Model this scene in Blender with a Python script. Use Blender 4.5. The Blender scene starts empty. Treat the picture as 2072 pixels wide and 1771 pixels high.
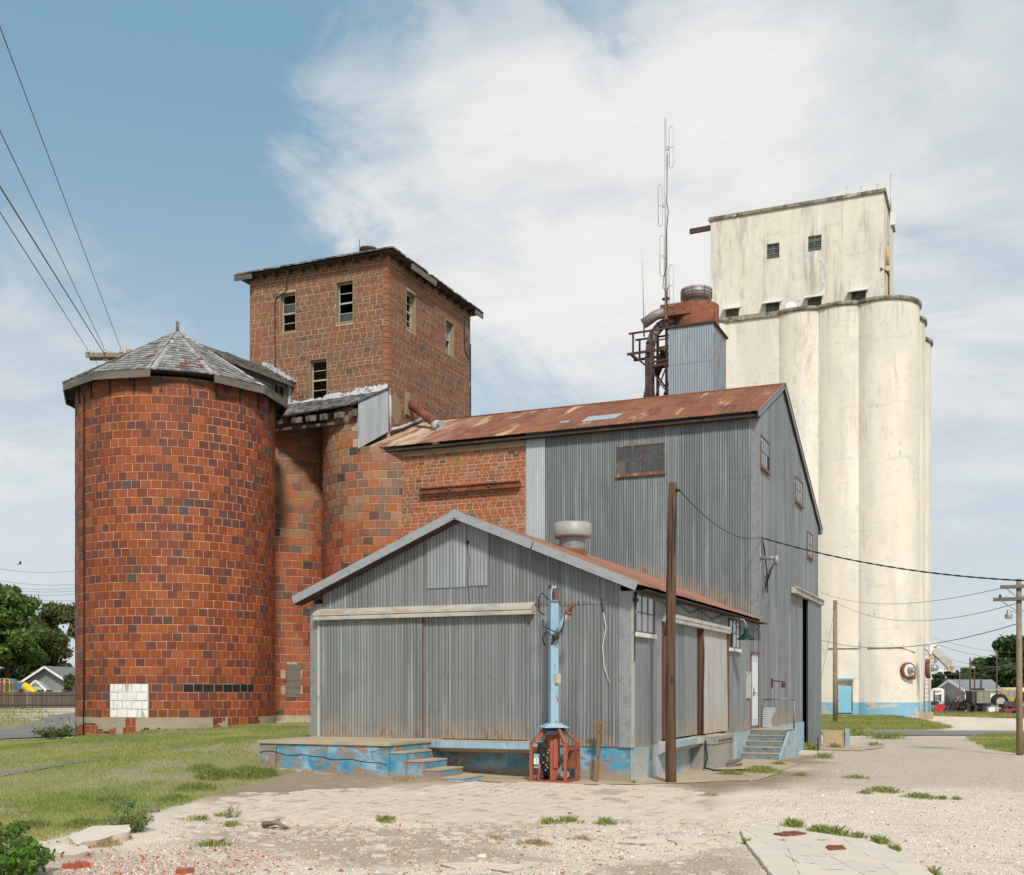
import bpy, bmesh, math, random
import numpy as np
from mathutils import Vector, Matrix

R = math.radians
rng = random.Random(7)
nrg = np.random.default_rng(7)
SC = bpy.context.scene
COL = SC.collection

# ------------------------------------------------------------------ camera, sky, sun, exposure
YAW = 23.4
CAM = (6.915, -22.07, 1.9)          # metres; origin = front right corner of the low metal warehouse
cam_data = bpy.data.cameras.new("camera")
cam = bpy.data.objects.new("camera", cam_data)
COL.objects.link(cam)
cam.location = CAM
cam.rotation_euler = (R(90), 0, R(YAW))
cam_data.sensor_width = 36
cam_data.lens = 2300 / 2072 * 36
cam_data.shift_y = (1398 - 885.5) / 2072
cam_data.clip_end = 6000
SC.camera = cam

SUN_ELEV, SUN_AZ = 43, math.degrees(math.atan2(0.55, -0.835))    # azimuth clockwise from +Y
world = bpy.data.worlds.new("World")
SC.world = world
world.use_nodes = True
sun_data = bpy.data.lights.new("sun", "SUN")
sun_data.energy = 3.3
sun_data.angle = R(7)
sun_data.color = (1.0, 0.94, 0.85)
sun = bpy.data.objects.new("sun", sun_data)
COL.objects.link(sun)
_e, _a = R(SUN_ELEV), R(SUN_AZ)
SDIR = Vector((math.sin(_a) * math.cos(_e), math.cos(_a) * math.cos(_e), math.sin(_e)))
sun.rotation_euler = SDIR.to_track_quat('Z', 'Y').to_euler()
SC.view_settings.view_transform = 'Standard'
SC.view_settings.look = 'None'
SC.view_settings.exposure = 0.1
SC.view_settings.gamma = 1.0
SC.view_settings.use_curve_mapping = False
SC.render.engine = 'CYCLES'
SC.cycles.max_bounces = 5
SC.cycles.use_denoising = True

# ------------------------------------------------------------------ node helpers
class NT:
    def __init__(s, tree): s.t = tree; s.n = tree.nodes; s.n.clear()
    def node(s, typ, ins=None, **kw):
        n = s.n.new(typ)
        for k, v in kw.items(): setattr(n, k, v)
        for k, v in (ins or {}).items():
            if isinstance(v, bpy.types.NodeSocket): s.t.links.new(v, n.inputs[k])
            else: n.inputs[k].default_value = v
        return n
    def math(s, op, a, b=0.0, clamp=False): return s.node('ShaderNodeMath', {0: a, 1: b}, operation=op, use_clamp=clamp).outputs[0]
    def vmath(s, op, a, b=(0, 0, 0)):
        n = s.node('ShaderNodeVectorMath', {0: a, 1: b}, operation=op)
        return n.outputs['Value'] if op in ('DOT_PRODUCT', 'LENGTH') else n.outputs[0]
    def mix(s, f, a, b, blend='MIX'):
        n = s.node('ShaderNodeMix', data_type='RGBA', blend_type=blend)
        for i, v in ((0, f), (6, a), (7, b)):
            if isinstance(v, bpy.types.NodeSocket): s.t.links.new(v, n.inputs[i])
            else: n.inputs[i].default_value = (tuple(v) + (1,)) if isinstance(v, (tuple, list)) and len(v) == 3 else v
        return n.outputs[2]
    def noise(s, vec, scale=1.0, detail=4, rough=0.55, dist=0.0):
        return s.node('ShaderNodeTexNoise', {'Vector': vec, 'Scale': scale, 'Detail': detail, 'Roughness': rough, 'Distortion': dist}).outputs['Fac']
    def ramp(s, v, lo, hi, a=0.0, b=1.0):
        return s.node('ShaderNodeMapRange', {0: v, 1: lo, 2: hi, 3: a, 4: b}, clamp=True, interpolation_type='SMOOTHSTEP').outputs[0]
    def attr(s, name): return s.node('ShaderNodeAttribute', attribute_name=name)

# sky: Nishita, with high cirrus and haze mixed over it by direction (the same everywhere, in view or not)
w = NT(world.node_tree)
sky = w.node('ShaderNodeTexSky', sky_type='NISHITA', sun_disc=False, sun_elevation=R(SUN_ELEV), sun_rotation=R(SUN_AZ), air_density=1.0, dust_density=1.2, ozone_density=1.2).outputs[0]
dirv = w.vmath('NORMALIZE', w.node('ShaderNodeTexCoord').outputs['Generated'])
sx = w.node('ShaderNodeSeparateXYZ', {0: dirv}).outputs
inv = w.math('DIVIDE', 1.0, w.math('ADD', w.math('MAXIMUM', sx[2], 0.0), 0.22))
pl = w.node('ShaderNodeCombineXYZ', {0: w.math('MULTIPLY', sx[0], inv), 1: w.math('MULTIPLY', sx[1], inv), 2: 0.0}).outputs[0]
rot = w.node('ShaderNodeMapping', {'Vector': pl, 'Rotation': (0, 0, R(-30)), 'Scale': (1.0, 0.55, 1.0), 'Location': (3.1, 1.7, 0)}).outputs[0]
n1 = w.noise(rot, 0.95, 8, 0.6, 0.9)
n2 = w.noise(w.node('ShaderNodeMapping', {'Vector': pl, 'Location': (9.3, 4.0, 2.0), 'Scale': (1, 1.6, 1)}).outputs[0], 2.6, 9, 0.62, 0.6)
cr, sr = math.cos(R(YAW)), math.sin(R(YAW))
wn = w.node('ShaderNodeTexNoise', {'Vector': w.node('ShaderNodeMapping', {'Vector': pl, 'Rotation': (0, 0, R(-25)), 'Scale': (1.6, 0.8, 1.0)}).outputs[0], 'Scale': 2.2, 'Detail': 9, 'Roughness': 0.62, 'Distortion': 0.7}).outputs['Color']
warp = w.vmath('MULTIPLY', w.vmath('SUBTRACT', wn, (0.5, 0.5, 0.5)), (0.34, 0.34, 0.30))
dw = w.vmath('NORMALIZE', w.vmath('ADD', dirv, warp))
def sky_dir(u, v):
    x = (u - 1036) / 2300.0; d = Vector((x * cr - sr, x * sr + cr, (1398 - v) / 2300.0)).normalized(); return tuple(d)
# cloud banks seen that day: (sight line to the middle, outer and inner radius in degrees, weight)
banks = [((900, 300), 8, 1, .58), ((1060, 230), 8, 1, .74), ((1180, 480), 12, 4, .72), ((820, 440), 7, 1, .3), ((1420, 420), 15, 6, .75), ((1720, 200), 15, 5, .62), ((2050, 600), 18, 8, .62), ((2400, 100), 30, 12, .6), ((1380, 720), 7, 1, .5),
         ((60, 1080), 9, 1, .62), ((330, 500), 8, 1, .22), ((-300, 1100), 22, 6, .5), ((560, 590), 6, 1, .24), ((1500, 1250), 24, 10, .42), ((2300, 1250), 26, 12, .34), ((1300, -800), 22, 6, .5)]
cov = w.math('ADD', w.math('MULTIPLY', w.math('SUBTRACT', n1, 0.5), 0.8), w.math('MULTIPLY', w.math('SUBTRACT', n2, 0.5), 1.0))
tot = None
for (u_, v_), ro, ri, wt in banks:
    b_ = w.math('MULTIPLY', w.ramp(w.vmath('DOT_PRODUCT', dw, sky_dir(u_, v_)), math.cos(R(ro)), math.cos(R(ri))), wt)
    tot = b_ if tot is None else w.math('MAXIMUM', tot, b_)
behind = w.math('MULTIPLY', w.ramp(w.vmath('DOT_PRODUCT', dirv, (-sr, cr, 0.0)), 0.55, 0.2), 0.42)   # the same broken cirrus all round
cov = w.math('ADD', cov, w.math('MAXIMUM', tot, behind))
cmask = w.ramp(cov, 0.12, 0.88)
shade = w.ramp(w.noise(w.node('ShaderNodeMapping', {'Vector': pl, 'Location': (1.3, 7.7, 5.0)}).outputs[0], 1.5, 7, 0.6, 0.5), 0.36, 0.62)
ccol = w.mix(shade, (5.5, 5.95, 6.25), (8.0, 7.8, 7.55))
ccol = w.mix(w.ramp(sx[2], 0.30, 0.0, 0.0, 0.8), ccol, (4.9, 5.6, 6.05))
veil = w.mix(w.ramp(sx[2], 0.02, 0.50), (5.7, 6.3, 6.7), (1.95, 3.6, 4.95))
skyc = w.mix(0.80, w.mix(1.0, sky, (0.9, 1.0, 1.0), 'MULTIPLY'), veil)
allc = w.mix(w.math('MULTIPLY', cmask, 0.93), skyc, ccol)
bg = w.node('ShaderNodeBackground', {'Color': allc, 'Strength': 0.108})
w.t.links.new(bg.outputs[0], w.node('ShaderNodeOutputWorld').inputs[0])

# ------------------------------------------------------------------ materials
def M(name, base, rough=0.8, metal=0.0, layers=(), bump=None, rnd=0.0, spec=0.4, grooves=None, trans=0.0):
    """Principled material. base: colour, or None for the mesh attribute Col. layers: dicts (c colour, s noise scale xyz, lo, hi, a amount,
    at = vertex attribute that multiplies, z = (full, none) heights that multiply). bump: (scale xyz, strength, distance). rnd: brightness spread per object."""
    m = bpy.data.materials.new(name)
    m.use_nodes = True
    t = NT(m.node_tree)
    pos = t.node('ShaderNodeNewGeometry').outputs['Position']
    pz = t.node('ShaderNodeSeparateXYZ', {0: pos}).outputs[2]
    c = t.attr('Col').outputs['Color'] if base is None else t.node('ShaderNodeRGB').outputs[0]
    if base is not None: c.default_value = tuple(base) + (1,)
    if rnd:
        r = t.node('ShaderNodeObjectInfo').outputs['Random']
        k = t.math('ADD', 1 - rnd, t.math('MULTIPLY', r, 2 * rnd))
        c = t.mix(1.0, c, t.node('ShaderNodeCombineXYZ', {0: k, 1: k, 2: k}).outputs[0], 'MULTIPLY')
    for i, L in enumerate(layers):
        mp = t.node('ShaderNodeMapping', {'Vector': pos, 'Scale': L['s'], 'Location': (i * 7.3 + len(name), i * 3.1, i * 1.7)}).outputs[0]
        f = t.ramp(t.noise(mp, 1.0, L.get('d', 5), L.get('r', 0.6), L.get('w', 0.3)), L['lo'], L['hi'], 0.0, L.get('a', 1.0))
        if 'at' in L: f = t.math('MULTIPLY', f, t.attr(L['at']).outputs['Fac'])
        if 'z' in L: f = t.math('MULTIPLY', f, t.ramp(pz, L['z'][1], L['z'][0]))
        c = t.mix(f, c, L['c'], L.get('m', 'MIX'))
    ins = {'Base Color': c, 'Roughness': rough, 'Metallic': metal, 'Specular IOR Level': spec}
    if trans: ins['Transmission Weight'] = trans
    b = t.node('ShaderNodeBsdfPrincipled', ins)
    h = None
    if bump:
        mp = t.node('ShaderNodeMapping', {'Vector': pos, 'Scale': bump[0]}).outputs[0]
        h = t.node('ShaderNodeBump', {'Strength': bump[1], 'Distance': bump[2], 'Height': t.noise(mp, 1.0, 5, 0.6)}).outputs[0]
    if grooves:     # horizontal scoring of clay tile: (pitch, strength, depth)
        sw = t.math('SINE', t.math('MULTIPLY', pz, 2 * math.pi / grooves[0]))
        d = {'Strength': grooves[1], 'Distance': grooves[2], 'Height': sw}
        if h: d['Normal'] = h
        h = t.node('ShaderNodeBump', d).outputs[0]
    if h: t.t.links.new(h, b.inputs['Normal'])
    t.t.links.new(b.outputs[0], t.node('ShaderNodeOutputMaterial').inputs[0])
    return m

MAT = {}
MAT['tile'] = M('glazed_clay_tile', None, 0.6, layers=[
    dict(c=(0.09, 0.035, 0.025), s=(5, 5, 5), lo=0.5, hi=0.75, a=0.35), dict(c=(0.36, 0.16, 0.07), s=(1.1, 1.1, 0.8), lo=0.55, hi=0.85, a=0.25),
    dict(c=(0.08, 0.035, 0.025), s=(1.7, 1.7, 0.14), lo=0.52, hi=0.72, a=0.32), dict(c=(0.42, 0.24, 0.13), s=(14, 14, 9), lo=0.68, hi=0.8, a=0.3)], bump=((9, 9, 9), 0.25, 0.01), spec=0.22)
MAT['tile_dull'] = M('weathered_clay_tile', None, 0.7, layers=[
    dict(c=(0.09, 0.045, 0.035), s=(6, 6, 6), lo=0.5, hi=0.75, a=0.35), dict(c=(0.44, 0.29, 0.19), s=(1.0, 1.0, 0.7), lo=0.5, hi=0.8, a=0.40),
    dict(c=(0.52, 0.40, 0.28), s=(13, 13, 9), lo=0.62, hi=0.8, a=0.4)], bump=((12, 12, 12), 0.4, 0.012))
MAT['mortar_brown'] = M('brown_mortar', (0.43, 0.265, 0.145), 0.95, layers=[dict(c=(0.20, 0.12, 0.07), s=(1.3, 1.3, 0.6), lo=0.46, hi=0.68, a=0.6), dict(c=(0.60, 0.44, 0.28), s=(4, 4, 4), lo=0.56, hi=0.68, a=0.7)], bump=((25, 25, 25), 0.7, 0.02))
MAT['brick'] = M('scored_clay_tile', None, 0.82, layers=[
    dict(c=(0.08, 0.045, 0.035), s=(4, 4, 6), lo=0.5, hi=0.8, a=0.35), dict(c=(0.42, 0.25, 0.15), s=(0.7, 0.7, 0.5), lo=0.5, hi=0.8, a=0.25)],
    bump=((18, 18, 18), 0.4, 0.01), grooves=(0.032, 0.55, 0.006))
MAT['mortar'] = M('old_mortar', (0.52, 0.38, 0.235), 0.95, layers=[dict(c=(0.24, 0.17, 0.11), s=(2, 2, 2), lo=0.45, hi=0.7, a=0.6), dict(c=(0.66, 0.55, 0.40), s=(5, 5, 5), lo=0.55, hi=0.7, a=0.6)], bump=((25, 25, 25), 0.7, 0.02))
MAT['stucco'] = M('cement_render', (0.36, 0.30, 0.215), 0.95, layers=[dict(c=(0.23, 0.19, 0.14), s=(1.5, 1.5, 2), lo=0.45, hi=0.7, a=0.7), dict(c=(0.35, 0.17, 0.09), s=(0.8, 0.8, 2.2), lo=0.55, hi=0.75, a=0.5)], bump=((14, 14, 14), 0.4, 0.01))
_galv = [dict(c=(0.42, 0.445, 0.45), s=(13, 13, 0.22), lo=0.5, hi=0.68, a=0.55), dict(c=(0.10, 0.105, 0.10), s=(11, 11, 0.16), lo=0.5, hi=0.68, a=0.5), dict(c=(0.10, 0.105, 0.10), s=(1.0, 1.0, 0.5), lo=0.5, hi=0.7, a=0.35),
         dict(c=(0.30, 0.31, 0.32), s=(40, 40, 40), lo=0.5, hi=0.65, a=0.25), dict(c=(0.40, 0.30, 0.19), s=(4, 4, 1.5), lo=0.25, hi=0.7, a=0.85, at='rust'),
         dict(c=(0.20, 0.075, 0.03), s=(9, 9, 3), lo=0.5, hi=0.72, a=0.85, at='rust')]
MAT['galv'] = M('galvanised_sheet', (0.205, 0.218, 0.218), 0.5, 0.25, _galv, rnd=0.2, spec=0.4)
MAT['galv_blue'] = M('old_blue_grey_sheet', (0.160, 0.184, 0.188), 0.5, 0.25, _galv, rnd=0.14, spec=0.4)
MAT['galv_pale'] = M('newer_galvanised_sheet', (0.42, 0.45, 0.48), 0.42, 0.3, [dict(c=(0.6, 0.62, 0.64), s=(6, 6, 0.5), lo=0.5, hi=0.7, a=0.6), dict(c=(0.16, 0.16, 0.16), s=(7, 7, 1.2), lo=0.6, hi=0.75, a=0.5), dict(c=(0.30, 0.14, 0.06), s=(1.6, 1.6, 1.1), lo=0.6, hi=0.7, a=0.55, at='rust')], rnd=0.08)
MAT['galv_trim'] = M('galvanised_trim', (0.28, 0.29, 0.295), 0.45, 0.3, [dict(c=(0.19, 0.195, 0.20), s=(7, 7, 7), lo=0.45, hi=0.65, a=0.5), dict(c=(0.38, 0.39, 0.39), s=(5, 5, 5), lo=0.55, hi=0.75, a=0.4)], rnd=0.08)
MAT['rust_roof'] = M('rusted_roof_sheet', (0.235, 0.092, 0.048), 0.85, 0.0, [
    dict(c=(0.12, 0.042, 0.026), s=(1.2, 0.7, 0.7), lo=0.45, hi=0.7, a=0.75), dict(c=(0.55, 0.38, 0.22), s=(1.6, 0.33, 0.33), lo=0.57, hi=0.68, a=0.85),
    dict(c=(0.62, 0.48, 0.33), s=(1.8, 0.5, 0.5), lo=0.36, hi=0.62, a=0.9, at='pale'), dict(c=(0.36, 0.14, 0.05), s=(6, 2, 2), lo=0.5, hi=0.7, a=0.5)], rnd=0.16, bump=((12, 12, 12), 0.3, 0.01))
MAT['rust_low'] = M('faded_red_roof_sheet', (0.335, 0.15, 0.095), 0.8, 0.0, [dict(c=(0.17, 0.065, 0.04), s=(1, 1, 1), lo=0.5, hi=0.7, a=0.7), dict(c=(0.50, 0.34, 0.24), s=(0.5, 5, 0.5), lo=0.55, hi=0.7, a=0.6)], rnd=0.12)
MAT['rust'] = M('rusted_iron', (0.23, 0.075, 0.035), 0.85, 0.0, [dict(c=(0.10, 0.04, 0.03), s=(3, 3, 3), lo=0.45, hi=0.65, a=0.8), dict(c=(0.40, 0.15, 0.06), s=(5, 5, 5), lo=0.55, hi=0.7, a=0.7), dict(c=(0.45, 0.34, 0.22), s=(9, 9, 9), lo=0.66, hi=0.74, a=0.6)], bump=((20, 20, 20), 0.4, 0.01))
MAT['brown_steel'] = M('brown_painted_steel', (0.075, 0.036, 0.032), 0.75, 0.1, [dict(c=(0.16, 0.07, 0.05), s=(5, 5, 5), lo=0.5, hi=0.7, a=0.6)])
MAT['duct'] = M('dull_grey_duct', (0.25, 0.24, 0.22), 0.55, 0.25, [dict(c=(0.14, 0.10, 0.08), s=(3, 3, 1.2), lo=0.5, hi=0.68, a=0.7), dict(c=(0.24, 0.11, 0.06), s=(4, 4, 2), lo=0.62, hi=0.72, a=0.7)])
MAT['concrete_white'] = M('whitewashed_concrete', (0.75, 0.685, 0.575), 0.9, 0.0, [
    dict(c=(0.60, 0.565, 0.51), s=(0.5, 0.5, 0.16), lo=0.42, hi=0.62, a=0.6), dict(c=(0.72, 0.60, 0.44), s=(0.35, 0.35, 0.12), lo=0.50, hi=0.72, a=0.40),
    dict(c=(0.80, 0.78, 0.74), s=(1.2, 1.2, 0.12), lo=0.50, hi=0.70, a=0.5), dict(c=(0.46, 0.43, 0.38), s=(1.1, 1.1, 0.10), lo=0.54, hi=0.72, a=0.30, d=8, r=0.75),
    dict(c=(0.36, 0.335, 0.295), s=(1.4, 1.4, 1.1), lo=0.51, hi=0.72, a=0.36, d=9, r=0.75), dict(c=(0.24, 0.22, 0.19), s=(0.55, 0.55, 0.16), lo=0.55, hi=0.70, a=0.40, d=10, r=0.8), dict(c=(0.50, 0.47, 0.42), s=(0.3, 0.3, 1.7), lo=0.56, hi=0.66, a=0.35, d=8, r=0.7), dict(c=(0.15, 0.135, 0.12), s=(2.4, 2.4, 1.6), lo=0.60, hi=0.70, a=0.6, d=9, r=0.75),
    dict(c=(0.24, 0.22, 0.19), s=(1.3, 1.3, 0.14), lo=0.50, hi=0.68, a=0.55, d=9, r=0.75, z=(32.3, 29.0)), dict(c=(0.24, 0.22, 0.19), s=(1.0, 1.0, 0.5), lo=0.52, hi=0.70, a=0.4, d=9, r=0.75, z=(42.2, 40.6)),
    dict(c=(0.16, 0.40, 0.56), s=(0.9, 0.9, 0.9), lo=0.16, hi=0.40, a=0.92, z=(0.98, 1.0)), dict(c=(0.62, 0.5, 0.36), s=(1.1, 1.1, 2.2), lo=0.55, hi=0.62, a=0.8, z=(0.96, 0.99))], bump=((1.5, 1.5, 1.5), 0.3, 0.05))
MAT['cap'] = M('stained_concrete_edge', (0.30, 0.27, 0.20), 0.95, 0.0, [dict(c=(0.10, 0.085, 0.06), s=(2, 2, 2), lo=0.42, hi=0.6, a=0.85), dict(c=(0.62, 0.56, 0.44), s=(1.6, 1.6, 1.6), lo=0.6, hi=0.7, a=0.8)])
_blue = [dict(c=(0.30, 0.47, 0.57), s=(1.6, 1.6, 2.0), lo=0.42, hi=0.62, a=0.8), dict(c=(0.02, 0.19, 0.36), s=(2.3, 2.3, 3), lo=0.5, hi=0.64, a=0.7), dict(c=(0.30, 0.20, 0.135), s=(1.7, 1.7, 3.0), lo=0.515, hi=0.565, a=0.92, d=8, r=0.7), dict(c=(0.15, 0.13, 0.115), s=(4, 4, 6), lo=0.54, hi=0.62, a=0.75, d=8, r=0.7), dict(c=(0.32, 0.24, 0.16), s=(2, 2, 2), lo=0.3, hi=0.5, a=0.9, z=(0.18, 0.34))]
MAT['blue'] = M('peeling_blue_paint', (0.085, 0.28, 0.40), 0.75, 0.0, _blue, bump=((16, 16, 16), 0.35, 0.01))
MAT['blue_pale'] = M('faded_blue_painted_concrete', (0.30, 0.40, 0.45), 0.85, 0.0, [dict(c=(0.50, 0.49, 0.44), s=(0.8, 0.8, 1.2), lo=0.45, hi=0.62, a=0.85), dict(c=(0.22, 0.17, 0.12), s=(2.5, 2.5, 1.2), lo=0.56, hi=0.68, a=0.75), dict(c=(0.50, 0.34, 0.2), s=(1.2, 1.2, 1.6), lo=0.6, hi=0.68, a=0.6)], bump=((16, 16, 16), 0.35, 0.01))
MAT['blue_light'] = M('light_blue_paint', (0.27, 0.42, 0.53), 0.7, 0.0, [dict(c=(0.44, 0.53, 0.60), s=(4, 4, 1), lo=0.5, hi=0.7, a=0.6), dict(c=(0.16, 0.22, 0.26), s=(6, 6, 1.2), lo=0.54, hi=0.7, a=0.5), dict(c=(0.28, 0.10, 0.05), s=(12, 12, 2.5), lo=0.60, hi=0.66, a=0.85)])
MAT['concrete'] = M('bare_concrete', (0.47, 0.36, 0.235), 0.9, 0.0, [dict(c=(0.34, 0.26, 0.17), s=(0.9, 0.9, 0.9), lo=0.45, hi=0.65, a=0.7), dict(c=(0.58, 0.47, 0.32), s=(3, 3, 3), lo=0.55, hi=0.7, a=0.5)], bump=((16, 16, 16), 0.35, 0.008))
MAT['paving'] = M('cracked_pale_paving', (0.64, 0.525, 0.42), 0.9, 0.0, [dict(c=(0.68, 0.60, 0.52), s=(2, 2, 2), lo=0.5, hi=0.7, a=0.6), dict(c=(0.27, 0.26, 0.25), s=(1.1, 2.4, 1), lo=0.61, hi=0.66, a=0.65), dict(c=(0.40, 0.29, 0.21), s=(1.5, 2.2, 2), lo=0.55, hi=0.7, a=0.5)], rnd=0.05, bump=((30, 30, 30), 0.3, 0.006))
MAT['wood_grey'] = M('weathered_grey_wood', (0.155, 0.135, 0.11), 0.9, 0.0, [dict(c=(0.07, 0.058, 0.048), s=(1.2, 1.2, 9), lo=0.48, hi=0.68, a=0.7), dict(c=(0.26, 0.235, 0.2), s=(2, 2, 12), lo=0.55, hi=0.7, a=0.6)], rnd=0.2)
MAT['wood_dark'] = M('rotten_dark_wood', (0.05, 0.04, 0.032), 0.95, 0.0, [dict(c=(0.10, 0.08, 0.06), s=(3, 3, 6), lo=0.5, hi=0.65, a=0.7)])
MAT['wood_pole'] = M('creosoted_pole_wood', (0.115, 0.06, 0.034), 0.9, 0.0, [dict(c=(0.05, 0.026, 0.016), s=(16, 16, 0.8), lo=0.48, hi=0.66, a=0.8), dict(c=(0.21, 0.125, 0.08), s=(20, 20, 0.6), lo=0.55, hi=0.7, a=0.6)], bump=((30, 30, 1.2), 0.6, 0.02))
MAT['wood_tan'] = M('tan_pole_wood', (0.26, 0.20, 0.14), 0.9, 0.0, [dict(c=(0.13, 0.10, 0.075), s=(8, 8, 0.5), lo=0.48, hi=0.66, a=0.7), dict(c=(0.36, 0.25, 0.13), s=(1, 1, 0.6), lo=0.5, hi=0.6, a=0.7)], rnd=0.15)
MAT['white_board'] = M('peeling_white_boards', (0.46, 0.50, 0.53), 0.7, 0.0, [dict(c=(0.24, 0.19, 0.15), s=(7, 7, 1.2), lo=0.62, hi=0.7, a=0.6), dict(c=(0.28, 0.33, 0.38), s=(3, 3, 0.6), lo=0.5, hi=0.7, a=0.6)], rnd=0.06)
MAT['shingle'] = M('weathered_wood_shingle', None, 0.92, 0.0, [dict(c=(0.09, 0.085, 0.075), s=(3, 3, 3), lo=0.5, hi=0.75, a=0.5)])
MAT['white_paint'] = M('white_paint', (0.72, 0.71, 0.68), 0.6, 0.0, [dict(c=(0.40, 0.36, 0.30), s=(6, 6, 6), lo=0.55, hi=0.72, a=0.5)])
MAT['cream_paint'] = M('cream_painted_metal', (0.46, 0.43, 0.37), 0.6, 0.0, [dict(c=(0.36, 0.22, 0.12), s=(2.5, 2.5, 5), lo=0.52, hi=0.68, a=0.55), dict(c=(0.25, 0.245, 0.23), s=(1.2, 1.2, 1.2), lo=0.5, hi=0.6, a=0.5)])
MAT['sash'] = M('rusty_window_sash', (0.17, 0.09, 0.055), 0.85, 0.0, [dict(c=(0.42, 0.37, 0.31), s=(7, 7, 7), lo=0.58, hi=0.66, a=0.7)])
MAT['sash_pale'] = M('pale_window_sash', (0.42, 0.42, 0.39), 0.75, 0.0, [dict(c=(0.2, 0.16, 0.13), s=(7, 7, 7), lo=0.56, hi=0.66, a=0.7)])
MAT['plaster'] = M('sandy_window_reveal', (0.30, 0.22, 0.125), 0.95, 0.0, [dict(c=(0.30, 0.22, 0.13), s=(3, 3, 3), lo=0.48, hi=0.66, a=0.6)])
MAT['dark'] = M('dark_interior', (0.012, 0.011, 0.010), 0.95)  # near black, painted in for the unlit depth of openings and cracks
MAT['black'] = M('black_rubber', (0.014, 0.014, 0.014), 0.6)
MAT['black_paint'] = M('black_steel', (0.03, 0.035, 0.038), 0.5, 0.2)
MAT['glass_sky'] = M('window_glass', (0.26, 0.31, 0.34), 0.10, 0.25, spec=0.9)
MAT['glass_dark'] = M('dirty_dark_glass', (0.045, 0.055, 0.058), 0.16, 0.0, [dict(c=(0.10, 0.11, 0.105), s=(2.2, 2.2, 2.2), lo=0.54, hi=0.68, a=0.5)], spec=0.7)
MAT['glass_brown'] = M('painted_over_glass', (0.125, 0.115, 0.088), 0.35, 0.0)
MAT['orange'] = M('faded_orange_steel', (0.34, 0.095, 0.05), 0.7, 0.0, [dict(c=(0.17, 0.045, 0.03), s=(4, 4, 3), lo=0.5, hi=0.68, a=0.7), dict(c=(0.46, 0.25, 0.17), s=(9, 9, 9), lo=0.62, hi=0.7, a=0.5)])
MAT['yellow_rust'] = M('rust_and_yellow_paint', (0.25, 0.14, 0.055), 0.8, 0.0, [dict(c=(0.16, 0.06, 0.03), s=(9, 9, 6), lo=0.48, hi=0.6, a=0.85), dict(c=(0.42, 0.46, 0.44), s=(6, 6, 6), lo=0.64, hi=0.7, a=0.5)])
MAT['grey_metal'] = M('grey_metal', (0.36, 0.36, 0.35), 0.4, 0.5)
MAT['pale_metal'] = M('pale_antenna_metal', (0.55, 0.55, 0.54), 0.45, 0.3)
MAT['green_enamel'] = M('green_enamel', (0.009, 0.034, 0.02), 0.35)
MAT['tar_white'] = M('aluminised_roof_tar', (0.50, 0.50, 0.51), 0.7, 0.0, [dict(c=(0.10, 0.095, 0.09), s=(5, 5, 8), lo=0.54, hi=0.62, a=0.85)], bump=((14, 14, 14), 0.8, 0.03))
MAT['asphalt'] = M('worn_asphalt', (0.20, 0.185, 0.175), 0.9, 0.0, [dict(c=(0.14, 0.13, 0.125), s=(0.15, 0.5, 0.5), lo=0.45, hi=0.65, a=0.6), dict(c=(0.30, 0.275, 0.25), s=(60, 60, 60), lo=0.5, hi=0.65, a=0.35)])
def leafy(name, k):
    m = bpy.data.materials.new(name); m.use_nodes = True; t = NT(m.node_tree); c = t.attr('Col').outputs['Color']
    a = t.node('ShaderNodeBsdfPrincipled', {'Base Color': c, 'Roughness': 0.6, 'Specular IOR Level': 0.25}); b = t.node('ShaderNodeBsdfTranslucent', {'Color': c})
    x = t.node('ShaderNodeMixShader', {0: k}); t.t.links.new(a.outputs[0], x.inputs[1]); t.t.links.new(b.outputs[0], x.inputs[2]); t.t.links.new(x.outputs[0], t.node('ShaderNodeOutputMaterial').inputs[0]); return m
MAT['leaf'] = leafy('tree_leaf', 0.4)
MAT['grass'] = leafy('grass_blade', 0.35)
MAT['stone'] = M('loose_stone', None, 0.9, 0.0, [dict(c=(0.25, 0.21, 0.17), s=(20, 20, 20), lo=0.5, hi=0.7, a=0.4)])
MAT['bark'] = M('bark', (0.075, 0.058, 0.043), 0.95, bump=((8, 8, 3), 0.6, 0.05))
MAT['plain'] = M('painted_surface', None, 0.6, 0.0, [dict(c=(0.12, 0.08, 0.06), s=(3, 3, 3), lo=0.58, hi=0.72, a=0.5)])
MAT['roof_metal'] = M('pale_metal_roof', (0.40, 0.42, 0.42), 0.5, 0.2)
MAT['red_corr'] = M('red_painted_sheet', (0.27, 0.045, 0.045), 0.55)
MAT['galv_bleached'] = M('bleached_galvanised_sheet', (0.40, 0.39, 0.36), 0.6, 0.1, [dict(c=(0.22, 0.20, 0.17), s=(6, 6, 0.4), lo=0.5, hi=0.7, a=0.6), dict(c=(0.34, 0.2, 0.1), s=(6, 6, 0.8), lo=0.56, hi=0.7, a=0.5), dict(c=(0.42, 0.27, 0.14), s=(4, 4, 1.5), lo=0.3, hi=0.7, a=0.8, at='rust')], rnd=0.06)
MAT['glass_white'] = M('whitened_glass', (0.48, 0.47, 0.46), 0.25, 0.0)
MAT['blue_white'] = M('pale_blue_door_paint', (0.50, 0.58, 0.64), 0.6, 0.0, [dict(c=(0.36, 0.2, 0.1), s=(4, 4, 1.2), lo=0.62, hi=0.7, a=0.6)])
MAT['cable'] = M('old_grey_cable', (0.16, 0.15, 0.13), 0.8)
MAT['pale_cap'] = M('pale_painted_vent_cap', (0.37, 0.355, 0.325), 0.5, 0.1, [dict(c=(0.30, 0.27, 0.22), s=(4, 4, 6), lo=0.5, hi=0.7, a=0.5)])
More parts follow.
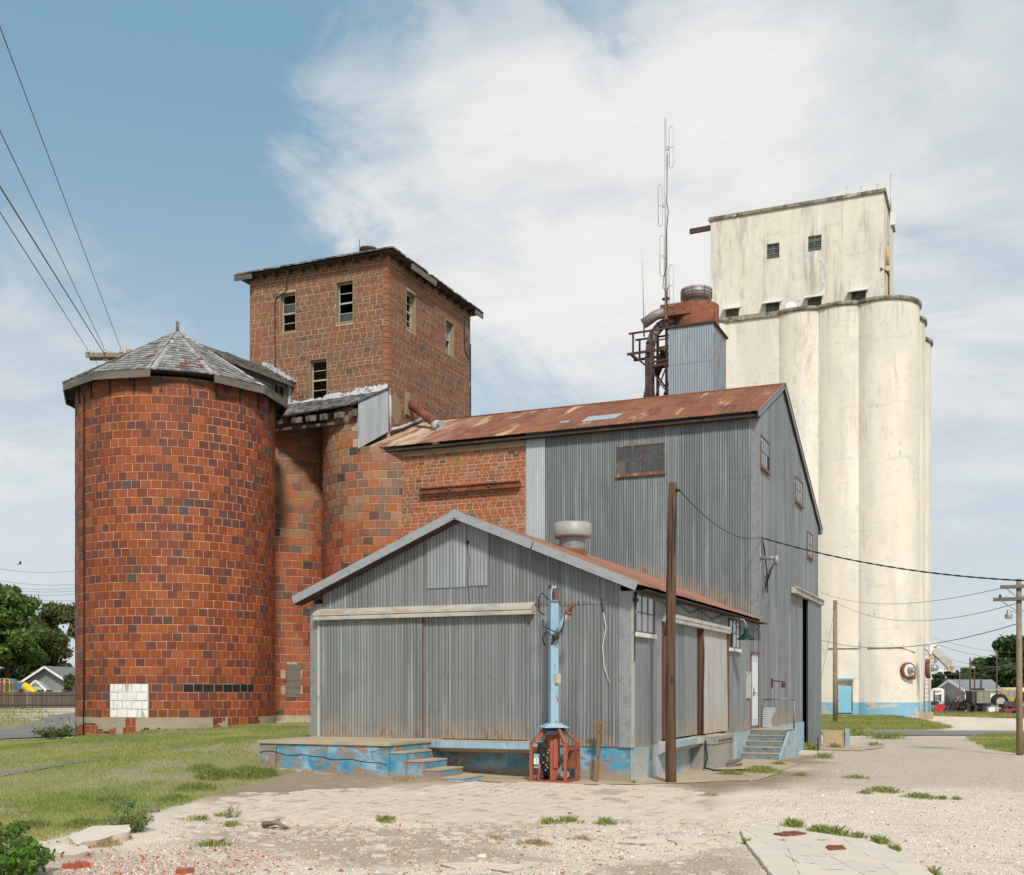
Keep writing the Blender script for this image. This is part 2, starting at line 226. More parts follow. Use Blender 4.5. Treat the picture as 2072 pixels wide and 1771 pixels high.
MAT['ring_blue'] = M('faded_blue_ring_paint', (0.44, 0.52, 0.58), 0.9, 0.0, [dict(c=(0.62, 0.57, 0.49), s=(3, 3, 3), lo=0.5, hi=0.6, a=0.8)])
MAT['blue_door'] = M('sky_blue_door_paint', (0.22, 0.47, 0.62), 0.6, 0.0, [dict(c=(0.36, 0.55, 0.66), s=(1.5, 1.5, 1.5), lo=0.5, hi=0.7, a=0.7)])
MAT['yellow'] = M('dull_yellow_paint', (0.50, 0.34, 0.11), 0.6, 0.0, [dict(c=(0.30, 0.16, 0.06), s=(2, 2, 2), lo=0.58, hi=0.7, a=0.7)])
MAT['fence_wood'] = M('brown_fence_wood', (0.125, 0.098, 0.078), 0.9, rnd=0.3)
MAT['house_grey'] = M('grey_green_siding', (0.20, 0.215, 0.20), 0.8)
MAT['house_white'] = M('pale_siding', (0.42, 0.43, 0.41), 0.8)
MAT['shed_block'] = M('grey_block_wall', (0.24, 0.235, 0.235), 0.9, 0.0, [dict(c=(0.34, 0.335, 0.33), s=(1, 1, 2), lo=0.5, hi=0.6, a=0.6)])
MAT['trans'] = M('olive_grey_paint', (0.36, 0.345, 0.26), 0.6, 0.0, [dict(c=(0.14, 0.12, 0.09), s=(2, 2, 2), lo=0.5, hi=0.7, a=0.6)])
MAT['trans_dark'] = M('dark_olive_paint', (0.07, 0.062, 0.05), 0.7)  # darker copy of the olive, painting the shade between the cooling fins
MAT['green_stem'] = M('green_stem', (0.10, 0.13, 0.04), 0.8)
MAT['brick_red'] = M('broken_red_brick', (0.40, 0.10, 0.045), 0.9, 0.0, [dict(c=(0.52, 0.34, 0.25), s=(20, 20, 20), lo=0.55, hi=0.7, a=0.6)])
MAT['step_blue'] = M('grimy_blue_concrete', (0.17, 0.225, 0.25), 0.9, 0.0, [dict(c=(0.09, 0.09, 0.085), s=(2.5, 2.5, 4), lo=0.45, hi=0.65, a=0.75), dict(c=(0.28, 0.36, 0.42), s=(3, 3, 5), lo=0.55, hi=0.66, a=0.6), dict(c=(0.38, 0.26, 0.15), s=(5, 5, 9), lo=0.58, hi=0.66, a=0.7)], bump=((16, 16, 16), 0.35, 0.01))  # base darkened for the shade on the risers, grime and worn paint over it
MAT['galv_bin'] = M('blue_grey_bin_sheet', (0.25, 0.29, 0.33), 0.5, 0.2, [dict(c=(0.40, 0.43, 0.46), s=(6, 6, 0.5), lo=0.5, hi=0.7, a=0.5), dict(c=(0.14, 0.15, 0.16), s=(6, 6, 0.9), lo=0.55, hi=0.75, a=0.5), dict(c=(0.30, 0.15, 0.07), s=(1.6, 1.6, 1.1), lo=0.54, hi=0.64, a=0.7, at='rust')], rnd=0.08)
MAT['door_edge'] = M('brown_door_edge', (0.14, 0.062, 0.038), 0.85)
MAT['galv_light'] = M('bright_zinc_sheet', (0.285, 0.305, 0.31), 0.5, 0.25, _galv, rnd=0.1)
MAT['verge'] = M('pale_galvanised_flashing', (0.36, 0.375, 0.385), 0.45, 0.3, [dict(c=(0.26, 0.27, 0.28), s=(5, 5, 5), lo=0.48, hi=0.66, a=0.5)])
MAT['block_grey'] = M('stained_grey_concrete', (0.33, 0.325, 0.28), 0.9, 0.0, [dict(c=(0.20, 0.21, 0.20), s=(1.6, 1.6, 1.2), lo=0.45, hi=0.62, a=0.7), dict(c=(0.44, 0.32, 0.19), s=(2.2, 2.2, 1.4), lo=0.54, hi=0.66, a=0.6), dict(c=(0.30, 0.42, 0.48), s=(2.8, 2.8, 3.4), lo=0.58, hi=0.66, a=0.6)], bump=((16, 16, 16), 0.4, 0.01))
MAT['straw'] = M('dry_straw', None, 0.85)

# ------------------------------------------------------------------ mesh builder
def vec(p): return Vector(p)
class MB:
    def __init__(s): s.V = []; s.F = []; s.C = []; s.col = None; s.smooth = False; s.sm = []
    def add(s, vs, fs, col=None):
        o = len(s.V); s.V += [tuple(v) for v in vs]
        for f in fs: s.F.append([i + o for i in f]); s.C.append(col or s.col); s.sm.append(s.smooth)
    def obox(s, O, U, V, N, u0, u1, v0, v1, n0, n1, col=None):
        O, U, V, N = vec(O), vec(U), vec(V), vec(N)
        vs = [O + U * u + V * v + N * n for n in (n0, n1) for v in (v0, v1) for u in (u0, u1)]
        s.add(vs, [(0, 2, 3, 1), (4, 5, 7, 6), (0, 1, 5, 4), (2, 6, 7, 3), (0, 4, 6, 2), (1, 3, 7, 5)], col)
    def box(s, x0, x1, y0, y1, z0, z1, col=None): s.obox((0, 0, 0), (1, 0, 0), (0, 1, 0), (0, 0, 1), x0, x1, y0, y1, z0, z1, col)
    def beam(s, p, q, w, h=None, up=(0, 0, 1), col=None):
        p, q = vec(p), vec(q); d = q - p; L = d.length; d.normalize(); up = vec(up)
        if abs(d.dot(up)) > 0.98: up = Vector((0, 1, 0))
        r = d.cross(up).normalized(); u = r.cross(d)
        h = h or w
        s.obox(p, d, r, u, 0, L, -w / 2, w / 2, -h / 2, h / 2, col)
    def tube(s, pts, r, n=8, cap=True, col=None):
        pts = [vec(p) for p in pts]; k = len(pts)
        rs = r if isinstance(r, (list, tuple)) else [r] * k
        ref = Vector((0.31, 0.17, 0.93)); o = len(s.V); prev = None
        for i, p in enumerate(pts):
            d = (pts[min(i + 1, k - 1)] - pts[max(i - 1, 0)]).normalized()
            if prev is None:
                a = d.cross(ref if abs(d.dot(ref)) < 0.95 else Vector((1, 0, 0))).normalized()
            else:
                a = (prev - d * prev.dot(d)).normalized()
            prev = a; b = d.cross(a)
            for j in range(n):
                t = 2 * math.pi * j / n
                s.V.append(tuple(p + (a * math.cos(t) + b * math.sin(t)) * rs[i]))
        for i in range(k - 1):
            for j in range(n):
                s.F.append([o + i * n + j, o + i * n + (j + 1) % n, o + (i + 1) * n + (j + 1) % n, o + (i + 1) * n + j]); s.C.append(col or s.col); s.sm.append(True)
        if cap:
            for st in (o, o + (k - 1) * n): s.F.append([st + j for j in range(n)]); s.C.append(col or s.col); s.sm.append(False)
    def lathe(s, c, prof, n=24, a0=0.0, a1=2 * math.pi, col=None, smooth=True):
        c = vec(c); o = len(s.V); full = abs(a1 - a0 - 2 * math.pi) < 1e-6; m = n if full else n + 1
        for (r, z) in prof:
            for j in range(m):
                t = a0 + (a1 - a0) * j / n
                s.V.append((c.x + r * math.cos(t), c.y + r * math.sin(t), c.z + z))
        for i in range(len(prof) - 1):
            for j in range(n):
                j2 = (j + 1) % m
                s.F.append([o + i * m + j, o + i * m + j2, o + (i + 1) * m + j2, o + (i + 1) * m + j]); s.C.append(col or s.col); s.sm.append(smooth)
    def prism(s, poly, d, col=None):
        a = [vec(p) for p in poly]; d = vec(d); n = len(a)
        s.add(a + [p + d for p in a], [list(range(n))[::-1], list(range(n, 2 * n))] + [(i, (i + 1) % n, (i + 1) % n + n, i + n) for i in range(n)], col)
    def quad(s, a, b, c, d, col=None): s.add([a, b, c, d], [(0, 1, 2, 3)], col)
    def mesh(s, name, mat, off=(0, 0, 0), fix=True):
        me = bpy.data.meshes.new(name)
        ox, oy, oz = off
        me.from_pydata([(x - ox, y - oy, z - oz) for x, y, z in s.V], [], s.F)
        if any(c is not None for c in s.C):
            at = me.attributes.new('Col', 'FLOAT_COLOR', 'CORNER')
            buf = []
            for f, c in zip(s.F, s.C): buf += (list(c or (0.3, 0.3, 0.3)) + [1.0]) * len(f)
            at.data.foreach_set('color', buf)
        me.polygons.foreach_set('use_smooth', s.sm)
        if fix and len(s.F) < 12000:
            b = bmesh.new(); b.from_mesh(me); bmesh.ops.recalc_face_normals(b, faces=b.faces); b.to_mesh(me); b.free()
        if mat: me.materials.append(MAT[mat] if isinstance(mat, str) else mat)
        me.update()
        return me
    def build(s, name, mat, parent=None, label=None, **kw):
        off = base_of(parent) if parent else (0, 0, 0)
        o = bpy.data.objects.new(name, s.mesh(name, mat, off))
        COL.objects.link(o)
        if parent: o.parent = parent
        if label: o['label'] = label
        for k, v in kw.items(): o[k] = v
        return o
def base_of(o):
    while o.parent: o = o.parent
    return tuple(o.location)
def tag(o, label=None, cat=None, group=None, kind=None):
    if label: o['label'] = label
    if cat: o['category'] = cat
    if group: o['group'] = group
    if kind: o['kind'] = kind
    return o
def thing(name, label, cat, loc=(0, 0, 0), group=None):
    o = bpy.data.objects.new(name, None); COL.objects.link(o); o.location = loc; o.empty_display_size = 0.2
    return tag(o, label, cat, group)
def solo(mb, name, mat, label, cat, loc=None, group=None):
    """a thing that is one mesh, its origin at loc"""
    loc = loc or (0, 0, 0)
    o = bpy.data.objects.new(name, mb.mesh(name, mat, loc)); COL.objects.link(o); o.location = loc
    return tag(o, label, cat, group)
def copy_tree(o, parent=None):
    c = o.copy(); COL.objects.link(c)
    if parent: c.parent = parent
    for ch in o.children: copy_tree(ch, c)
    return c
def piece(name, me, parent, loc, rot=(0, 0, 0), scale=(1, 1, 1)):
    """one laid piece (brick, tile, plank) that shares its mesh with its like; loc in world"""
    o = bpy.data.objects.new(name, me); COL.objects.link(o); o.parent = parent
    b = base_of(parent); o.location = (loc[0] - b[0], loc[1] - b[1], loc[2] - b[2]); o.rotation_euler = rot; o.scale = scale
    return o
def np_mesh(name, V, F, mat, cols=None, parent=None, smooth=False, **kw):
    """V (n,3), F (m,k) arrays; cols (m,3) per face"""
    me = bpy.data.meshes.new(name)
    n, (m, k) = len(V), F.shape
    me.vertices.add(n); me.vertices.foreach_set('co', np.ascontiguousarray(V, dtype=np.float32).ravel())
    me.loops.add(m * k); me.loops.foreach_set('vertex_index', np.ascontiguousarray(F, dtype=np.int32).ravel())
    me.polygons.add(m); me.polygons.foreach_set('loop_start', np.arange(0, m * k, k, dtype=np.int32))
    me.polygons.foreach_set('use_smooth', np.full(m, smooth))
    if cols is not None:
        at = me.attributes.new('Col', 'FLOAT_COLOR', 'CORNER')
        c4 = np.ones((m, 4), dtype=np.float32); c4[:, :3] = cols
        at.data.foreach_set('color', np.repeat(c4, k, axis=0).ravel())
    me.update(calc_edges=True)
    me.materials.append(MAT[mat])
    o = bpy.data.objects.new(name, me); COL.objects.link(o)
    if parent:
        o.parent = parent
        b = base_of(parent); me.transform(Matrix.Translation((-b[0], -b[1], -b[2])))
    for a, v in kw.items(): o[a] = v
    return o

# ------------------------------------------------------------------ survey: sight lines from the tripod, used to place measured points
def ray(u):
    x = (u - 1036) / 2300.0
    return x * cr - sr, x * sr + cr
def S(u, v, depth):
    dx, dy = ray(u)
    return (CAM[0] + dx * depth, CAM[1] + dy * depth, CAM[2] + (1398 - v) / 2300.0 * depth)
def view(p):
    x, y = p[0] - CAM[0], p[1] - CAM[1]
    xc, yc = x * cr + y * sr, -x * sr + y * cr
    return 1036 + 2300 * xc / yc, 1398 - 2300 * (p[2] - CAM[2]) / yc, yc

GP = np.array([(-7.6, -2.5, .30), (-4.3, -2.4, .22), (-2, -1, .09), (-.3, -.4, .05), (2, -2, 0), (7, -22, 0), (0, -10, 0), (-8, -8, .05), (-14, -6, .1), (-10, -2.5, .42), (-9, 1, .72),
    (-8.5, 6, .8), (-8.5, 11, .8), (-12, 8, .8), (-14.7, 8.3, .8), (-16.6, 6.2, .7), (-18.6, 5.2, .5), (-21.9, 8.6, .1), (-21, 4, .1), (-24, 8, 0), (-30, 12, 0), (-16, 12, .8), (1, 5, 0), (1, 10.5, -.05),
    (1.2, 14, -.2), (1, 20, -.32), (1, 25, -.36), (8, 25, -.36), (8, 10, -.18), (8, 0, 0), (15, 5, -.1), (0, 40, -.38), (30, 40, -.35), (12, 40, -.36), (-5, 70, -.1), (2, 75, -.13), (10, 70, -.18), (14, 90, -.2), (-40, 40, 0),
    (-60, 60, 0), (-90, 90, 0), (-20, -20, 0), (20, -20, 0), (-5, -14, .02), (-4, -4, .05), (0, -4, 0), (4, -8, 0), (60, 60, -.2), (40, 110, -.2), (-20, 60, -.1), (-17, 25, .3)])
def hgt(x, y):
    x, y = np.asarray(x, float), np.asarray(y, float)
    d2 = (x[..., None] - GP[:, 0]) ** 2 + (y[..., None] - GP[:, 1]) ** 2
    wt = 1.0 / (d2 + 0.8) ** 2
    return (wt * GP[:, 2]).sum(-1) / wt.sum(-1)
def vnoise(x, y, s, seed=0):
    """smooth value noise, about -1..1"""
    x = np.asarray(x) * s + seed * 17.13; y = np.asarray(y) * s + seed * 9.71
    xi, yi = np.floor(x), np.floor(y); fx, fy = x - xi, y - yi
    fx, fy = fx * fx * (3 - 2 * fx), fy * fy * (3 - 2 * fy)
    def h(a, b): q = np.sin(a * 127.1 + b * 311.7 + seed * 74.7) * 43758.5453; return (q - np.floor(q)) * 2 - 1
    return (h(xi, yi) * (1 - fx) + h(xi + 1, yi) * fx) * (1 - fy) + (h(xi, yi + 1) * (1 - fx) + h(xi + 1, yi + 1) * fx) * fy
def fbm(x, y, s, seed=0): return vnoise(x, y, s, seed) * .55 + vnoise(x, y, s * 2.3, seed + 1) * .3 + vnoise(x, y, s * 5.1, seed + 2) * .2
def hz(x, y): return float(hgt(np.array([x]), np.array([y]))[0]) + .02 * float(fbm(np.array([x]), np.array([y]), 1.2, 8)[0])
def G(u, v):
    """where the sight line (u, v) meets the ground"""
    z = 0.0
    for _ in range(12):
        t = (CAM[2] - z) * 2300.0 / (v - 1398.0)
        dx, dy = ray(u); x, y = CAM[0] + dx * t, CAM[1] + dy * t
        z = 0.5 * z + 0.5 * hz(x, y)
    return (x, y, hz(x, y))
# ------------------------------------------------------------------ ground
def grid_axis(lo, hi, step, far, grow=1.28):
    a = list(np.arange(lo, hi + 1e-6, step)); s = step
    while a[-1] < far: s *= grow; a.append(a[-1] + s)
    s = step
    while a[0] > -far: s *= grow; a.insert(0, a[0] - s)
    return np.array(a)
gx = grid_axis(-26, 14, 0.2, 4200); gy = grid_axis(-16, 26, 0.2, 4200)
XX, YY = np.meshgrid(gx, gy); shp = XX.shape
X1, Y1 = XX.ravel(), YY.ravel()
Z1 = np.concatenate([hgt(a, b) for a, b in zip(np.array_split(X1, 60), np.array_split(Y1, 60))])

def sdist(poly, x, y):
    """signed distance to a polygon, positive inside"""
    P = np.array(poly, float)[:, :2]; Q = np.roll(P, -1, 0)
    inside = np.zeros(x.shape, bool); d = np.full(x.shape, 1e9)
    for (ax, ay), (bx, by) in zip(P, Q):
        c = ((ay > y) != (by > y)) & (x < (bx - ax) * (y - ay) / (by - ay + 1e-12) + ax); inside ^= c
        L2 = (bx - ax) ** 2 + (by - ay) ** 2 + 1e-12
        t = np.clip(((x - ax) * (bx - ax) + (y - ay) * (by - ay)) / L2, 0, 1)
        d = np.minimum(d, np.hypot(x - ax - t * (bx - ax), y - ay - t * (by - ay)))
    return np.where(inside, d, -d)
def gp(*uv): return [G(u, v)[:2] for u, v in uv]
LAWN = gp((-60, 1730), (0, 1716), (130, 1692), (235, 1668), (330, 1640), (415, 1615), (475, 1598), (530, 1583), (566, 1568), (528, 1552)) + [(-7.9, -1.2), (-7.6, 3), (-7.6, 12.9), (-11.6, 13), (-15, 11.5)] + \
       [(-18, 9), (-22.5, 10.5), (-27.5, 12.0), (-28.2, 6.5), (-24, -2), (-16, -12), (-10, -14.5)]
GRASS_R1 = gp((1652, 1447), (1720, 1446), (1800, 1450), (1875, 1460), (1935, 1474), (1860, 1478), (1660, 1478))
GRASS_R2 = gp((1955, 1494), (2010, 1487), (2120, 1486), (2160, 1530), (2085, 1527), (2000, 1516))
GRASS_L2 = [(-30.3, -20), (-31.3, 16.5), (-38, 24), (-95, 76), (-160, 60), (-120, -40)]
DIRT1 = gp((480, 1570), (560, 1560), (800, 1566), (960, 1583), (720, 1598), (430, 1612))
DIRT2 = gp((330, 1672), (700, 1668), (1050, 1668), (1100, 1690), (1000, 1712), (1080, 1740), (700, 1752), (520, 1712), (300, 1712))
DIRT3 = gp((1330, 1590), (1520, 1540), (1640, 1528), (1660, 1545), (1560, 1580), (1500, 1600), (1420, 1605))
DIRT4 = gp((1230, 1755), (1400, 1725), (1500, 1712), (1560, 1790), (1300, 1790))
RED = gp((60, 1700), (250, 1725), (520, 1705), (600, 1735), (450, 1790), (80, 1790))
GREY = gp((1500, 1590), (1600, 1545), (1700, 1492), (2072, 1492), (2180, 1500), (2180, 1600), (1900, 1600), (1700, 1596))
FARDIRT = [(2, 74), (30, 74), (60, 100), (60, 125), (-6, 120), (-3, 86)]
PAVE = gp((330, 1657), (470, 1606), (640, 1597), (860, 1591), (960, 1584), (1060, 1584), (1150, 1588), (1330, 1592), (1420, 1598), (1470, 1668), (1100, 1668), (900, 1664), (700, 1662), (380, 1664))
ZONES = [(PAVE, (0.46, 0.365, 0.28), .5), (GREY, (0.53, 0.435, 0.34), 2.0), (FARDIRT, (0.56, 0.45, 0.33), 3.0), (DIRT1, (0.30, 0.215, 0.145), .5), (DIRT2, (0.43, 0.32, 0.235), .8), (DIRT3, (0.27, 0.20, 0.125), 1.0), (DIRT4, (0.44, 0.34, 0.25), .6),
         (RED, (0.50, 0.36, 0.28), .7)]
GREENS = [(LAWN, .35), (GRASS_R1, 1.2), (GRASS_R2, .6), (GRASS_L2, 2.0)]
near = (X1 > -130) & (X1 < 65) & (Y1 > -45) & (Y1 < 135)
colr = np.tile(np.array([0.70, 0.585, 0.465]), (len(X1), 1))
nz = fbm(X1, Y1, .5, 3)
colr *= (1 + .12 * fbm(X1, Y1, .9, 5))[:, None]
colr = np.where(near[:, None], colr, np.array([0.14, 0.155, 0.05]))
for poly, c, fe in ZONES:
    k = np.zeros(len(X1)); k[near] = np.clip(sdist(poly, X1[near], Y1[near]) / fe + .5 + .9 * nz[near], 0, 1)
    colr = colr * (1 - k[:, None]) + np.array(c) * k[:, None]
soil = np.array([0.30, 0.25, 0.14]); green = np.array([0.21, 0.225, 0.07])
for poly, fe in GREENS:
    k = np.zeros(len(X1)); k[near] = np.clip(sdist(poly, X1[near], Y1[near]) / fe + .5 + .7 * nz[near], 0, 1)
    patch = np.clip(.5 + .8 * fbm(X1, Y1, .7, 9), 0, 1)[:, None]
    colr = colr * (1 - k[:, None]) + (soil * (1 - patch) + green * patch) * k[:, None]
Z1 += np.where(near, .02 * fbm(X1, Y1, 1.2, 8), 0)
ny, nx = shp
idx = np.arange(nx * ny).reshape(ny, nx)
Fq = np.stack([idx[:-1, :-1], idx[:-1, 1:], idx[1:, 1:], idx[1:, :-1]], -1).reshape(-1, 4)
me = bpy.data.meshes.new('ground')
me.vertices.add(len(X1)); me.vertices.foreach_set('co', np.stack([X1, Y1, Z1], 1).astype(np.float32).ravel())
me.loops.add(Fq.size); me.loops.foreach_set('vertex_index', Fq.astype(np.int32).ravel())
me.polygons.add(len(Fq)); me.polygons.foreach_set('loop_start', np.arange(0, Fq.size, 4, dtype=np.int32)); me.polygons.foreach_set('use_smooth', np.ones(len(Fq), bool))
at = me.attributes.new('Col', 'FLOAT_COLOR', 'POINT'); c4 = np.ones((len(X1), 4), np.float32); c4[:, :3] = colr; at.data.foreach_set('color', c4.ravel())
me.update(calc_edges=True)
MAT['ground'] = M('gravel_dirt_and_sod', None, 0.95, 0.0, [
    dict(c=(0.30, 0.24, 0.19), s=(34, 34, 34), lo=0.52, hi=0.70, a=0.4), dict(c=(0.72, 0.65, 0.57), s=(42, 42, 42), lo=0.55, hi=0.68, a=0.4), dict(c=(0.34, 0.255, 0.185), s=(2.0, 4.5, 2), lo=0.52, hi=0.66, a=0.5, d=8, r=0.7), dict(c=(0.62, 0.53, 0.43), s=(2.6, 5.5, 2), lo=0.56, hi=0.66, a=0.4, d=8, r=0.7),
    dict(c=(0.10, 0.085, 0.07), s=(9, 9, 9), lo=0.64, hi=0.72, a=0.5)], bump=((30, 30, 30), 0.7, 0.02), spec=0.15)
me.materials.append(MAT['ground'])
ground = bpy.data.objects.new('ground', me); COL.objects.link(ground)
tag(ground, 'pale gravel yard with a grassy slope round the old grain mill', kind='structure')

def sheet(name, poly, mat, lift, label, step=1.5):
    """a flat thing laid over the terrain: polygon cut into a fine grid, lifted a little"""
    b = bmesh.new(); vs = [b.verts.new((x, y, 0)) for x, y in [(p[0], p[1]) for p in poly]]; b.faces.new(vs)
    xs = [p[0] for p in poly]; ys = [p[1] for p in poly]
    for axis, lo, hi in ((0, min(xs), max(xs)), (1, min(ys), max(ys))):
        k = lo + step
        while k < hi:
            co = (k, 0, 0) if axis == 0 else (0, k, 0); no = (1, 0, 0) if axis == 0 else (0, 1, 0)
            bmesh.ops.bisect_plane(b, geom=b.verts[:] + b.edges[:] + b.faces[:], plane_co=co, plane_no=no); k += step
    for v in b.verts: v.co.z = hz(v.co.x, v.co.y) + lift
    m = bpy.data.meshes.new(name); b.to_mesh(m); b.free(); m.materials.append(MAT[mat])
    o = bpy.data.objects.new(name, m); COL.objects.link(o); tag(o, label, kind='structure'); return o
sheet('road', gp((1560, 1481), (1700, 1479), (2300, 1479.5), (2300, 1490.5), (1880, 1490), (1700, 1488), (1560, 1486)), 'asphalt', .03, 'narrow asphalt road passing behind the gravel yard', 3)
sheet('street', [(-28.0, -30), (-28.6, 12), (-27.6, 24), (-30, 60), (-60, 100), (-88, 84), (-60, 44), (-36, 18), (-36, -30)], 'asphalt', .05, 'wide grey asphalt street left of the round silo', 4)
sheet('apron', [(-4.2, -.75), (-3.2, -1.6), (-.9, -1.35), (.3, -.7), (2.2, 1.8), (2.0, 8.5), (.8, 10.4), (-.05, 10.4), (-.05, -.05), (-4.2, -.05)], 'concrete', .012, 'sandy concrete apron along the warehouse walls', .6)
sheet('driveway', [(-.1, 21.3), (2.1, 21.4), (2.6, 25.3), (1.0, 26.6), (-.1, 26.6)], 'concrete', .02, 'small concrete ramp in front of the sliding mill door', 1)
sheet('gravel_strip', gp((-40, 1582), (0, 1562), (120, 1543), (250, 1535), (120, 1552), (0, 1573), (-40, 1590)), 'asphalt', .02, 'thin worn gravel track across the sloping lawn', .5)
# hairline skirt of the ground is one sheet out to the horizon

# ---- cracked paving, laid in small flat tiles
pave = tag(bpy.data.objects.new('paving', None), 'cracked pale paving of small flat tiles in front of the dock', kind='structure'); COL.objects.link(pave)
def tile_mesh(seed, n=1):
    r = random.Random(seed); m = MB()
    q = [(-.5, -.5), (.5, -.5), (.5, .5), (-.5, .5)]; P = []
    for i, (x, y) in enumerate(q):
        x2, y2 = q[(i + 1) % 4]; P.append((x + r.uniform(-.03, .03), y + r.uniform(-.03, .03)))
        if r.random() < .7: t = r.uniform(.25, .75); P.append((x + (x2 - x) * t + r.uniform(-.05, .05), y + (y2 - y) * t + r.uniform(-.05, .05)))
    if r.random() < .3: P.pop(r.randrange(len(P)))
    m.prism([(x, y, 0) for x, y in P], (0, 0, 1)); return m
tm = [tile_mesh(i).mesh('paving_tile', 'paving') for i in range(8)]
PT = 0.265; px = np.array([p[0] for p in PAVE]); py = np.array([p[1] for p in PAVE]); spots = []
for iy in range(int((py.max() - py.min()) / PT) + 1):
    for ix in range(int((px.max() - px.min()) / PT) + 1):
        x = px.min() + ix * PT + (iy % 2) * .02; y = py.min() + iy * PT
        spots.append((x, y))
sp = np.array(spots); sd = sdist(PAVE, sp[:, 0], sp[:, 1]); nn = fbm(sp[:, 0], sp[:, 1], .55, 21)
wgone = np.clip((-2.2 - sp[:, 0]) * .10, 0, .32)
keep = (sd > .05 + .35 * np.abs(nn)) & (nrg.random(len(sp)) > wgone + .5 * (nn > .42) + .02) & (nn < .62)
sp = sp[keep]; order = np.argsort([view((x, y, 0))[2] for x, y in sp])
mb = MB(); npart = 0
for i in order:
    x, y = sp[i]; z = hz(x, y); sx_, sy_ = PT - rng.uniform(.003, .016), PT - rng.uniform(.003, .02); ti = (rng.uniform(-.009, .009), rng.uniform(-.008, .008), rng.choice((0, R(90), R(180), R(270))) + rng.uniform(-.02, .02))
    lift = rng.uniform(.012, .022)
    if npart < 300:
        piece('paving_tile', rng.choice(tm), pave, (x, y, z + lift - .03), ti, (sx_, sy_, .035)); npart += 1
    else:
        src = tile_mesh(int(i)); mtx = Matrix.Translation((x, y, z + lift - .03)) @ Matrix.Rotation(ti[2], 4, 'Z') @ Matrix.Diagonal((sx_, sy_, .035, 1))
        mb.add([mtx @ Vector(v) for v in src.V], src.F)
mb.build('paving_tiles', 'paving', pave, kind='stuff')

# ---- broken slabs in the yard
def clip(poly, a, b, keep_left=True):
    out = []; n = len(poly)
    sgn = lambda p: ((b[0] - a[0]) * (p[1] - a[1]) - (b[1] - a[1]) * (p[0] - a[0])) * (1 if keep_left else -1)
    for i in range(n):
        p, q = poly[i], poly[(i + 1) % n]; sp_, sq = sgn(p), sgn(q)
        if sp_ >= 0: out.append(p)
        if sp_ * sq < 0: t = sp_ / (sp_ - sq); out.append((p[0] + (q[0] - p[0]) * t, p[1] + (q[1] - p[1]) * t))
    return out
def shrink(poly, d):
    cx = sum(p[0] for p in poly) / len(poly); cy = sum(p[1] for p in poly) / len(poly)
    return [(p[0] + (cx - p[0]) * min(.4, d / max(.05, math.hypot(p[0] - cx, p[1] - cy))), p[1] + (cy - p[1]) * min(.4, d / max(.05, math.hypot(p[0] - cx, p[1] - cy)))) for p in poly]
def rough(poly, amp, step=.12):
    out = []
    for i, p in enumerate(poly):
        q = poly[(i + 1) % len(poly)]; L = math.hypot(q[0] - p[0], q[1] - p[1]); k = max(1, int(L / step))
        for j in range(k):
            t = j / k; a = amp if j else amp * .3
            out.append((p[0] + (q[0] - p[0]) * t + rng.uniform(-a, a), p[1] + (q[1] - p[1]) * t + rng.uniform(-a, a)))
    return out
MAT['slab'] = M('pale_worn_concrete_slab', (0.69, 0.575, 0.46), 0.9, 0.0, [dict(c=(0.60, 0.53, 0.45), s=(.9, .9, .9), lo=.45, hi=.62, a=.8), dict(c=(0.13, 0.125, 0.12), s=(2.5, 6, 3), lo=.63, hi=.68, a=.75), dict(c=(0.38, 0.29, 0.2), s=(3, 3, 3), lo=.6, hi=.75, a=.5)], rnd=.05, bump=((22, 22, 22), .35, .008))
SLAB = gp((1510, 1711), (1497, 1684), (1580, 1681), (1660, 1693), (1755, 1707), (1815, 1731), (1880, 1770), (1930, 1815), (1590, 1815))
slab = thing('concrete_slab', 'pale cracked concrete slab with two rusty hatch plates set in it', 'slab', (5.0, -8.6, 0.0))
pieces = [SLAB[::-1] if sum((SLAB[i][0] * SLAB[(i + 1) % 9][1] - SLAB[(i + 1) % 9][0] * SLAB[i][1]) for i in range(9)) < 0 else SLAB]
for a, b in ((G(1500, 1716), G(1830, 1712)), (G(1510, 1738), G(1890, 1744)), (G(1540, 1705), G(1640, 1771)), (G(1625, 1712), G(1740, 1775)), (G(1700, 1700), G(1810, 1775)), (G(1560, 1756), G(1900, 1757)), (G(1575, 1684), G(1600, 1740))):
    nxt = []
    for p in pieces:
        for kl in (True, False):
            c = clip(p, a, b, kl)
            if len(c) > 2: nxt.append(c)
    pieces = nxt
for p in pieces:
    q = rough(shrink(p, .006), .007, .14); m = MB(); z = .05 + rng.uniform(-.004, .004)
    m.prism([(x, y, -.06) for x, y in q], (0, 0, z + .06)); m.build('slab_piece', 'slab', slab)
for n, (uv, lab) in enumerate((([(1565, 1696), (1606, 1691), (1632, 1695), (1590, 1701)], 'larger rusty plate'), ([(1671, 1724), (1703, 1722), (1712, 1729), (1678, 1730)], 'smaller rusty plate'))):
    q = [G(*p) for p in uv]; m = MB(); m.prism([(x, y, .05) for x, y, _ in q], (0, 0, .018)); c = [sum(k[i] for k in q) / 4 for i in (0, 1)]
    m.beam((c[0] - .09, c[1] - .02, .078), (c[0] + .09, c[1] + .02, .078), .035, .02)
    m.build('hatch_plate', 'rust', slab, lab)
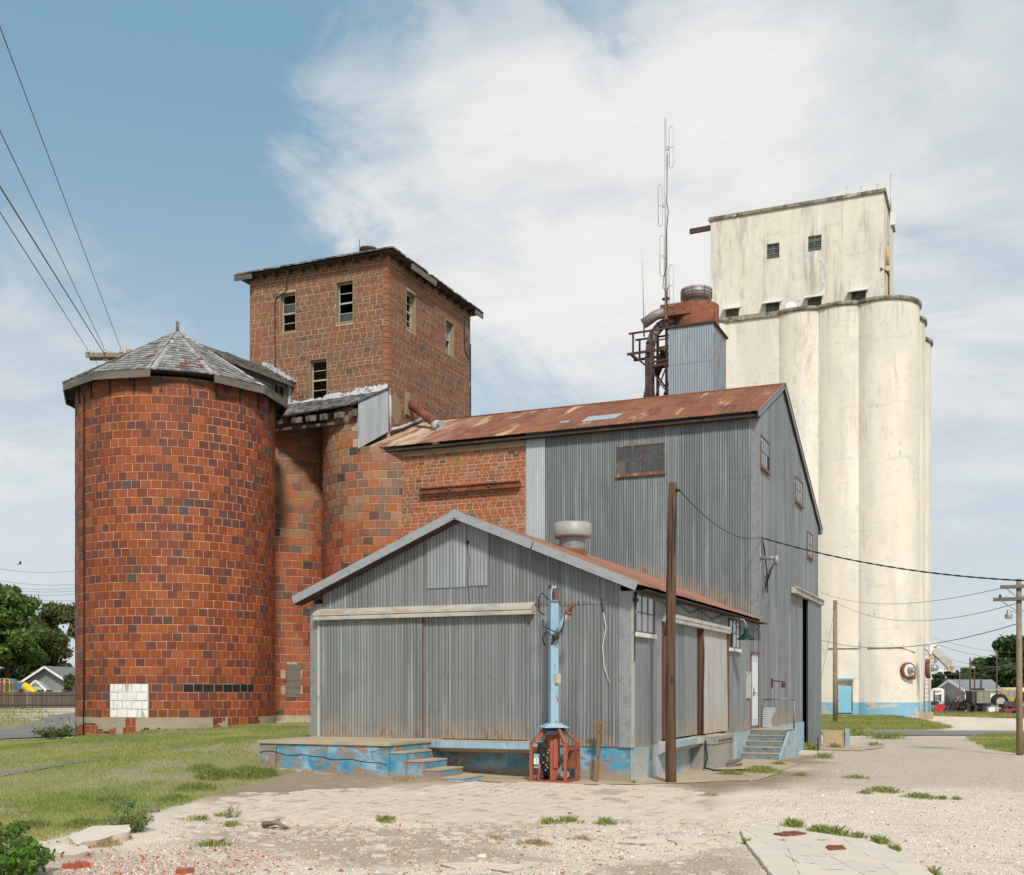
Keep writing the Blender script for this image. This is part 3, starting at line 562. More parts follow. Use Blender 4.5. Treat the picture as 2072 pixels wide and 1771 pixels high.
def chunk(uv, z0, z1, label, tilt=0.0, mat='slab', name='concrete_chunk', group='broken paving slabs by the weeds'):
    q = [G(*p) for p in uv]; q2 = rough([(x, y) for x, y, _ in q], .025, .1); c = (sum(p[0] for p in q2) / len(q2), sum(p[1] for p in q2) / len(q2)); zb = hz(*c)
    m = MB(); a = [(x, y, zb + z1 + tilt * (y - c[1])) for x, y in q2]; n = len(a)
    b = [(c[0] + (x - c[0]) * (.9 + rng.uniform(-.06, .06)), c[1] + (y - c[1]) * (.9 + rng.uniform(-.06, .06)), zb + z0) for x, y in q2]
    m.add(a + b, [list(range(n)), list(range(n, 2 * n))[::-1]] + [(i, (i + 1) % n, (i + 1) % n + n, i + n) for i in range(n)])
    return solo(m, name, mat, label, 'slab', (c[0], c[1], zb), group)
chunk([(136, 1706), (186, 1689), (262, 1690), (264, 1700), (200, 1714), (152, 1718)], -.03, .10, 'large broken concrete slab tilted up beside the tall weed clump', .06)
chunk([(92, 1722), (130, 1720), (150, 1724), (122, 1736), (100, 1732)], -.02, .06, 'small broken slab between the leafy bush and the large broken slab', .02)
chunk([(126, 1738), (138, 1722), (165, 1724), (180, 1734), (150, 1739)], -.02, .06, 'flat triangular slab fragment below the large broken slab', .02)
chunk([(150, 1716), (162, 1717), (186, 1732), (172, 1733)], -.02, .05, 'narrow strip of broken slab leaning under the large slab edge', .1)
chunk([(1062, 1676), (1080, 1666), (1096, 1667), (1082, 1677)], -.02, .09, 'squarish concrete block lying alone on the gravel near the paving', .03, group=None)
chunk([(1350, 1704), (1395, 1700), (1440, 1702), (1425, 1711), (1370, 1711)], -.02, .03, 'flat pale slab fragment flush with gravel left of the hatch slab', 0, group='flat slab remnants in the gravel')
chunk([(1265, 1702), (1340, 1700), (1352, 1708), (1300, 1713), (1250, 1709)], -.02, .028, 'thin grey patched slab remnant with dark cracks in the gravel', 0, group='flat slab remnants in the gravel')
chunk([(985, 1762), (1060, 1746), (1100, 1749), (1030, 1768)], -.02, .025, 'long sloping slab remnant near the lower edge of the yard', 0, group='flat slab remnants in the gravel')
chunk([(890, 1752), (990, 1748), (1020, 1754), (920, 1762)], -.02, .025, 'broad flat slab remnant beside the brick rubble', 0, group='flat slab remnants in the gravel')
def rock(c, r, mat, label, group=None, sq=.7, colr_=None):
    b = bmesh.new(); bmesh.ops.create_icosphere(b, subdivisions=2, radius=r)
    for v in b.verts: v.co = v.co * (1 + rng.uniform(-.16, .16)); v.co.z *= sq
    m = bpy.data.meshes.new('rock'); b.to_mesh(m); b.free(); m.materials.append(MAT[mat]); o = bpy.data.objects.new('rock', m); COL.objects.link(o); o.location = c
    return tag(o, label, 'rock', group)
g = G(228, 1684); rock((g[0], g[1], g[2] + .05), .085, 'slab', 'upright pale rock beside the tall weed clump', sq=1.25)
g = G(312, 1643); rock((g[0], g[1], g[2] + .02), .09, 'wood_grey', 'dark grey rock at the lawn edge above the paving', sq=.5)
g = G(1310, 1720); g = G(975, 1735); rock((g[0], g[1], g[2] + .01), .06, 'slab', 'small white rock beside the straw on bare dirt', sq=.6)
m = MB(); a = G(533, 1676); b_ = G(585, 1680); m.tube([(a[0], a[1], a[2] + .05), ((a[0] + b_[0]) / 2, (a[1] + b_[1]) / 2, a[2] + .09), (b_[0], b_[1], b_[2] + .02)], [.05, .035, .015], 7); m.tube([(a[0] + .1, a[1], a[2] + .06), (a[0] + .2, a[1] + .12, a[2] + .13)], [.03, .012], 6)
solo(m, 'driftwood', 'wood_tan', 'twisted brown piece of wood lying on the dirt', 'wood', a)

# flat flakes of broken paving over the dirt
m = MB()
for i in range(900):
    u, v = rng.uniform(330, 1480), rng.uniform(1662, 1775)
    if rng.random() < .45: v = 1664 + (v - 1664) * .35
    x, y, z = G(u, v); r_ = rng.choice((.02, .03, .035, .05, .05, .08)) * rng.uniform(.7, 1.4); a0 = rng.uniform(0, 6.28); k = rng.choice((4, 5, 5, 6))
    pts = [(x + r_ * rng.uniform(.6, 1.25) * math.cos(a0 + 6.283 * j / k) * 1.3, y + r_ * rng.uniform(.6, 1.25) * math.sin(a0 + 6.283 * j / k), z - .005 + rng.uniform(-.004, .004)) for j in range(k)]
    m.prism(pts, (0, 0, rng.uniform(.01, .026)), rng.choice(((.60, .50, .41), (.66, .57, .48), (.58, .48, .39), (.48, .40, .32), (.62, .52, .42))))
tag(solo(m, 'paving_flakes', 'stone', 'loose flat flakes of broken paving scattered over the dirt', 'rubble'), kind='stuff')
# ------------------------------------------------------------------ clay tile silos
ORANGE, RUSTY, PURPLE, GREYT = (0.40, 0.115, 0.042), (0.275, 0.078, 0.04), (0.165, 0.062, 0.052), (0.085, 0.075, 0.07)
def jit(c, a=.14, r=rng):
    k = 1 + round(r.uniform(-1, 1) * 2) / 2 * a; return tuple(v * k for v in c)
def pick(pal):
    t = rng.random(); acc = 0
    for c, p in pal:
        acc += p
        if t < acc: return c
    return pal[-1][0]
PAL_BIG = [((0.315, 0.086, 0.029), .22), ((0.25, 0.066, 0.026), .32), ((0.19, 0.054, 0.028), .27), ((0.135, 0.052, 0.039), .18), (GREYT, .007)]
PAL_LOW = [((0.36, 0.10, 0.036), .42), ((0.30, 0.085, 0.036), .32), ((0.22, 0.072, 0.04), .18), ((0.13, 0.06, 0.05), .06)]
PAL_PALE = [((0.33, 0.17, 0.095), .36), ((0.26, 0.115, 0.065), .30), ((0.37, 0.125, 0.05), .2), ((0.18, 0.105, 0.075), .11), ((0.08, 0.06, 0.05), .03)]
def unit_brick(col, mat, name='tile'):
    """1 x 1 x 1 laid unit: face at -Y, softened edges"""
    m = MB(); e, d = .035, .12
    vs = [(-.5, .5, -.5), (.5, .5, -.5), (.5, .5, .5), (-.5, .5, .5), (-.5, -.5 + d, -.5), (.5, -.5 + d, -.5), (.5, -.5 + d, .5), (-.5, -.5 + d, .5), (-.5 + e, -.5, -.5 + e), (.5 - e, -.5, -.5 + e), (.5 - e, -.5, .5 - e), (-.5 + e, -.5, .5 - e)]
    fs = [(8, 9, 10, 11), (4, 5, 9, 8), (5, 6, 10, 9), (6, 7, 11, 10), (7, 4, 8, 11), (0, 1, 5, 4), (1, 2, 6, 5), (2, 3, 7, 6), (3, 0, 4, 7)]
    m.add(vs, fs, col); return m
UB = unit_brick((1, 1, 1), None); UBV = np.array(UB.V); 
class Lay:
    """collects laid units, then makes the best-seen ones parts and joins the rest into one piece of masonry"""
    def __init__(s, parent, mat, name): s.p, s.mat, s.name, s.items = parent, mat, name, []; s.must = []
    def add(s, c, rotz, size, col, score, must=False): s.items.append((score + (1e6 if must else 0), c, rotz, size, col))
    def finish(s, limit=300):
        s.items.sort(key=lambda t: -t[0]); cache = {}
        for sc_, c, rz, size, col in s.items[:limit]:
            key = tuple(round(v, 2) for v in col)
            if key not in cache: cache[key] = unit_brick(col, None).mesh(s.name, s.mat)
            piece(s.name, cache[key], s.p, c, (rng.uniform(-.006, .006), 0, rz), size)
        rest = s.items[limit:]
        if rest:
            V, F, C = [], [], []
            for k, (sc_, c, rz, size, col) in enumerate(rest):
                v = UBV * np.array(size); cs, sn = math.cos(rz), math.sin(rz)
                V.append(np.stack([v[:, 0] * cs - v[:, 1] * sn + c[0], v[:, 0] * sn + v[:, 1] * cs + c[1], v[:, 2] + c[2]], 1)); F.append(np.array(UB.F) + k * 12); C += [col] * 9
            np_mesh(s.name + '_masonry', np.concatenate(V), np.concatenate(F), s.mat, np.array(C), s.p, kind='stuff')
def facing(c, n):
    d = Vector(CAM) - Vector(c); dist = d.length; return max(0, d.dot(Vector(n)) / dist) / dist ** 2 * 1000 if d.dot(Vector(n)) > 0 else -dist
def quant(c): return c
def ring_tiles(lay, c, rad, z0, rows, rh, w, pal, a0, a1, special=None, skip=None, edges=None):
    n = max(8, round((a1 - a0) * rad / w)); da = (a1 - a0) / n
    for r in range(rows):
        z = z0 + rh * (r + .5); p = pal(z) if callable(pal) else pal
        off = (r % 2) * .5 + rng.uniform(-.08, .08); cuts = [(i + off + rng.uniform(-.07, .07)) * da for i in range(n + 1)]
        if edges and edges[0] < z < edges[1]: cuts = sorted([k_ for k_ in cuts if min(abs(k_ + a0 - e_) for e_ in edges[2:]) > .25 * da] + [e_ - a0 for e_ in edges[2:]])
        for i in range(len(cuts) - 1):
            a = a0 + (cuts[i] + cuts[i + 1]) / 2; wd = (cuts[i + 1] - cuts[i]) * rad - rng.uniform(.012, .021)
            nv = (math.cos(a), math.sin(a), 0); jo = rng.uniform(-.004, .006)
            ctr = (c[0] + (rad - .05 + jo) * nv[0], c[1] + (rad - .05 + jo) * nv[1], z + rng.uniform(-.004, .004))
            if skip and skip(ctr): continue
            col = jit(pick(p), .08); must = False
            if special:
                s_ = special(view((c[0] + rad * nv[0], c[1] + rad * nv[1], z)))
                if s_: col, must = s_, True
            lay.add(ctr, a + math.pi / 2, (wd, .10, rh - rng.uniform(.012, .021)), quant(col), facing(ctr, nv), must)

BS = (-18.64, 8.6); BR = 3.22
a_cam = math.atan2(CAM[1] - BS[1], CAM[0] - BS[0])
silo = thing('round_silo', 'fat round silo of glazed orange clay tiles under a shingled cone roof', 'silo', (BS[0], BS[1], .3))
m = MB(); m.smooth = True; m.lathe((BS[0], BS[1], 0), [(BR - .008, -1), (BR - .008, 11.62), (.2, 11.62)], 96); m.build('mortar_wall', 'mortar_brown', silo)
def paint(v):
    u, y, _ = v
    if 222 < u < 301 and 1384 < y < 1452: return (0.80, 0.79, 0.76)
    if 364 < u < 513 and 1383 < y < 1404: return (0.018, 0.018, 0.018)
lay = Lay(silo, 'tile', 'tile')
aw = [t for t in [a_cam - 1.5 + i * .005 for i in range(600)] if 222 < view((BS[0] + BR * math.cos(t), BS[1] + BR * math.sin(t), 1.6))[0] < 301]
ring_tiles(lay, BS, BR, -.24, 45, .262, .315, PAL_BIG, a_cam - 2.0, a_cam + 2.2, paint, lambda p: p[2] > 11.5, (1.07, 2.11, aw[0], aw[-1]))
lay.finish()
m = MB()
m.lathe((BS[0], BS[1], 0), [(BR - .02, 1.075), (BR - .003, 1.075), (BR - .003, 2.10), (BR - .02, 2.10)], 12, aw[0], aw[-1], smooth=False); m.build('white_patch', 'cream_paint', silo)
# cement render round the foot, broken away in places
m = MB(); na = 150; hz_ = [0.0]; zt = 1.06
for i in range(na):
    for k in range(22):
        a = a_cam - 1.9 + 3.9 * i / na; a2 = a_cam - 1.9 + 3.9 * (i + 1) / na; z0, z1 = zt - (k + 1) * .06, zt - k * .06
        u = view((BS[0] + BR * math.cos(a), BS[1] + BR * math.sin(a), .8))[0]; vv = view((BS[0] + BR * math.cos(a), BS[1] + BR * math.sin(a), (z0 + z1) / 2))[1]
        nzv = 7 * float(vnoise(np.array([i * .35]), np.array([k * .35]), 1, 4)) + 3 * float(vnoise(np.array([i * .9]), np.array([k * .9]), 1, 6))
        gone = (vv > 1474 + nzv and (u < 232 or 246 < u < 320)) or (251 + nzv * .3 < u < 270 and vv < 1484) or (428 < u < 449 + nzv and vv < 1476) or (458 < u < 521 + nzv)
        if u < 196 - (vv - 1470) * .3 and vv > 1466 + nzv: gone = True
        if gone: continue
        r0 = BR - .02; r1 = BR + .022
        pts = [(BS[0] + r * math.cos(t), BS[1] + r * math.sin(t), z) for r in (r0, r1) for t in (a, a2) for z in (z0, z1)]
        m.add(pts, [(4, 6, 7, 5), (0, 4, 5, 1), (2, 3, 7, 6), (1, 5, 7, 3), (0, 2, 6, 4)])
m.build('plinth_render', 'stucco', silo)
# roof: twelve facets of wooden shingles
def shingles(mb, A, B, C, D, rows, w, pal, thick=.03, miss=0.0, jag=.25):
    """A-B eave, D-C top edge; rows of overlapping shingles"""
    A, B, C, D = map(vec, (A, B, C, D)); N = (B - A).cross(D - A)
    if N.length < 1e-6: return
    N.normalize(); N = N if N.z > 0 else -N
    for r in range(rows):
        t0, t1 = r / rows, (r + 1.25) / rows
        P0, P1 = A.lerp(D, t0), B.lerp(C, t0); Q0, Q1 = A.lerp(D, min(1, t1)), B.lerp(C, min(1, t1)); L = (P1 - P0).length
        k = max(1, round(L / w)); s = 0.0
        cuts = [0] + [min(.98, max(.02, (i + rng.uniform(-.3, .3)) / k)) for i in range(1, k)] + [1]
        for i in range(k):
            if rng.random() < miss * (1.6 - t0): continue
            a, b = cuts[i], cuts[i + 1]
            if b - a < .01: continue
            g_ = .004 / max(L, .1); j = rng.uniform(-jag, jag) / rows * .4
            p0, p1, q0, q1 = P0.lerp(P1, a + g_) + (A - D) * j * .5, P0.lerp(P1, b - g_) + (A - D) * j * .5, Q0.lerp(Q1, a), Q0.lerp(Q1, b)
            up = N * (thick + rng.uniform(0, .012)); lo = N * .004
            mb.add([p0 + up, p1 + up, q1 + lo, q0 + lo, p0, p1], [(0, 1, 2, 3), (4, 5, 1, 0), (4, 0, 3), (5, 2, 1)], jit(pick(pal), .2))
PAL_SH = [((0.26, 0.255, 0.245), .6), ((0.33, 0.325, 0.31), .18), ((0.17, 0.165, 0.155), .21), ((0.17, 0.07, 0.06), .012)]
ER, EZ, AZ_ = 3.66, 11.72, 14.0
face0 = a_cam + R(2.5)
vert = [(BS[0] + ER * math.cos(face0 + R(30 * k + 15)), BS[1] + ER * math.sin(face0 + R(30 * k + 15)), EZ) for k in range(12)]
apex = (BS[0], BS[1], AZ_)
roof = MB(); 
for k in range(12): roof.add([vert[k], vert[(k + 1) % 12], apex], [(0, 1, 2)])
for k in range(12): a, b = vert[k], vert[(k + 1) % 12]; roof.add([a, b, (BS[0] + (a[0] - BS[0]) * .8, BS[1] + (a[1] - BS[1]) * .8, EZ + .02), (BS[0] + (b[0] - BS[0]) * .8, BS[1] + (b[1] - BS[1]) * .8, EZ + .02)], [(0, 1, 3, 2)])
roof = roof.build('roof', 'wood_dark', silo)
m = MB()
for k in range(12):
    front = k == 11
    pal = PAL_SH
    shingles(m, vert[k], vert[(k + 1) % 12], apex, apex, 17, .17, pal, .035, .02)
A, B = vec(vert[11]), vec(vert[0])
for i in range(26):     # patch of bare red shingles on the front facet
    s_, t_ = rng.uniform(.45, .85), rng.uniform(.07, .2); p = A.lerp(B, s_).lerp(vec(apex), t_); q = A.lerp(B, s_ + .05).lerp(vec(apex), t_); u_ = (vec(apex) - p).normalized() * .13; n_ = Vector((math.cos(face0), math.sin(face0), 1.4)).normalized() * .045
    m.add([p + n_, q + n_, q + u_ + n_ * .7, p + u_ + n_ * .7, p, q], [(0, 1, 2, 3), (4, 5, 1, 0)], jit((0.20, 0.055, 0.045), .2))
m.build('shingles', 'shingle', roof, kind='stuff')
for k in range(12):     # hip caps: pairs of pale boards
    v_ = vec(vert[k]); d = vec(apex) - v_; pale = k in (11, 0, 1)
    m = MB(); side = d.cross(Vector((0, 0, 1))).normalized(); nrm = side.cross(d).normalized()
    nrm = nrm if nrm.z > 0 else -nrm
    for i in range(17):
        for s_ in (-1, 1):
            if rng.random() < (.10 if pale else .3): continue
            p = v_ + d * (i / 17.5) ; q = v_ + d * ((i + 1.2) / 17.5); w_ = .17 * (1 - .35 * i / 17)
            o_ = nrm * .05; dn = nrm * -.035
            m.add([p + o_, p + side * s_ * w_ + dn + nrm * .05, q + side * s_ * w_ + dn + nrm * .02, q + o_ * .6, p, p + side * s_ * w_ + dn], [(0, 1, 2, 3), (4, 5, 1, 0)], jit((0.47, 0.46, 0.44) if pale else (0.30, 0.29, 0.28), .15))
        if pale: p = v_ + d * (i / 17.5); q = v_ + d * ((i + 1) / 17.5); m.add([p + nrm * .058 - side * .012, p + nrm * .058 + side * .012, q + nrm * .058 + side * .012, q + nrm * .058 - side * .012], [(0, 1, 2, 3)], (0.16, 0.04, 0.035))
    m.build('hip_cap', 'shingle', roof)
for k in range(12):
    if k == 11: continue    # the board over the front has fallen off
    a, b = vec(vert[k]), vec(vert[(k + 1) % 12]); m = MB(); ic = (a + b) / 2 - vec(apex); ic.z = 0; ic.normalize()
    m.obox(a - Vector((0, 0, .24)), (b - a).normalized(), (0, 0, 1), ic, .01, (b - a).length - .01, 0, .225, -.03, .012); m.build('fascia_board', 'wood_grey', roof)
for k in range(24):
    a = face0 + R(15 * k + 4); m = MB(); c_, s_ = math.cos(a), math.sin(a)
    m.obox((BS[0], BS[1], 0), (-s_, c_, 0), (0, 0, 1), (c_, s_, 0), -.022, .022, 11.12 + rng.uniform(-.04, .04), 11.62, BR + .012, BR + .05); m.build('strap', 'black_paint', silo)
m = MB(); m.tube([(BS[0], BS[1], AZ_ - .1), (BS[0], BS[1], AZ_ + .33)], .055, 8); m.build('finial', 'wood_grey', roof)
a = math.atan2(S(173, 1398, 38.3)[1] - BS[1], S(173, 1398, 38.3)[0] - BS[0]) + .05
best = min((abs(view((BS[0] + BR * math.cos(t), BS[1] + BR * math.sin(t), 6))[0] - 171), t) for t in [a_cam - 2.4 + i * .004 for i in range(900)] if (math.cos(t) * (CAM[0] - BS[0]) + math.sin(t) * (CAM[1] - BS[1])) > BR)[1]
p = (BS[0] + (BR + .03) * math.cos(best), BS[1] + (BR + .03) * math.sin(best)); m = MB(); m.tube([(p[0] + .25 * math.cos(best), p[1] + .25 * math.sin(best), 11.7), (p[0] + .02, p[1], 11.2), (p[0], p[1], 8), (p[0] + .015, p[1], 4), (p[0] - .01, p[1], 0)], .022, 5); m.build('lightning_cable', 'black', silo)

# two slimmer silos joined behind it
SR = 2.6; SSC = [(-14.0, 15.1), (-19.2, 15.1)]
LAB = ['slim clay tile silo standing against the striped brick wall of the mill', 'slim clay tile silo squeezed between the fat silo and its twin']
def palz(z):
    k = min(1, max(0, (z - 6.6) / 2.2)); return [(c, p * (1 - k)) for c, p in PAL_LOW] + [(c, p * k) for c, p in PAL_PALE]
for c, lab in zip(SSC, LAB):
    t = thing('slim_silo', lab, 'silo', (c[0], c[1], .5), 'slim silos under the brick tower')
    m = MB(); m.smooth = True; m.lathe((c[0], c[1], 0), [(SR - .008, -.5), (SR - .008, 10.4 if c[0] > -16 else 11.85)], 80)
    if c[0] > -16: m.lathe((c[0], c[1], 0), [(SR - .008, 10.4), (SR - .008, 11.85)], 44, math.pi / 2 - .02, 1.5 * math.pi + .02)
    m.build('mortar_wall', 'mortar', t)
    ac = math.atan2(CAM[1] - c[1], CAM[0] - c[0]); lay = Lay(t, 'tile_dull', 'tile')
    hole = (lambda p: abs(view(p)[0] - 593) < 16 and 1336 < view(p)[1] < 1410) if c[0] < -16 else (lambda p: p[0] > -14.12 and p[2] > 10.42)
    ring_tiles(lay, c, SR, .35, 40, .29, .40, palz, ac - 1.9, ac + 1.7, None, hole)
    lay.finish()
    if c[0] < -16:        # boarded hatch near the foot
        d_ = Vector((CAM[0] - c[0], CAM[1] - c[1], 0)).normalized(); q = None
        for k in range(-400, 400):
            a = ac + k * .003; p = (c[0] + SR * math.cos(a), c[1] + SR * math.sin(a), 2)
            if q is None or abs(view(p)[0] - 593) < abs(view(q[0])[0] - 593): q = (p, a)
        (px_, py_, _), a = q; U = (-math.sin(a), math.cos(a), 0); N = (math.cos(a), math.sin(a), 0); O = (px_, py_, 0)
        fr = MB(); fr.obox(O, U, (0, 0, 1), N, -.29, .29, 1.62, 3.02, -.10, -.05); fr = fr.build('hatch', 'dark', t)
        m = MB(); m.obox(O, U, (0, 0, 1), N, -.28, .28, 1.65, 2.88, -.045, .02); m.build('board', 'wood_grey', fr)
        m = MB(); m.obox(O, U, (0, 0, 1), N, -.33, -.25, 2.25, 2.33, .022, .05); m.build('hinge', 'rust', fr)
        m = MB(); m.lathe((c[0], c[1], 0), [(SR + .03, -.2), (SR + .03, .98), (SR - .02, 1.0)], 60); m.build('plinth_render', 'stucco', t)
# ------------------------------------------------------------------ brick tower
PAL_TW = [((0.235, 0.112, 0.063), .50), ((0.26, 0.115, 0.061), .27), ((0.20, 0.096, 0.06), .15), ((0.30, 0.105, 0.046), .05), ((0.125, 0.08, 0.062), .03)]
PAL_WALL = [((0.40, 0.125, 0.05), .45), ((0.33, 0.115, 0.055), .3), ((0.36, 0.19, 0.11), .14), ((0.23, 0.12, 0.075), .08), ((0.11, 0.075, 0.06), .03)]
def wall_rects(u0, u1, v0, v1, holes):
    us = sorted({u0, u1, *[h[0] for h in holes], *[h[1] for h in holes]}); vs = sorted({v0, v1, *[h[2] for h in holes], *[h[3] for h in holes]})
    for a, b in zip(us, us[1:]):
        for c, d in zip(vs, vs[1:]):
            cu, cv = (a + b) / 2, (c + d) / 2
            if not any(h[0] < cu < h[1] and h[2] < cv < h[3] for h in holes): yield a, b, c, d
def plane_bricks(lay, O, U, N, u0, u1, v0, v1, holes, heights, wr, pal, prob=None, joint=.012):
    O, U, N = vec(O), vec(U), vec(N); rz = math.atan2(N.y, N.x) + math.pi / 2; v = v0; r = 0
    while v < v1 - .06:
        h = min(rng.choice(heights), v1 - v); u = u0 - rng.uniform(0, wr[0]); r += 1; drift = rng.uniform(-.006, .006)
        while u < u1 - .03:
            w = rng.uniform(*wr); a, b = max(u, u0), min(u + w, u1); u += w
            segs = [(a, b)]
            for hh in holes:
                if hh[2] < v + h * .6 and hh[3] > v + h * .4:
                    segs = [s_ for p, q in segs for s_ in ((p, min(q, hh[0])), (max(p, hh[1]), q)) if s_[1] - s_[0] > .04]
            for p, q in segs:
                if q - p < .04: continue
                c = O + U * ((p + q) / 2) + Vector((0, 0, v + h / 2 + drift)) - N * (.045 - rng.uniform(-.004, .005))
                P = pal(c) if callable(pal) else pal
                lay.add(tuple(c), rz, (q - p - joint, .09, h - joint), quant(jit(pick(P), .1)), facing(c, N))
        v += h
TX0, TX1, TY0, TY1, TZ = -20.02, -13.86, 14.46, 21.5, 17.92
tower = thing('brick_tower', 'tall square brown brick tower with broken windows above the silos', 'tower', (-16.94, 17.98, 0))
WF = [(-18.62, -17.88, 15.62, 17.16), (-16.1, -15.34, 15.66, 17.24), (-17.28, -16.48, 12.9, 14.46)]
WR = [(15.86, 16.62, 15.68, 17.12), (19.16, 19.92, 15.58, 17.0)]
core = MB(); T = .30
for a, b, c, d in wall_rects(TX0 + .008, TX1 - .008, 8, TZ, WF): core.box(a, b, TY0 + .008, TY0 + T, c, d)
for a, b, c, d in wall_rects(TY0 + T, TY1 - .05, 8, TZ, WR): core.box(TX1 - T, TX1 - .008, a, b, c, d)
core.box(TX0 + .008, TX0 + T, TY0 + T, 15.6, 8, TZ); core.box(TX0 + .008, TX0 + T, 16.2, TY1, 8, TZ); core.box(TX0 + .008, TX0 + T, 15.6, 16.2, 8, 14.6); core.box(TX0 + .008, TX0 + T, 15.6, 16.2, 16.0, TZ)
core.box(TX0 + T, TX1 - T, TY1 - T, TY1 - .05, 8, TZ); core.box(TX0 + T, TX1 - T, TY0 + T, TY1 - T, 14.9, 15.1)
core.build('mortar_wall', 'mortar', tower)
lay = Lay(tower, 'brick', 'brick')
plane_bricks(lay, (0, TY0, 0), (1, 0, 0), (0, -1, 0), TX0, TX1 - .2, 11.6, TZ, WF, (.195, .195, .19, .12, .12), (.27, .36), PAL_TW)
plane_bricks(lay, (TX1, 0, 0), (0, 1, 0), (1, 0, 0), TY0 + .2, TY1, 10.2, TZ, WR, (.195, .195, .19, .12, .12), (.27, .36), PAL_TW)
v = 11.5; k = 0
while v < TZ - .1:      # corner quoins of plain orange blocks
    h = .2; lay.add((TX1 - .1 + .012, TY0 + .1 - .012, v + h / 2), 0, (.215, .215, h - .02), quant(jit((0.33, 0.13, 0.07), .15)), .0005); v += h
lay.finish()
def tower_window(O, U, N, u0, u1, v0, v1, panes, lab=None):
    f = MB(); w = .024; n0 = -.24
    def b(a, c, e, g, n1=.05): f.obox(O, U, (0, 0, 1), N, a, c, e, g, n0, n0 + n1)
    rv = MB()       # sandy plaster reveal
    for a, c, e, g in ((u0 - .002, u0 + .022, v0, v1), (u1 - .022, u1 + .002, v0, v1), (u0 + .022, u1 - .022, v0 - .01, v0 + .05), (u0 + .022, u1 - .022, v1 - .03, v1)): rv.obox(O, U, (0, 0, 1), N, a, c, e, g, -.30, .005)
    a, c, e, g = u0 + .022, u1 - .022, v0 + .05, v1 - .03
    b(a, a + w, e, g); b(c - w, c, e, g); b(a + w, c - w, e, e + .04); b(a + w, c - w, g - .04, g); mid = (e + g) / 2; b(a + w, c - w, mid - .028, mid + .028)
    for q in ((e + mid) / 2, (g + mid) / 2): b(a + w, c - w, q - .011, q + .011, .03)
    fo = f.build('window', 'sash_pale', tower); rv.build('reveal', 'plaster', fo)
    for i, (p0, p1) in enumerate(((e, (e + mid) / 2), ((e + mid) / 2, mid), (mid, (g + mid) / 2), ((g + mid) / 2, g))):
        if panes[i]: m = MB(); m.obox(O, U, (0, 0, 1), N, a + w, c - w, p0 + .02, p1 - .02, n0 + .01, n0 + .018); m.build('pane', panes[i], fo)
F_, RG = ((0, TY0, 0), (1, 0, 0), (0, -1, 0)), ((TX1, 0, 0), (0, 1, 0), (1, 0, 0))
tower_window(*F_, *WF[0], (None, None, 'glass_dark', None)); tower_window(*F_, *WF[1], ('glass_dark', None, None, None)); tower_window(*F_, *WF[2], (None, None, None, None))
tower_window(*RG, *WR[0], (None, None, None, None)); tower_window(*RG, *WR[1], ('glass_sky', None, 'glass_sky', 'glass_sky'))
# shallow hipped roof of rotting shingles
OV = .42; e = [(TX0 - OV, TY0 - OV, 17.98), (TX1 + OV, TY0 - OV, 17.98), (TX1 + OV, TY1 + OV, 17.98), (TX0 - OV, TY1 + OV, 17.98)]; top = ((TX0 + TX1) / 2, (TY0 + TY1) / 2, 19.7)
m = MB()
for k in range(4): m.add([e[k], e[(k + 1) % 4], top], [(0, 1, 2)])
m.quad(*[(x, y, z - .05) for x, y, z in e]); roof = m.build('roof', 'wood_dark', tower)
m = MB()
for k in range(4): shingles(m, e[k], e[(k + 1) % 4], top, top, 18, .2, [((0.26, 0.25, 0.24), .5), ((0.40, 0.39, 0.37), .2), ((0.12, 0.11, 0.10), .26), ((0.14, 0.05, 0.045), .04)], .05, .05, .9)
m.build('shingles', 'shingle', roof, kind='stuff')
for k in range(11):     # rafter tails
    y = TY0 + .2 + k * .66; m = MB(); m.box(TX1 - .05, TX1 + OV - .1, y - .035, y + .035, 17.80, 17.91); m.build('rafter', 'wood_dark', roof)
    x = TX0 + .15 + k * .59; m = MB(); m.box(x - .035, x + .035, TY0 - OV + .1, TY0 + .05, 17.80, 17.91); m.build('rafter', 'wood_dark', roof)
m = MB(); m.box(TX1 + OV - .05, TX1 + OV, TY0 + 1.1, TY0 + 3.1, 17.72, 17.94); m.build('fascia_board', 'wood_grey', roof)
m = MB(); m.box(TX1 + OV - .05, TX1 + OV, TY1 - .35, TY1 + .4, 17.74, 17.93); m.build('fascia_board', 'wood_grey', roof)
m = MB(); m.box(TX0 - OV, TX0 + .4, TY0 - OV, TY0 - OV + .05, 17.76, 17.95); m.build('fascia_board', 'wood_grey', roof)
m = MB(); m.lathe((-16.79, 18, 19.25), [(.34, 0), (.34, .5), (.37, .52), (.37, .6), (.1, .68)], 16); m.tube([(-17.2, 18, 19.5), (-17.2, 18, 20.3)], .012, 5); m.build('roof_ventilator', 'brown_steel', tower)
m = MB(); m.tube([(-18.0, TY0 - .35, 17.8), (-18.3, TY0 - .04, 17.2), (-18.75, TY0 - .03, 17.0), (-18.82, TY0 - .03, 16.8), (-18.8, TY0 - .03, 14.0), (-18.85, TY0 - .1, 13.7)], .02, 5); m.build('lightning_cable', 'black', tower)
m = MB(); m.tube([(TX1 + .3, 20.3, 17.8), (TX1 + .03, 20.9, 16.2), (TX1 + .03, 21.3, 15.9), (TX1 + .03, 21.45, 16.6), (TX1 + .03, 21.47, 12)], .02, 5); m.build('lightning_cable', 'black', tower)
m = MB()    # bare plaster scar low on the right face
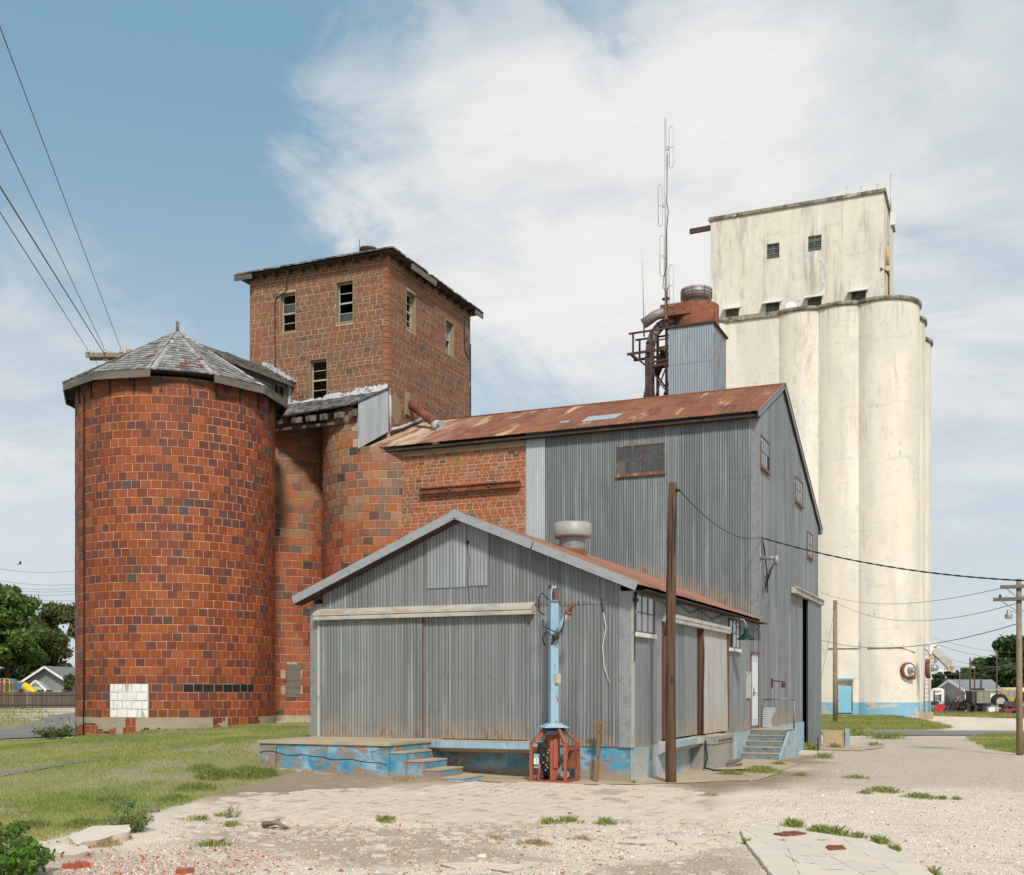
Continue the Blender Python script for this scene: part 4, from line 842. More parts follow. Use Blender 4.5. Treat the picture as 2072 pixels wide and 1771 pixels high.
for i in range(16):
    for k in range(20):
        y, z = 14.62 + i * .05, 11.75 + k * .06
        if ((y - 15.0) / .36) ** 2 + ((z - 12.35) / .55) ** 2 + .5 * float(vnoise(np.array([i * .3]), np.array([k * .3]), 1, 2)) < 1: m.box(TX1 - .01, TX1 + .02, y, y + .052, z, z + .062)
m.build('plaster_patch', 'plaster', tower)

# lean-to with rotten shingles on the tower front, boarded at its end
lean = thing('lean_to_roof', 'low rotten shingled lean-to roof at the foot of the brick tower', 'roof', (-16.5, 13.4, 11.9))
A, B, C, D = (-18.3, 12.15, 11.72), (-13.9, 12.3, 11.98), (-13.9, 14.45, 12.94), (-18.3, 14.45, 12.82)
m = MB(); n_ = Vector((0, -.35, .9)); m.prism([A, B, C, D], (0, .02, -.05)); deck = m.build('deck', 'wood_dark', lean)
m = MB(); shingles(m, A, B, C, D, 15, .17, [((0.27, 0.265, 0.255), .5), ((0.42, 0.41, 0.39), .22), ((0.13, 0.12, 0.11), .24), ((0.18, 0.055, 0.05), .04)], .05, .1, 1.3); m.build('shingles', 'shingle', deck, kind='stuff')
for k in range(7):
    x = -17.7 + k * .62; m = MB(); m.beam((x, 12.22, 11.60), (x, 13.4, 12.1), .11, .17); m.build('rafter', 'wood_grey', lean)
for k in range(5):
    x = -16.6 + k * .6; m = MB(); m.box(x, x + rng.uniform(.25, .42), 12.30, 12.36, 11.52, 11.72); m.build('board', 'wood_grey', lean)
m = MB(); m.box(-18.2, -14.0, 12.5, 12.62, 11.36, 11.46); m.build('wall_plate', 'wood_grey', lean)
for x0, x1, z0, z1 in ((-18.2, -16.6, 12.72, 12.95), (-16.6, -15.2, 12.84, 13.06), (-15.2, -13.84, 12.9, 13.16)):
    m = MB(); k = 14
    for i in range(k):
        a, b = x0 + (x1 - x0) * i / k, x0 + (x1 - x0) * (i + 1) / k; f = (i + .5) / k; zz = z0 - .12 - .12 * max(0, (-15.5 - a) * .4); m.quad((a, TY0 - .03, z1 + rng.uniform(-.05, .05)), (b, TY0 - .03, z1 + rng.uniform(-.05, .05)), (b, TY0 - .26, zz + .05), (a, TY0 - .26, zz + .05))
    m.build('tar_flashing', 'tar_white', lean)
bw = thing('boarded_panel', 'pale grey vertical board panel closing the end of the lean-to', 'panel', (-13.84, 13.4, 10.5))
top_ = lambda y: 11.98 + (y - 12.35) / 2.1 * .98; bot_ = lambda y: 10.42 + (y - 12.4) * .49
ys = [12.36, 12.75, 13.2, 13.6, 13.95, 14.44]
for a, b in zip(ys, ys[1:]):
    m = MB(); m.prism([(-13.86, a + .006, bot_(a)), (-13.86, b - .006, bot_(b)), (-13.86, b - .006, top_(b)), (-13.86, a + .006, top_(a))], (.03, 0, 0)); m.build('board', 'white_board', bw)
m = MB(); m.beam((-13.83, 12.2, 12.02), (-13.83, 14.45, 13.03), .09, .03); m.build('edge_strip', 'wood_grey', bw)
m = MB(); m.box(-14.02, -13.87, 12.55, 12.62, 10.6, 11.85); m.build('plaster_strip', 'plaster', bw)
m = MB(); m.tube([(-13.80, 14.5, 13.0), (-13.78, 14.52, 11.5)], .05, 6); m.tube([(-13.78, 14.5, 11.5), (-13.78, 15.3, 11.75), (-13.78, 17.0, 12.45)], .06, 6); m.build('tar_seam', 'tar_white', bw)

# timber gallery between round silo and tower
gal = thing('timber_gallery', 'narrow timber gallery bridging the round silo roof and the brick tower', 'gallery', (-19.0, 12, 12.8))
GX, GZ = -19.05, 14.3
m = MB(); m.box(-19.95, -18.25, 10.9, 14.4, 11.9, 13.5); m.build('inner_wall', 'dark', gal)
z = 12.75
while z < 13.72:
    m = MB(); h = .155
    for a, b in ((10.6, 13.42), (14.1, 14.4)) if 12.80 < z < 13.4 else ((10.6, 14.4),): m.box(-18.24, -18.17, a, b, z, z + h - .015)
    m.build('plank', 'wood_grey', gal); z += h
fr = MB(); 
for a, b, c, d in ((13.36, 13.46, 12.7, 13.5), (14.06, 14.16, 12.7, 13.5), (13.46, 14.06, 13.4, 13.5)): fr.box(-18.2, -18.13, a, b, c, d)
fr = fr.build('window', 'wood_grey', gal); m = MB(); m.box(-18.2, -18.17, 13.74, 13.79, 12.75, 13.4); m.build('muntin', 'wood_grey', fr)
m = MB(); m.box(-18.2, -18.1, 14.36, 14.46, 12.6, 13.6); m.build('corner_post', 'white_board', gal)
sl = MB()
for s_ in (-1, 1):
    ex = GX + s_ * 1.12; m = MB(); m.prism([(ex, 10.0, 13.52), (GX, 8.65, 13.98), (GX, 14.44, GZ), (ex, 14.44, 13.62)], (0, 0, -.06)); dk = m.build('roof', 'wood_dark', gal)
    m = MB(); shingles(m, (ex, 10.0, 13.53), (ex, 14.44, 13.63), (GX, 14.44, GZ + .01), (GX, 8.65, 13.99), 8, .18, PAL_SH, .04, .02, .5); m.build('shingles', 'shingle', dk, kind='stuff')
    m = MB(); m.beam((ex, 10.05, 13.45), (ex, 14.44, 13.55), .04, .14); m.build('eave_board', 'wood_grey', gal)
m = MB()
for i in range(26): t = i / 26; x = GX + 1.16 * t + rng.uniform(-.03, .03); z = GZ - .7 * t + .06; m.box(x - .07, x + .07, 14.1 + rng.uniform(-.1, .1), 14.45, z - .03, z + rng.uniform(.03, .13))
m.build('tar_flashing', 'tar_white', gal)

# ------------------------------------------------------------------ corrugated sheet
def corr(name, parent, mat, O, U, V, N, width, bot, top, pitch=.0785, amp=.0105, sheet_w=.66, rust_h=.0, pale=None, lap=.003, ext=0.0):
    """sheets of corrugated iron: U across, V up the sheet, N out of it; bot(u), top(u) give its ends along V"""
    O, U, V, N = map(vec, (O, U, V, N)); per = 8; n_s = max(1, round(width / sheet_w)); sw = width / n_s; out = []
    for i in range(n_s):
        u0, u1 = i * sw, (i + 1) * sw + (.03 if i < n_s - 1 else 0); k = max(2, round((u1 - u0) / pitch * per)); vs, rs, ps = [], [], []
        hs = [0, .12, .3, .6] if rust_h else [0]
        off = (i % 2) * lap + rng.uniform(0, .003)
        for j in range(k + 1):
            u = u0 + (u1 - u0) * j / k; b, t = bot(u), top(u); n = amp * (2 * abs(math.sin(math.pi * u / pitch)) ** .85 - 1) + off
            for h in hs + [None]:
                v_ = t if h is None else min(b + h * (t - b) / max(t - b, .61), t); vs.append(O + U * u + V * v_ + N * n)
                rs.append(0.0 if h is None or not rust_h else max(0.0, 1 - h / rust_h)); ps.append(pale(u, v_) if pale else 0.0)
        r = len(hs) + 1
        me = bpy.data.meshes.new(name); me.from_pydata([v - Vector(base_of(parent)) for v in vs], [], [(j * r + q, (j + 1) * r + q, (j + 1) * r + q + 1, j * r + q + 1) for j in range(k) for q in range(r - 1)])
        for nm, dat in (('rust', rs), ('pale', ps)):
            if any(dat): me.attributes.new(nm, 'FLOAT', 'POINT').data.foreach_set('value', dat)
        me.polygons.foreach_set('use_smooth', [True] * len(me.polygons)); me.materials.append(MAT[mat]); me.update()
        o = bpy.data.objects.new(name, me); COL.objects.link(o); o.parent = parent; out.append(o)
    return out
const = lambda c: (lambda u: c)
def window(parent, O, U, N, u0, u1, v0, v1, nx, nz, frame='sash', glass='glass_sky', sill='white_paint', out=.05, missing=(), bar=.022, edge=.032):
    f = MB(); V = (0, 0, 1)
    for a, b, c, d in ((u0, u0 + edge, v0, v1), (u1 - edge, u1, v0, v1), (u0 + edge, u1 - edge, v0, v0 + edge), (u0 + edge, u1 - edge, v1 - edge, v1)): f.obox(O, U, V, N, a, b, c, d, -.04, out)
    a, b, c, d = u0 + edge, u1 - edge, v0 + edge, v1 - edge
    for i in range(1, nx): x = a + (b - a) * i / nx; f.obox(O, U, V, N, x - bar / 2, x + bar / 2, c, d, 0, out - .008)
    for i in range(1, nz): z = c + (d - c) * i / nz; f.obox(O, U, V, N, a, b, z - bar / 2, z + bar / 2, 0, out - .012)
    fo = f.build('window', frame, parent)
    for i in range(nx):
        for k in range(nz):
            x0, x1, z0, z1 = a + (b - a) * i / nx, a + (b - a) * (i + 1) / nx, c + (d - c) * k / nz, c + (d - c) * (k + 1) / nz
            g = 'dark' if (i, k) in missing else (glass if isinstance(glass, str) else glass(i, k))
            m = MB(); O2 = vec(O); t_ = rng.uniform(-.004, .004)
            p = [O2 + vec(U) * x + Vector((0, 0, z)) + vec(N) * (out - .022 + q) for x, z, q in ((x0, z0, t_), (x1, z0, -t_), (x1, z1, -t_ * .6), (x0, z1, t_ * .6))]
            m.prism(p, vec(N) * -.012); m.build('pane', g, fo)
    if sill: m = MB(); m.obox(O, U, V, N, u0 - .03, u1 + .03, v0 - .09, v0 - .003, 0, out + .03); m.build('sill', sill, fo)
    return fo

# ------------------------------------------------------------------ tall mill building
mill = thing('grain_mill', 'tall grey corrugated mill building with a rusty roof and one striped brick wall', 'mill building', (-5, 19, 0))
MY, MYB, RY, RZ = 13.0, 25.1, 17.0, 12.30
sl_f = (RZ - 10.42) / (RY - 12.62); sl_b = (RZ - 8.45) / (25.6 - RY)
front_top = 10.42 + (MY - 12.62) * sl_f - .05
gtop = lambda y: (10.42 + (y - 12.62) * sl_f if y < RY else RZ - (y - RY) * sl_b) - .06
BW0, BW1 = -12.6, -7.74
m = MB(); m.box(BW0, BW1, MY + .008, MY + .3, 0, 10.38); m.build('mortar_wall', 'mortar', mill)
lay = Lay(mill, 'brick', 'brick')
plane_bricks(lay, (0, MY, 0), (1, 0, 0), (0, -1, 0), BW0, BW1 - .03, 3.2, 10.16, [], (.118, .118, .118, .125), (.25, .31), PAL_WALL, joint=.018)
lay.finish()
m = MB(); m.box(BW0, BW1 - .02, MY - .015, MY + .06, 10.16, 10.36); m.build('wall_cap', 'stucco', mill)
corr('metal_sheet', mill, 'galv_pale', (BW1, MY - .03, 0), (1, 0, 0), (0, 0, 1), (0, -1, 0), .68, const(4), const(front_top), pitch=.062, sheet_w=.68)
corr('metal_sheet', mill, 'galv_blue', (-7.07, MY - .012, 0), (1, 0, 0), (0, 0, 1), (0, -1, 0), 6.85, lambda u: 5.66 - abs(u - 3.27) * .4146, const(front_top), pitch=.08, amp=.012, sheet_w=.76, rust_h=.6)
m = MB(); m.box(-.24, .0, MY - .03, MY + .002, 3.9, 10.36); m.box(-.004, .03, MY - .03, MY + .09, 3.9, 10.42); m.build('corner_trim', 'galv_trim', mill)
gy0, gy1 = MY + .06, MYB
gb = lambda u: 0.75 if gy0 + u < 21.35 else 5.55
# gable wall: three courses of sheets
def gable_course(lo, hi, y0, y1, mat='galv', rh=0.0): 
    corr('metal_sheet', mill, mat, (0.0, y0, 0), (0, 1, 0), (0, 0, 1), (1, 0, 0), y1 - y0, lo, hi, pitch=.0785, amp=.008, sheet_w=.66, rust_h=rh, lap=.005)
gable_course(const(.72), lambda u: min(4.7 + (u * 0), gtop(gy0 + u)), gy0, 18.7, rh=.6)
gable_course(const(4.66), lambda u: gtop(gy0 + u), gy0, 18.7)
corr('metal_sheet', mill, 'galv', (-.03, 18.7, 0), (0, 1, 0), (0, 0, 1), (1, 0, 0), 2.7, const(.45), const(5.5), amp=.007, rust_h=.6)
gable_course(const(5.5), lambda u: gtop(18.7 + u), 18.7, gy1)
m = MB(); m.box(-.25, .022, gy0, 21.5, -.6, .735); m.build('foundation', 'blue_light', mill)
m = MB(); m.box(-.6, -.12, 21.4, gy1 + .0, -.6, 5.5); m.build('door_recess', 'dark', mill)  # dark panel standing in for the unlit inside beside the door
d = MB(); d.box(.04, .10, 21.9, 25.3, -.28, 5.36); d = d.build('sliding_door', 'black_paint', mill)
for z0, z1 in ((-.28, 1.95), (1.96, 5.34)):
    for y0, y1 in ((21.92, 23.05), (23.06, 24.2), (24.21, 25.28)): m = MB(); m.box(.102, .112 + rng.uniform(0, .004), y0, y1, z0, z1); m.build('door_panel', 'galv_blue', d)
m = MB(); m.box(.02, .2, 18.7, 25.45, 5.36, 5.6); m.prism([(.02, 18.7, 5.6), (.26, 18.7, 5.52), (.26, 25.45, 5.52), (.02, 25.45, 5.6)], (0, 0, .02)); m.build('door_rail', 'cream_paint', mill)
m = MB(); m.box(-7.0, -.05, MYB - .05, MYB, 0, 8.5); m.box(-12.5, -7, MYB - .05, MYB, 0, 8.5); m.box(-12.55, -12.5, MY + .3, MYB, 0, 8.5); m.build('light_block_rear_wall', 'galv_blue', mill)  # unseen plain walls, put in to keep light out of the mill
# roof
su = math.hypot(RY - 12.62, RZ - 10.42)
def palef(u, v): return max(0, min(1, (3.4 - u) / 2.6)) * (1 - .15 * v / su)
corr('roof_sheet', mill, 'rust_roof', (-13.86, 12.62, 10.42), (1, 0, 0), ((0), (RY - 12.62) / su, (RZ - 10.42) / su), (0, -(RZ - 10.42) / su, (RY - 12.62) / su), 14.0, const(0), const(su), pitch=.085, amp=.013, sheet_w=.68, pale=palef)
sb = math.hypot(25.6 - RY, RZ - 8.45)
corr('roof_sheet', mill, 'rust_roof', (-13.7, 25.6, 8.45), (1, 0, 0), (0, -(25.6 - RY) / sb, (RZ - 8.45) / sb), (0, (RZ - 8.45) / sb, (25.6 - RY) / sb), 13.84, const(0), const(sb), pitch=.12, amp=.014, sheet_w=1.4)
m = MB(); m.tube([(-13.6, RY, RZ + .01), (.14, RY, RZ + .01)], .045, 8); m.build('ridge_cap', 'rust', mill)
for x, t, w, h, mt in ((-6.05, 1.05, 1.25, .9, 'galv_pale'), (-6.9, 1.25, .35, .3, 'galv_pale')):
    corr('patch_sheet', mill, mt, (x, 12.62 + (RY - 12.62) * t / su, 10.42 + (RZ - 10.42) * t / su + .02), (1, 0, 0), (0, (RY - 12.62) / su, (RZ - 10.42) / su), (0, -(RZ - 10.42) / su, (RY - 12.62) / su), w, const(0), const(h), pitch=.085, amp=.013, sheet_w=2)
m = MB(); m.beam((.07, 12.6, 10.33), (.07, RY, RZ - .07), .03, .17); m.beam((.1, RY, RZ - .07), (.1, 25.65, 8.36), .03, .17); m.build('verge_board', 'galv_trim', mill)
m = MB(); m.beam((-.02, RY + .05, RZ - .13), (-.02, 25.6, 8.3), .16, .05); m.build('soffit', 'black_paint', mill)
m = MB(); m.box(BW0 - 1, .05, 12.7, 12.98, 10.28, 10.36); m.build('eave_soffit', 'wood_dark', mill)
GAB = ((0.0, 0, 0), (0, 1, 0), (1, 0, 0))
window(mill, *GAB, 13.14, 14.5, 8.86, 9.80, 4, 2, 'sash', 'glass_sky', 'sash', .06, missing=((3, 0),))
window(mill, *GAB, 19.5, 21.05, 8.76, 9.63, 4, 2, 'sash', 'glass_sky', 'sash', .06)
window(mill, *GAB, 22.2, 23.45, 7.08, 8.0, 3, 2, 'sash', 'glass_sky', 'sash', .06)
window(mill, (0, MY - .012, 0), (1, 0, 0), (0, -1, 0), -4.55, -2.96, 8.86, 9.78, 6, 2, 'sash', lambda i, k: 'glass_brown' if (i < 1 and k == 0) else 'glass_dark', 'sash', .06)
m = MB()
for z in (4.72, 10.0):
    pass
for k in range(26): y = MY + .4 + k * .44; z = 2.9 + rng.uniform(-.02, .02); m.box(.008, .018, y - .012, y + .012, z, z + .02)
for k in range(20): y = MY + .3 + k * .44; z = gtop(y) - 1.0; m.box(.008, .018, y - .012, y + .012, z, z + .02)
for z in (6.6, 8.5):
    for k in range(44): x = -6.95 + k * .155; m.box(x, x + .016, MY - .034, MY - .024, z + rng.uniform(-.01, .01), z + .018)
m.build('roofing_nails', 'rust', mill, kind='stuff')
m = MB(); m.tube([(.02, MY + .12, 5.98), (.34, MY + .14, 5.99), (.5, MY + .15, 5.98)], .055, 10); m.tube([(.5, MY + .15, 6.06), (.52, MY + .16, 5.86), (.47, MY + .16, 5.76)], [.075, .09, .05], 10); m.build('weatherhead', 'galv_trim', mill)
m = MB()
for k, (a, b) in enumerate(((.62, 5.15), (.70, 4.95), (.55, 5.3), (.8, 5.05))):
    m.tube([(.06, 13.25, 6.66), (.08, 13.4 + .05 * k, 6.3), (.12, 13.5 + a * .3, 5.6), (.14, 13.4 + a * .4, b), (.16, 13.2, b + .1), (.42, 13.18, 5.8)], .014, 5)
m.build('cable_loop', 'black', mill)
m = MB(); m.tube([(.02, 13.16, 6.7), (.02, 13.17, 4.2)], .012, 5); m.tube([(.035, 15.05, 2.14), (.035, 15.05, .95)], .012, 5); m.build('conduit', 'galv_trim', mill)
m = MB(); m.box(.02, .06, 14.96, 15.06, 2.02, 2.3); m.beam((.06, 15.0, 2.22), (.36, 15.0, 2.2), .04); m.lathe((.4, 15.0, 2.0), [(.06, 0), (.075, .12), (.04, .2), (.0, .21)], 12); m.build('wall_lamp', 'brown_steel', mill)
beam = MB(); beam.box(-11.68, -9.3, 12.86, 12.97, 8.72, 8.90); beam.box(-11.68, -7.93, 12.80, 12.86, 8.70, 8.73); beam.box(-11.68, -7.93, 12.80, 12.86, 8.89, 8.92); beam.box(-9.3, -7.93, 12.86, 12.97, 8.72, 8.90)
for x in (-10.55, -9.05): beam.lathe((x, 12.84, 8.81), [(0, -.05), (.05, -.03), (.05, .03), (0, .05)], 8)
solo(beam, 'steel_beam', 'rust', 'long rusty steel channel bolted flat across the striped brick wall', 'beam', (-9.8, 12.9, 8.8))
ch = MB(); ch.tube([(-13.86, 16.1, 12.85), (-12.12, 15.1, 11.62)], .16, 14); ch = solo(ch, 'chute_pipe', 'rust', 'fat rusty chute pipe slanting from the brick tower into the mill roof', 'pipe', (-13.8, 16.1, 12.8))
m = MB(); m.box(-13.87, -13.78, 15.75, 16.05, 12.35, 13.2); m.build('plaster_collar', 'plaster', ch)
m = MB(); m.tube([(-12.32, 15.2, 11.68), (-12.0, 15.05, 11.56)], [.19, .23], 12); m.build('tar_collar', 'tar_white', ch)

# ---- rooftop bin with its dust collector
hh = thing('rooftop_bin', 'square corrugated bin standing on the mill roof ridge', 'bin', (-3.2, 18, 12.2))
HX0, HX1, HY0, HY1, HZ = -3.98, -2.37, 17.0, 19.0, 14.70
m = MB(); m.box(HX0 + .02, HX1 - .02, HY0 + .02, HY1, 11.3, HZ); m.build('inner_wall', 'galv_blue', hh)
corr('metal_sheet', hh, 'galv_bin', (HX0, HY0, 0), (1, 0, 0), (0, 0, 1), (0, -1, 0), HX1 - HX0, const(12.28), const(13.42), pitch=.085, amp=.013, sheet_w=.8)
corr('metal_sheet', hh, 'galv_bin', (HX0, HY0 - .006, 0), (1, 0, 0), (0, 0, 1), (0, -1, 0), HX1 - HX0, const(13.40), const(HZ), pitch=.085, amp=.013, sheet_w=.8)
for y0, y1, z0, z1 in ((HY0, 17.75, 12.1, 13.5), (HY0, 17.75, 13.48, HZ), (17.72, 18.5, 12.0, 13.3), (17.72, 18.5, 13.28, HZ), (18.47, HY1, 11.8, HZ)):
    o = corr('metal_sheet', hh, 'galv_bin', (HX1, y0, 0), (0, 1, 0), (0, 0, 1), (1, 0, 0), y1 - y0, const(z0), const(z1), pitch=.085, amp=.004, sheet_w=2)
    for q in o: q.data.attributes.new('rust', 'FLOAT', 'POINT').data.foreach_set('value', [1.0] * len(q.data.vertices))
m = MB(); m.box(HX0 - .06, HX1 + .08, HY0 - .08, HY1 + .05, HZ, HZ + .06); m.build('roof_edge', 'brown_steel', hh)
cy = thing('dust_collector', 'rusty drum of the dust collector on top of the rooftop bin', 'drum', (-3.25, 17.95, 14.77))
m = MB(); m.lathe((-3.2, 17.95, 14.77), [(.80, 0), (.80, .86), (.74, .9), (.3, .93)], 36); m.build('drum', 'rust', cy)
m = MB(); m.box(-4.3, -3.2, 17.12, 17.5, 15.2, 15.62); m.build('inlet', 'rust', cy)
m = MB(); m.lathe((-3.2, 17.95, 15.66), [(.36, 0), (.36, .3)], 24); m.build('stack_neck', 'galv_trim', cy)
m = MB(); m.lathe((-3.2, 17.95, 15.9), [(.36, -.02), (.55, .02), (.56, .36), (.5, .38), (.0, .40)], 32)
cp = m.build('stack_cap', 'galv_trim', cy); m = MB()
for z in (15.95, 16.06, 16.17): m.lathe((-3.2, 17.95, z), [(.562, 0), (.572, .01), (.562, .02)], 32)
for k in range(8): a = k * .785; m.obox((-3.2, 17.95, 0), (-math.sin(a), math.cos(a), 0), (0, 0, 1), (math.cos(a), math.sin(a), 0), -.01, .01, 15.93, 16.25, .56, .575)
m.build('cap_hoops', 'rust', cp)
du = thing('dust_duct', 'bent grey duct climbing from the mill roof to the dust collector', 'duct', (-4.75, 17.4, 12.3))
P = [(-4.80, 17.55, 12.0), (-4.82, 17.55, 13.9), (-4.78, 17.55, 14.4), (-4.66, 17.55, 14.75), (-4.45, 17.57, 15.0), (-4.2, 17.6, 15.15), (-3.9, 17.65, 15.2)]
m = MB(); m.tube(P, .175, 16); m.build('duct_pipe', 'duct', du)
m = MB()
for k in (1, 2, 3, 4, 5):
    a, b = vec(P[k]), vec(P[k + 1]); d_ = (b - a).normalized(); m.tube([a - d_ * .02, a + d_ * .02], .186, 16)
m.build('duct_bands', 'brown_steel', du)
m = MB(); m.tube([(-4.92, 17.1, 15.02), (-4.5, 17.2, 15.3), (-4.1, 17.3, 15.42)], [.18, .18, .19], 16); m.build('duct_pipe', 'duct', du)
m = MB(); m.tube([(-4.62, 17.7, 13.3), (-4.35, 17.6, 13.9), (-4.25, 17.55, 14.1)], [.12, .16, .13], 12); m.build('auger_tube', 'brown_steel', du)
m = MB(); m.tube([(-5.05, 17.9, 12.0), (-4.95, 17.85, 12.9), (-4.88, 17.8, 13.5)], [.24, .13, .06], 12); m.build('hopper_cone', 'duct', du)
fr = thing('steel_platform', 'brown steel platform frame left of the rooftop bin', 'steel frame', (-4.7, 17.3, 12.3))
def steel(nm, p, q, w, h=None): m = MB(); m.beam(p, q, w, h); m.build(nm, 'brown_steel', fr)
fy, fb = 17.1, 17.9
for y in (fy, fb):
    steel('post', (-4.62, y, 12.1), (-4.62, y, 14.78), .085)
    steel('rail', (-5.46, y, 14.73), (-3.98, y, 14.76), .06); steel('floor_beam', (-5.52, y, 14.0), (-3.98, y, 14.04), .08)
    steel('post', (-5.3, y, 14.04), (-5.3, y, 14.72), .06); steel('brace', (-5.35, y, 14.0), (-4.62, y, 13.35), .05); steel('brace', (-4.6, y, 13.3), (-3.95, y, 12.35), .05)
    steel('brace', (-4.5, y, 12.3), (-4.0, y, 13.6), .045); steel('floor_beam', (-4.75, y, 13.6), (-3.95, y, 13.66), .07); steel('rail', (-4.6, y, 14.35), (-3.98, y, 14.4), .04)
for z in (12.75, 13.25): steel('rung', (-4.82, fy - .03, z), (-4.5, fy - .03, z), .05)
for x in (-5.4, -4.8, -4.3): steel('cross_beam', (x, fy, 14.0), (x, fb, 14.0), .07)
steel('floor_beam', (-4.7, fy, 13.45), (-3.95, fy, 13.52), .09)
mast = thing('antenna_mast', 'tall thin aerial mast with four loop elements beside the rooftop bin', 'antenna', (-4.08, 17.2, 12.4))
m = MB(); m.tube([(-4.08, 17.15, 12.3), (-4.08, 17.15, 16.2)], .05, 8); m.build('lower_pole', 'brown_steel', mast)
m = MB(); m.tube([(-4.08, 17.1, 15.05), (-4.085, 17.1, 18.9), (-4.1, 17.1, 22.2)], [.055, .045, .04], 8); m.build('pole', 'pale_metal', mast)
for z, s_ in ((21.15, 1), (18.65 + .5, -1), (17.35, -.7), (15.9 + .35, 1)):
    x = -4.09 + s_ * .2; w_ = .075; h_ = .66; m = MB(); pts = [(x - w_, 17.1, z - h_)]
    for k in range(9): a = math.pi * k / 8; pts.append((x - w_ * math.cos(a), 17.1, z + h_ + w_ * math.sin(a)))
    for k in range(9): a = math.pi * k / 8; pts.append((x + w_ * math.cos(a), 17.1, z - h_ - w_ * math.sin(a)))
    m.tube(pts, .014, 5); m.beam((-4.09, 17.1, z), (x + s_ * .08, 17.1, z), .025); m.box(-4.09 + s_ * .06 - .05, -4.09 + s_ * .06 + .05, 17.06, 17.14, z - .08, z + .05); m.build('loop_element', 'pale_metal', mast)
m = MB(); m.tube([(-4.02, 17.05, 20.9), (-4.03, 17.04, 19.9), (-4.04, 17.04, 19.2), (-3.98, 17.04, 18.9), (-4.04, 17.04, 18.2), (-4.03, 17.04, 17.0), (-4.16, 17.04, 16.5), (-4.18, 17.04, 16.2), (-4.05, 17.04, 16.0), (-4.03, 17.04, 15.2)], .013, 5); m.build('coax_cable', 'black', mast)
m = MB(); m.box(-4.22, -3.96, 17.05, 17.2, 15.78, 15.84); m.build('clamp', 'rust', mast); m = MB(); m.box(-4.16, -4.0, 17.03, 17.2, 15.05, 15.12); m.build('clamp', 'rust', mast)
wh = MB(); wh.tube([(-4.92, 17.2, 14.6), (-4.93, 17.2, 15.3)], .035, 7); wh.tube([(-4.93, 17.2, 15.2), (-4.98, 17.2, 17.3), (-5.0, 17.2, 17.75)], [.016, .013, .006], 6)
solo(wh, 'whip_antenna', 'pale_metal', 'thin leaning whip aerial above the steel platform', 'antenna', (-4.93, 17.2, 14.6))
# ------------------------------------------------------------------ low metal warehouse
wh = thing('metal_warehouse', 'low grey corrugated warehouse with a gabled front and a blue painted concrete base', 'warehouse', (-3.8, 6, 0))
WX0, WX1, FZ = -7.62, 0.0, .78
RX, RZ2, EZ2 = -3.80, 5.71, 4.01
sw_r = (RZ2 - EZ2) / (.30 - RX); gt = lambda x: (RZ2 - abs(x - RX) * (RZ2 - EZ2) / (4.10)) - .10
m = MB(); m.box(-4.3, -.02, .02, .25, -.4, FZ - .02); m.box(WX0 + .02, -4.3, .02, .25, -.4, FZ - .02); m.build('foundation', 'blue', wh)
m = MB(); m.box(-.22, .0, .252, 12.98, -.6, FZ - .02); m.box(-.018, .002, .0, .252, -.6, FZ - .022); m.build('foundation', 'blue_pale', wh)
m = MB(); m.box(WX0 + .05, -.05, .3, 12.9, FZ - .1, FZ); m.build('floor', 'concrete', wh)
cf = dict(amp=.0115, sheet_w=.67)
corr('metal_sheet', wh, 'galv', (WX0 + .28, 0, 0), (1, 0, 0), (0, 0, 1), (0, -1, 0), 7.12, const(FZ - .02), lambda u: 3.70, rust_h=.25, **cf)
corr('metal_sheet', wh, 'galv', (WX0 + .28, -.014, 0), (1, 0, 0), (0, 0, 1), (0, -1, 0), 7.12, const(3.68), lambda u: gt(WX0 + .28 + u), **cf)
for x, w_, z in ((-4.66, .98, 4.13), (-3.68, .52, 4.15)): corr('patch_sheet', wh, 'galv_light', (x, -.036, 0), (1, 0, 0), (0, 0, 1), (0, -1, 0), w_, const(z), lambda u, x=x: gt(x + u) - .02, amp=.0115, sheet_w=.5)
m = MB(); m.box(WX0 - .01, WX0 + .3, -.035, -.005, FZ - .02, 3.88); m.box(WX0 - .03, WX0 - .01, -.035, .25, FZ - .02, 3.88); m.build('corner_trim', 'galv_trim', wh)
m = MB(); m.box(-.26, .012, -.035, -.006, FZ - .03, 3.92); m.build('corner_trim', 'galv_trim', wh)
m = MB(); m.box(.012, .03, -.035, .14, FZ - .03, 3.95); m.build('corner_trim', 'cream_paint', wh)
m = MB()
for k in range(9): z = 1.0 + k * .34; xx = -.15 + rng.uniform(-.05, .03); m.box(xx, xx + .014, -.042, -.03, z, z + .014)
for k in range(16): x = -7.2 + k * .3; m.box(x, x + .03, -.03, -.018, .86, .89)
for k in range(10): x = -2.1 + k * .135; m.box(x, x + .025, -.032, -.02, 3.70, 3.735)
for k in range(14): x = -7.2 + k * .34; m.box(x, x + .02, -.08, -.075, 2.2, 2.22)
for k in range(22): x = -7.3 + k * .33; z = gt(x) - .28; m.box(x, x + .02, -.035, -.022, z, z + .02)
m.build('nail_heads', 'rust', wh, kind='stuff')
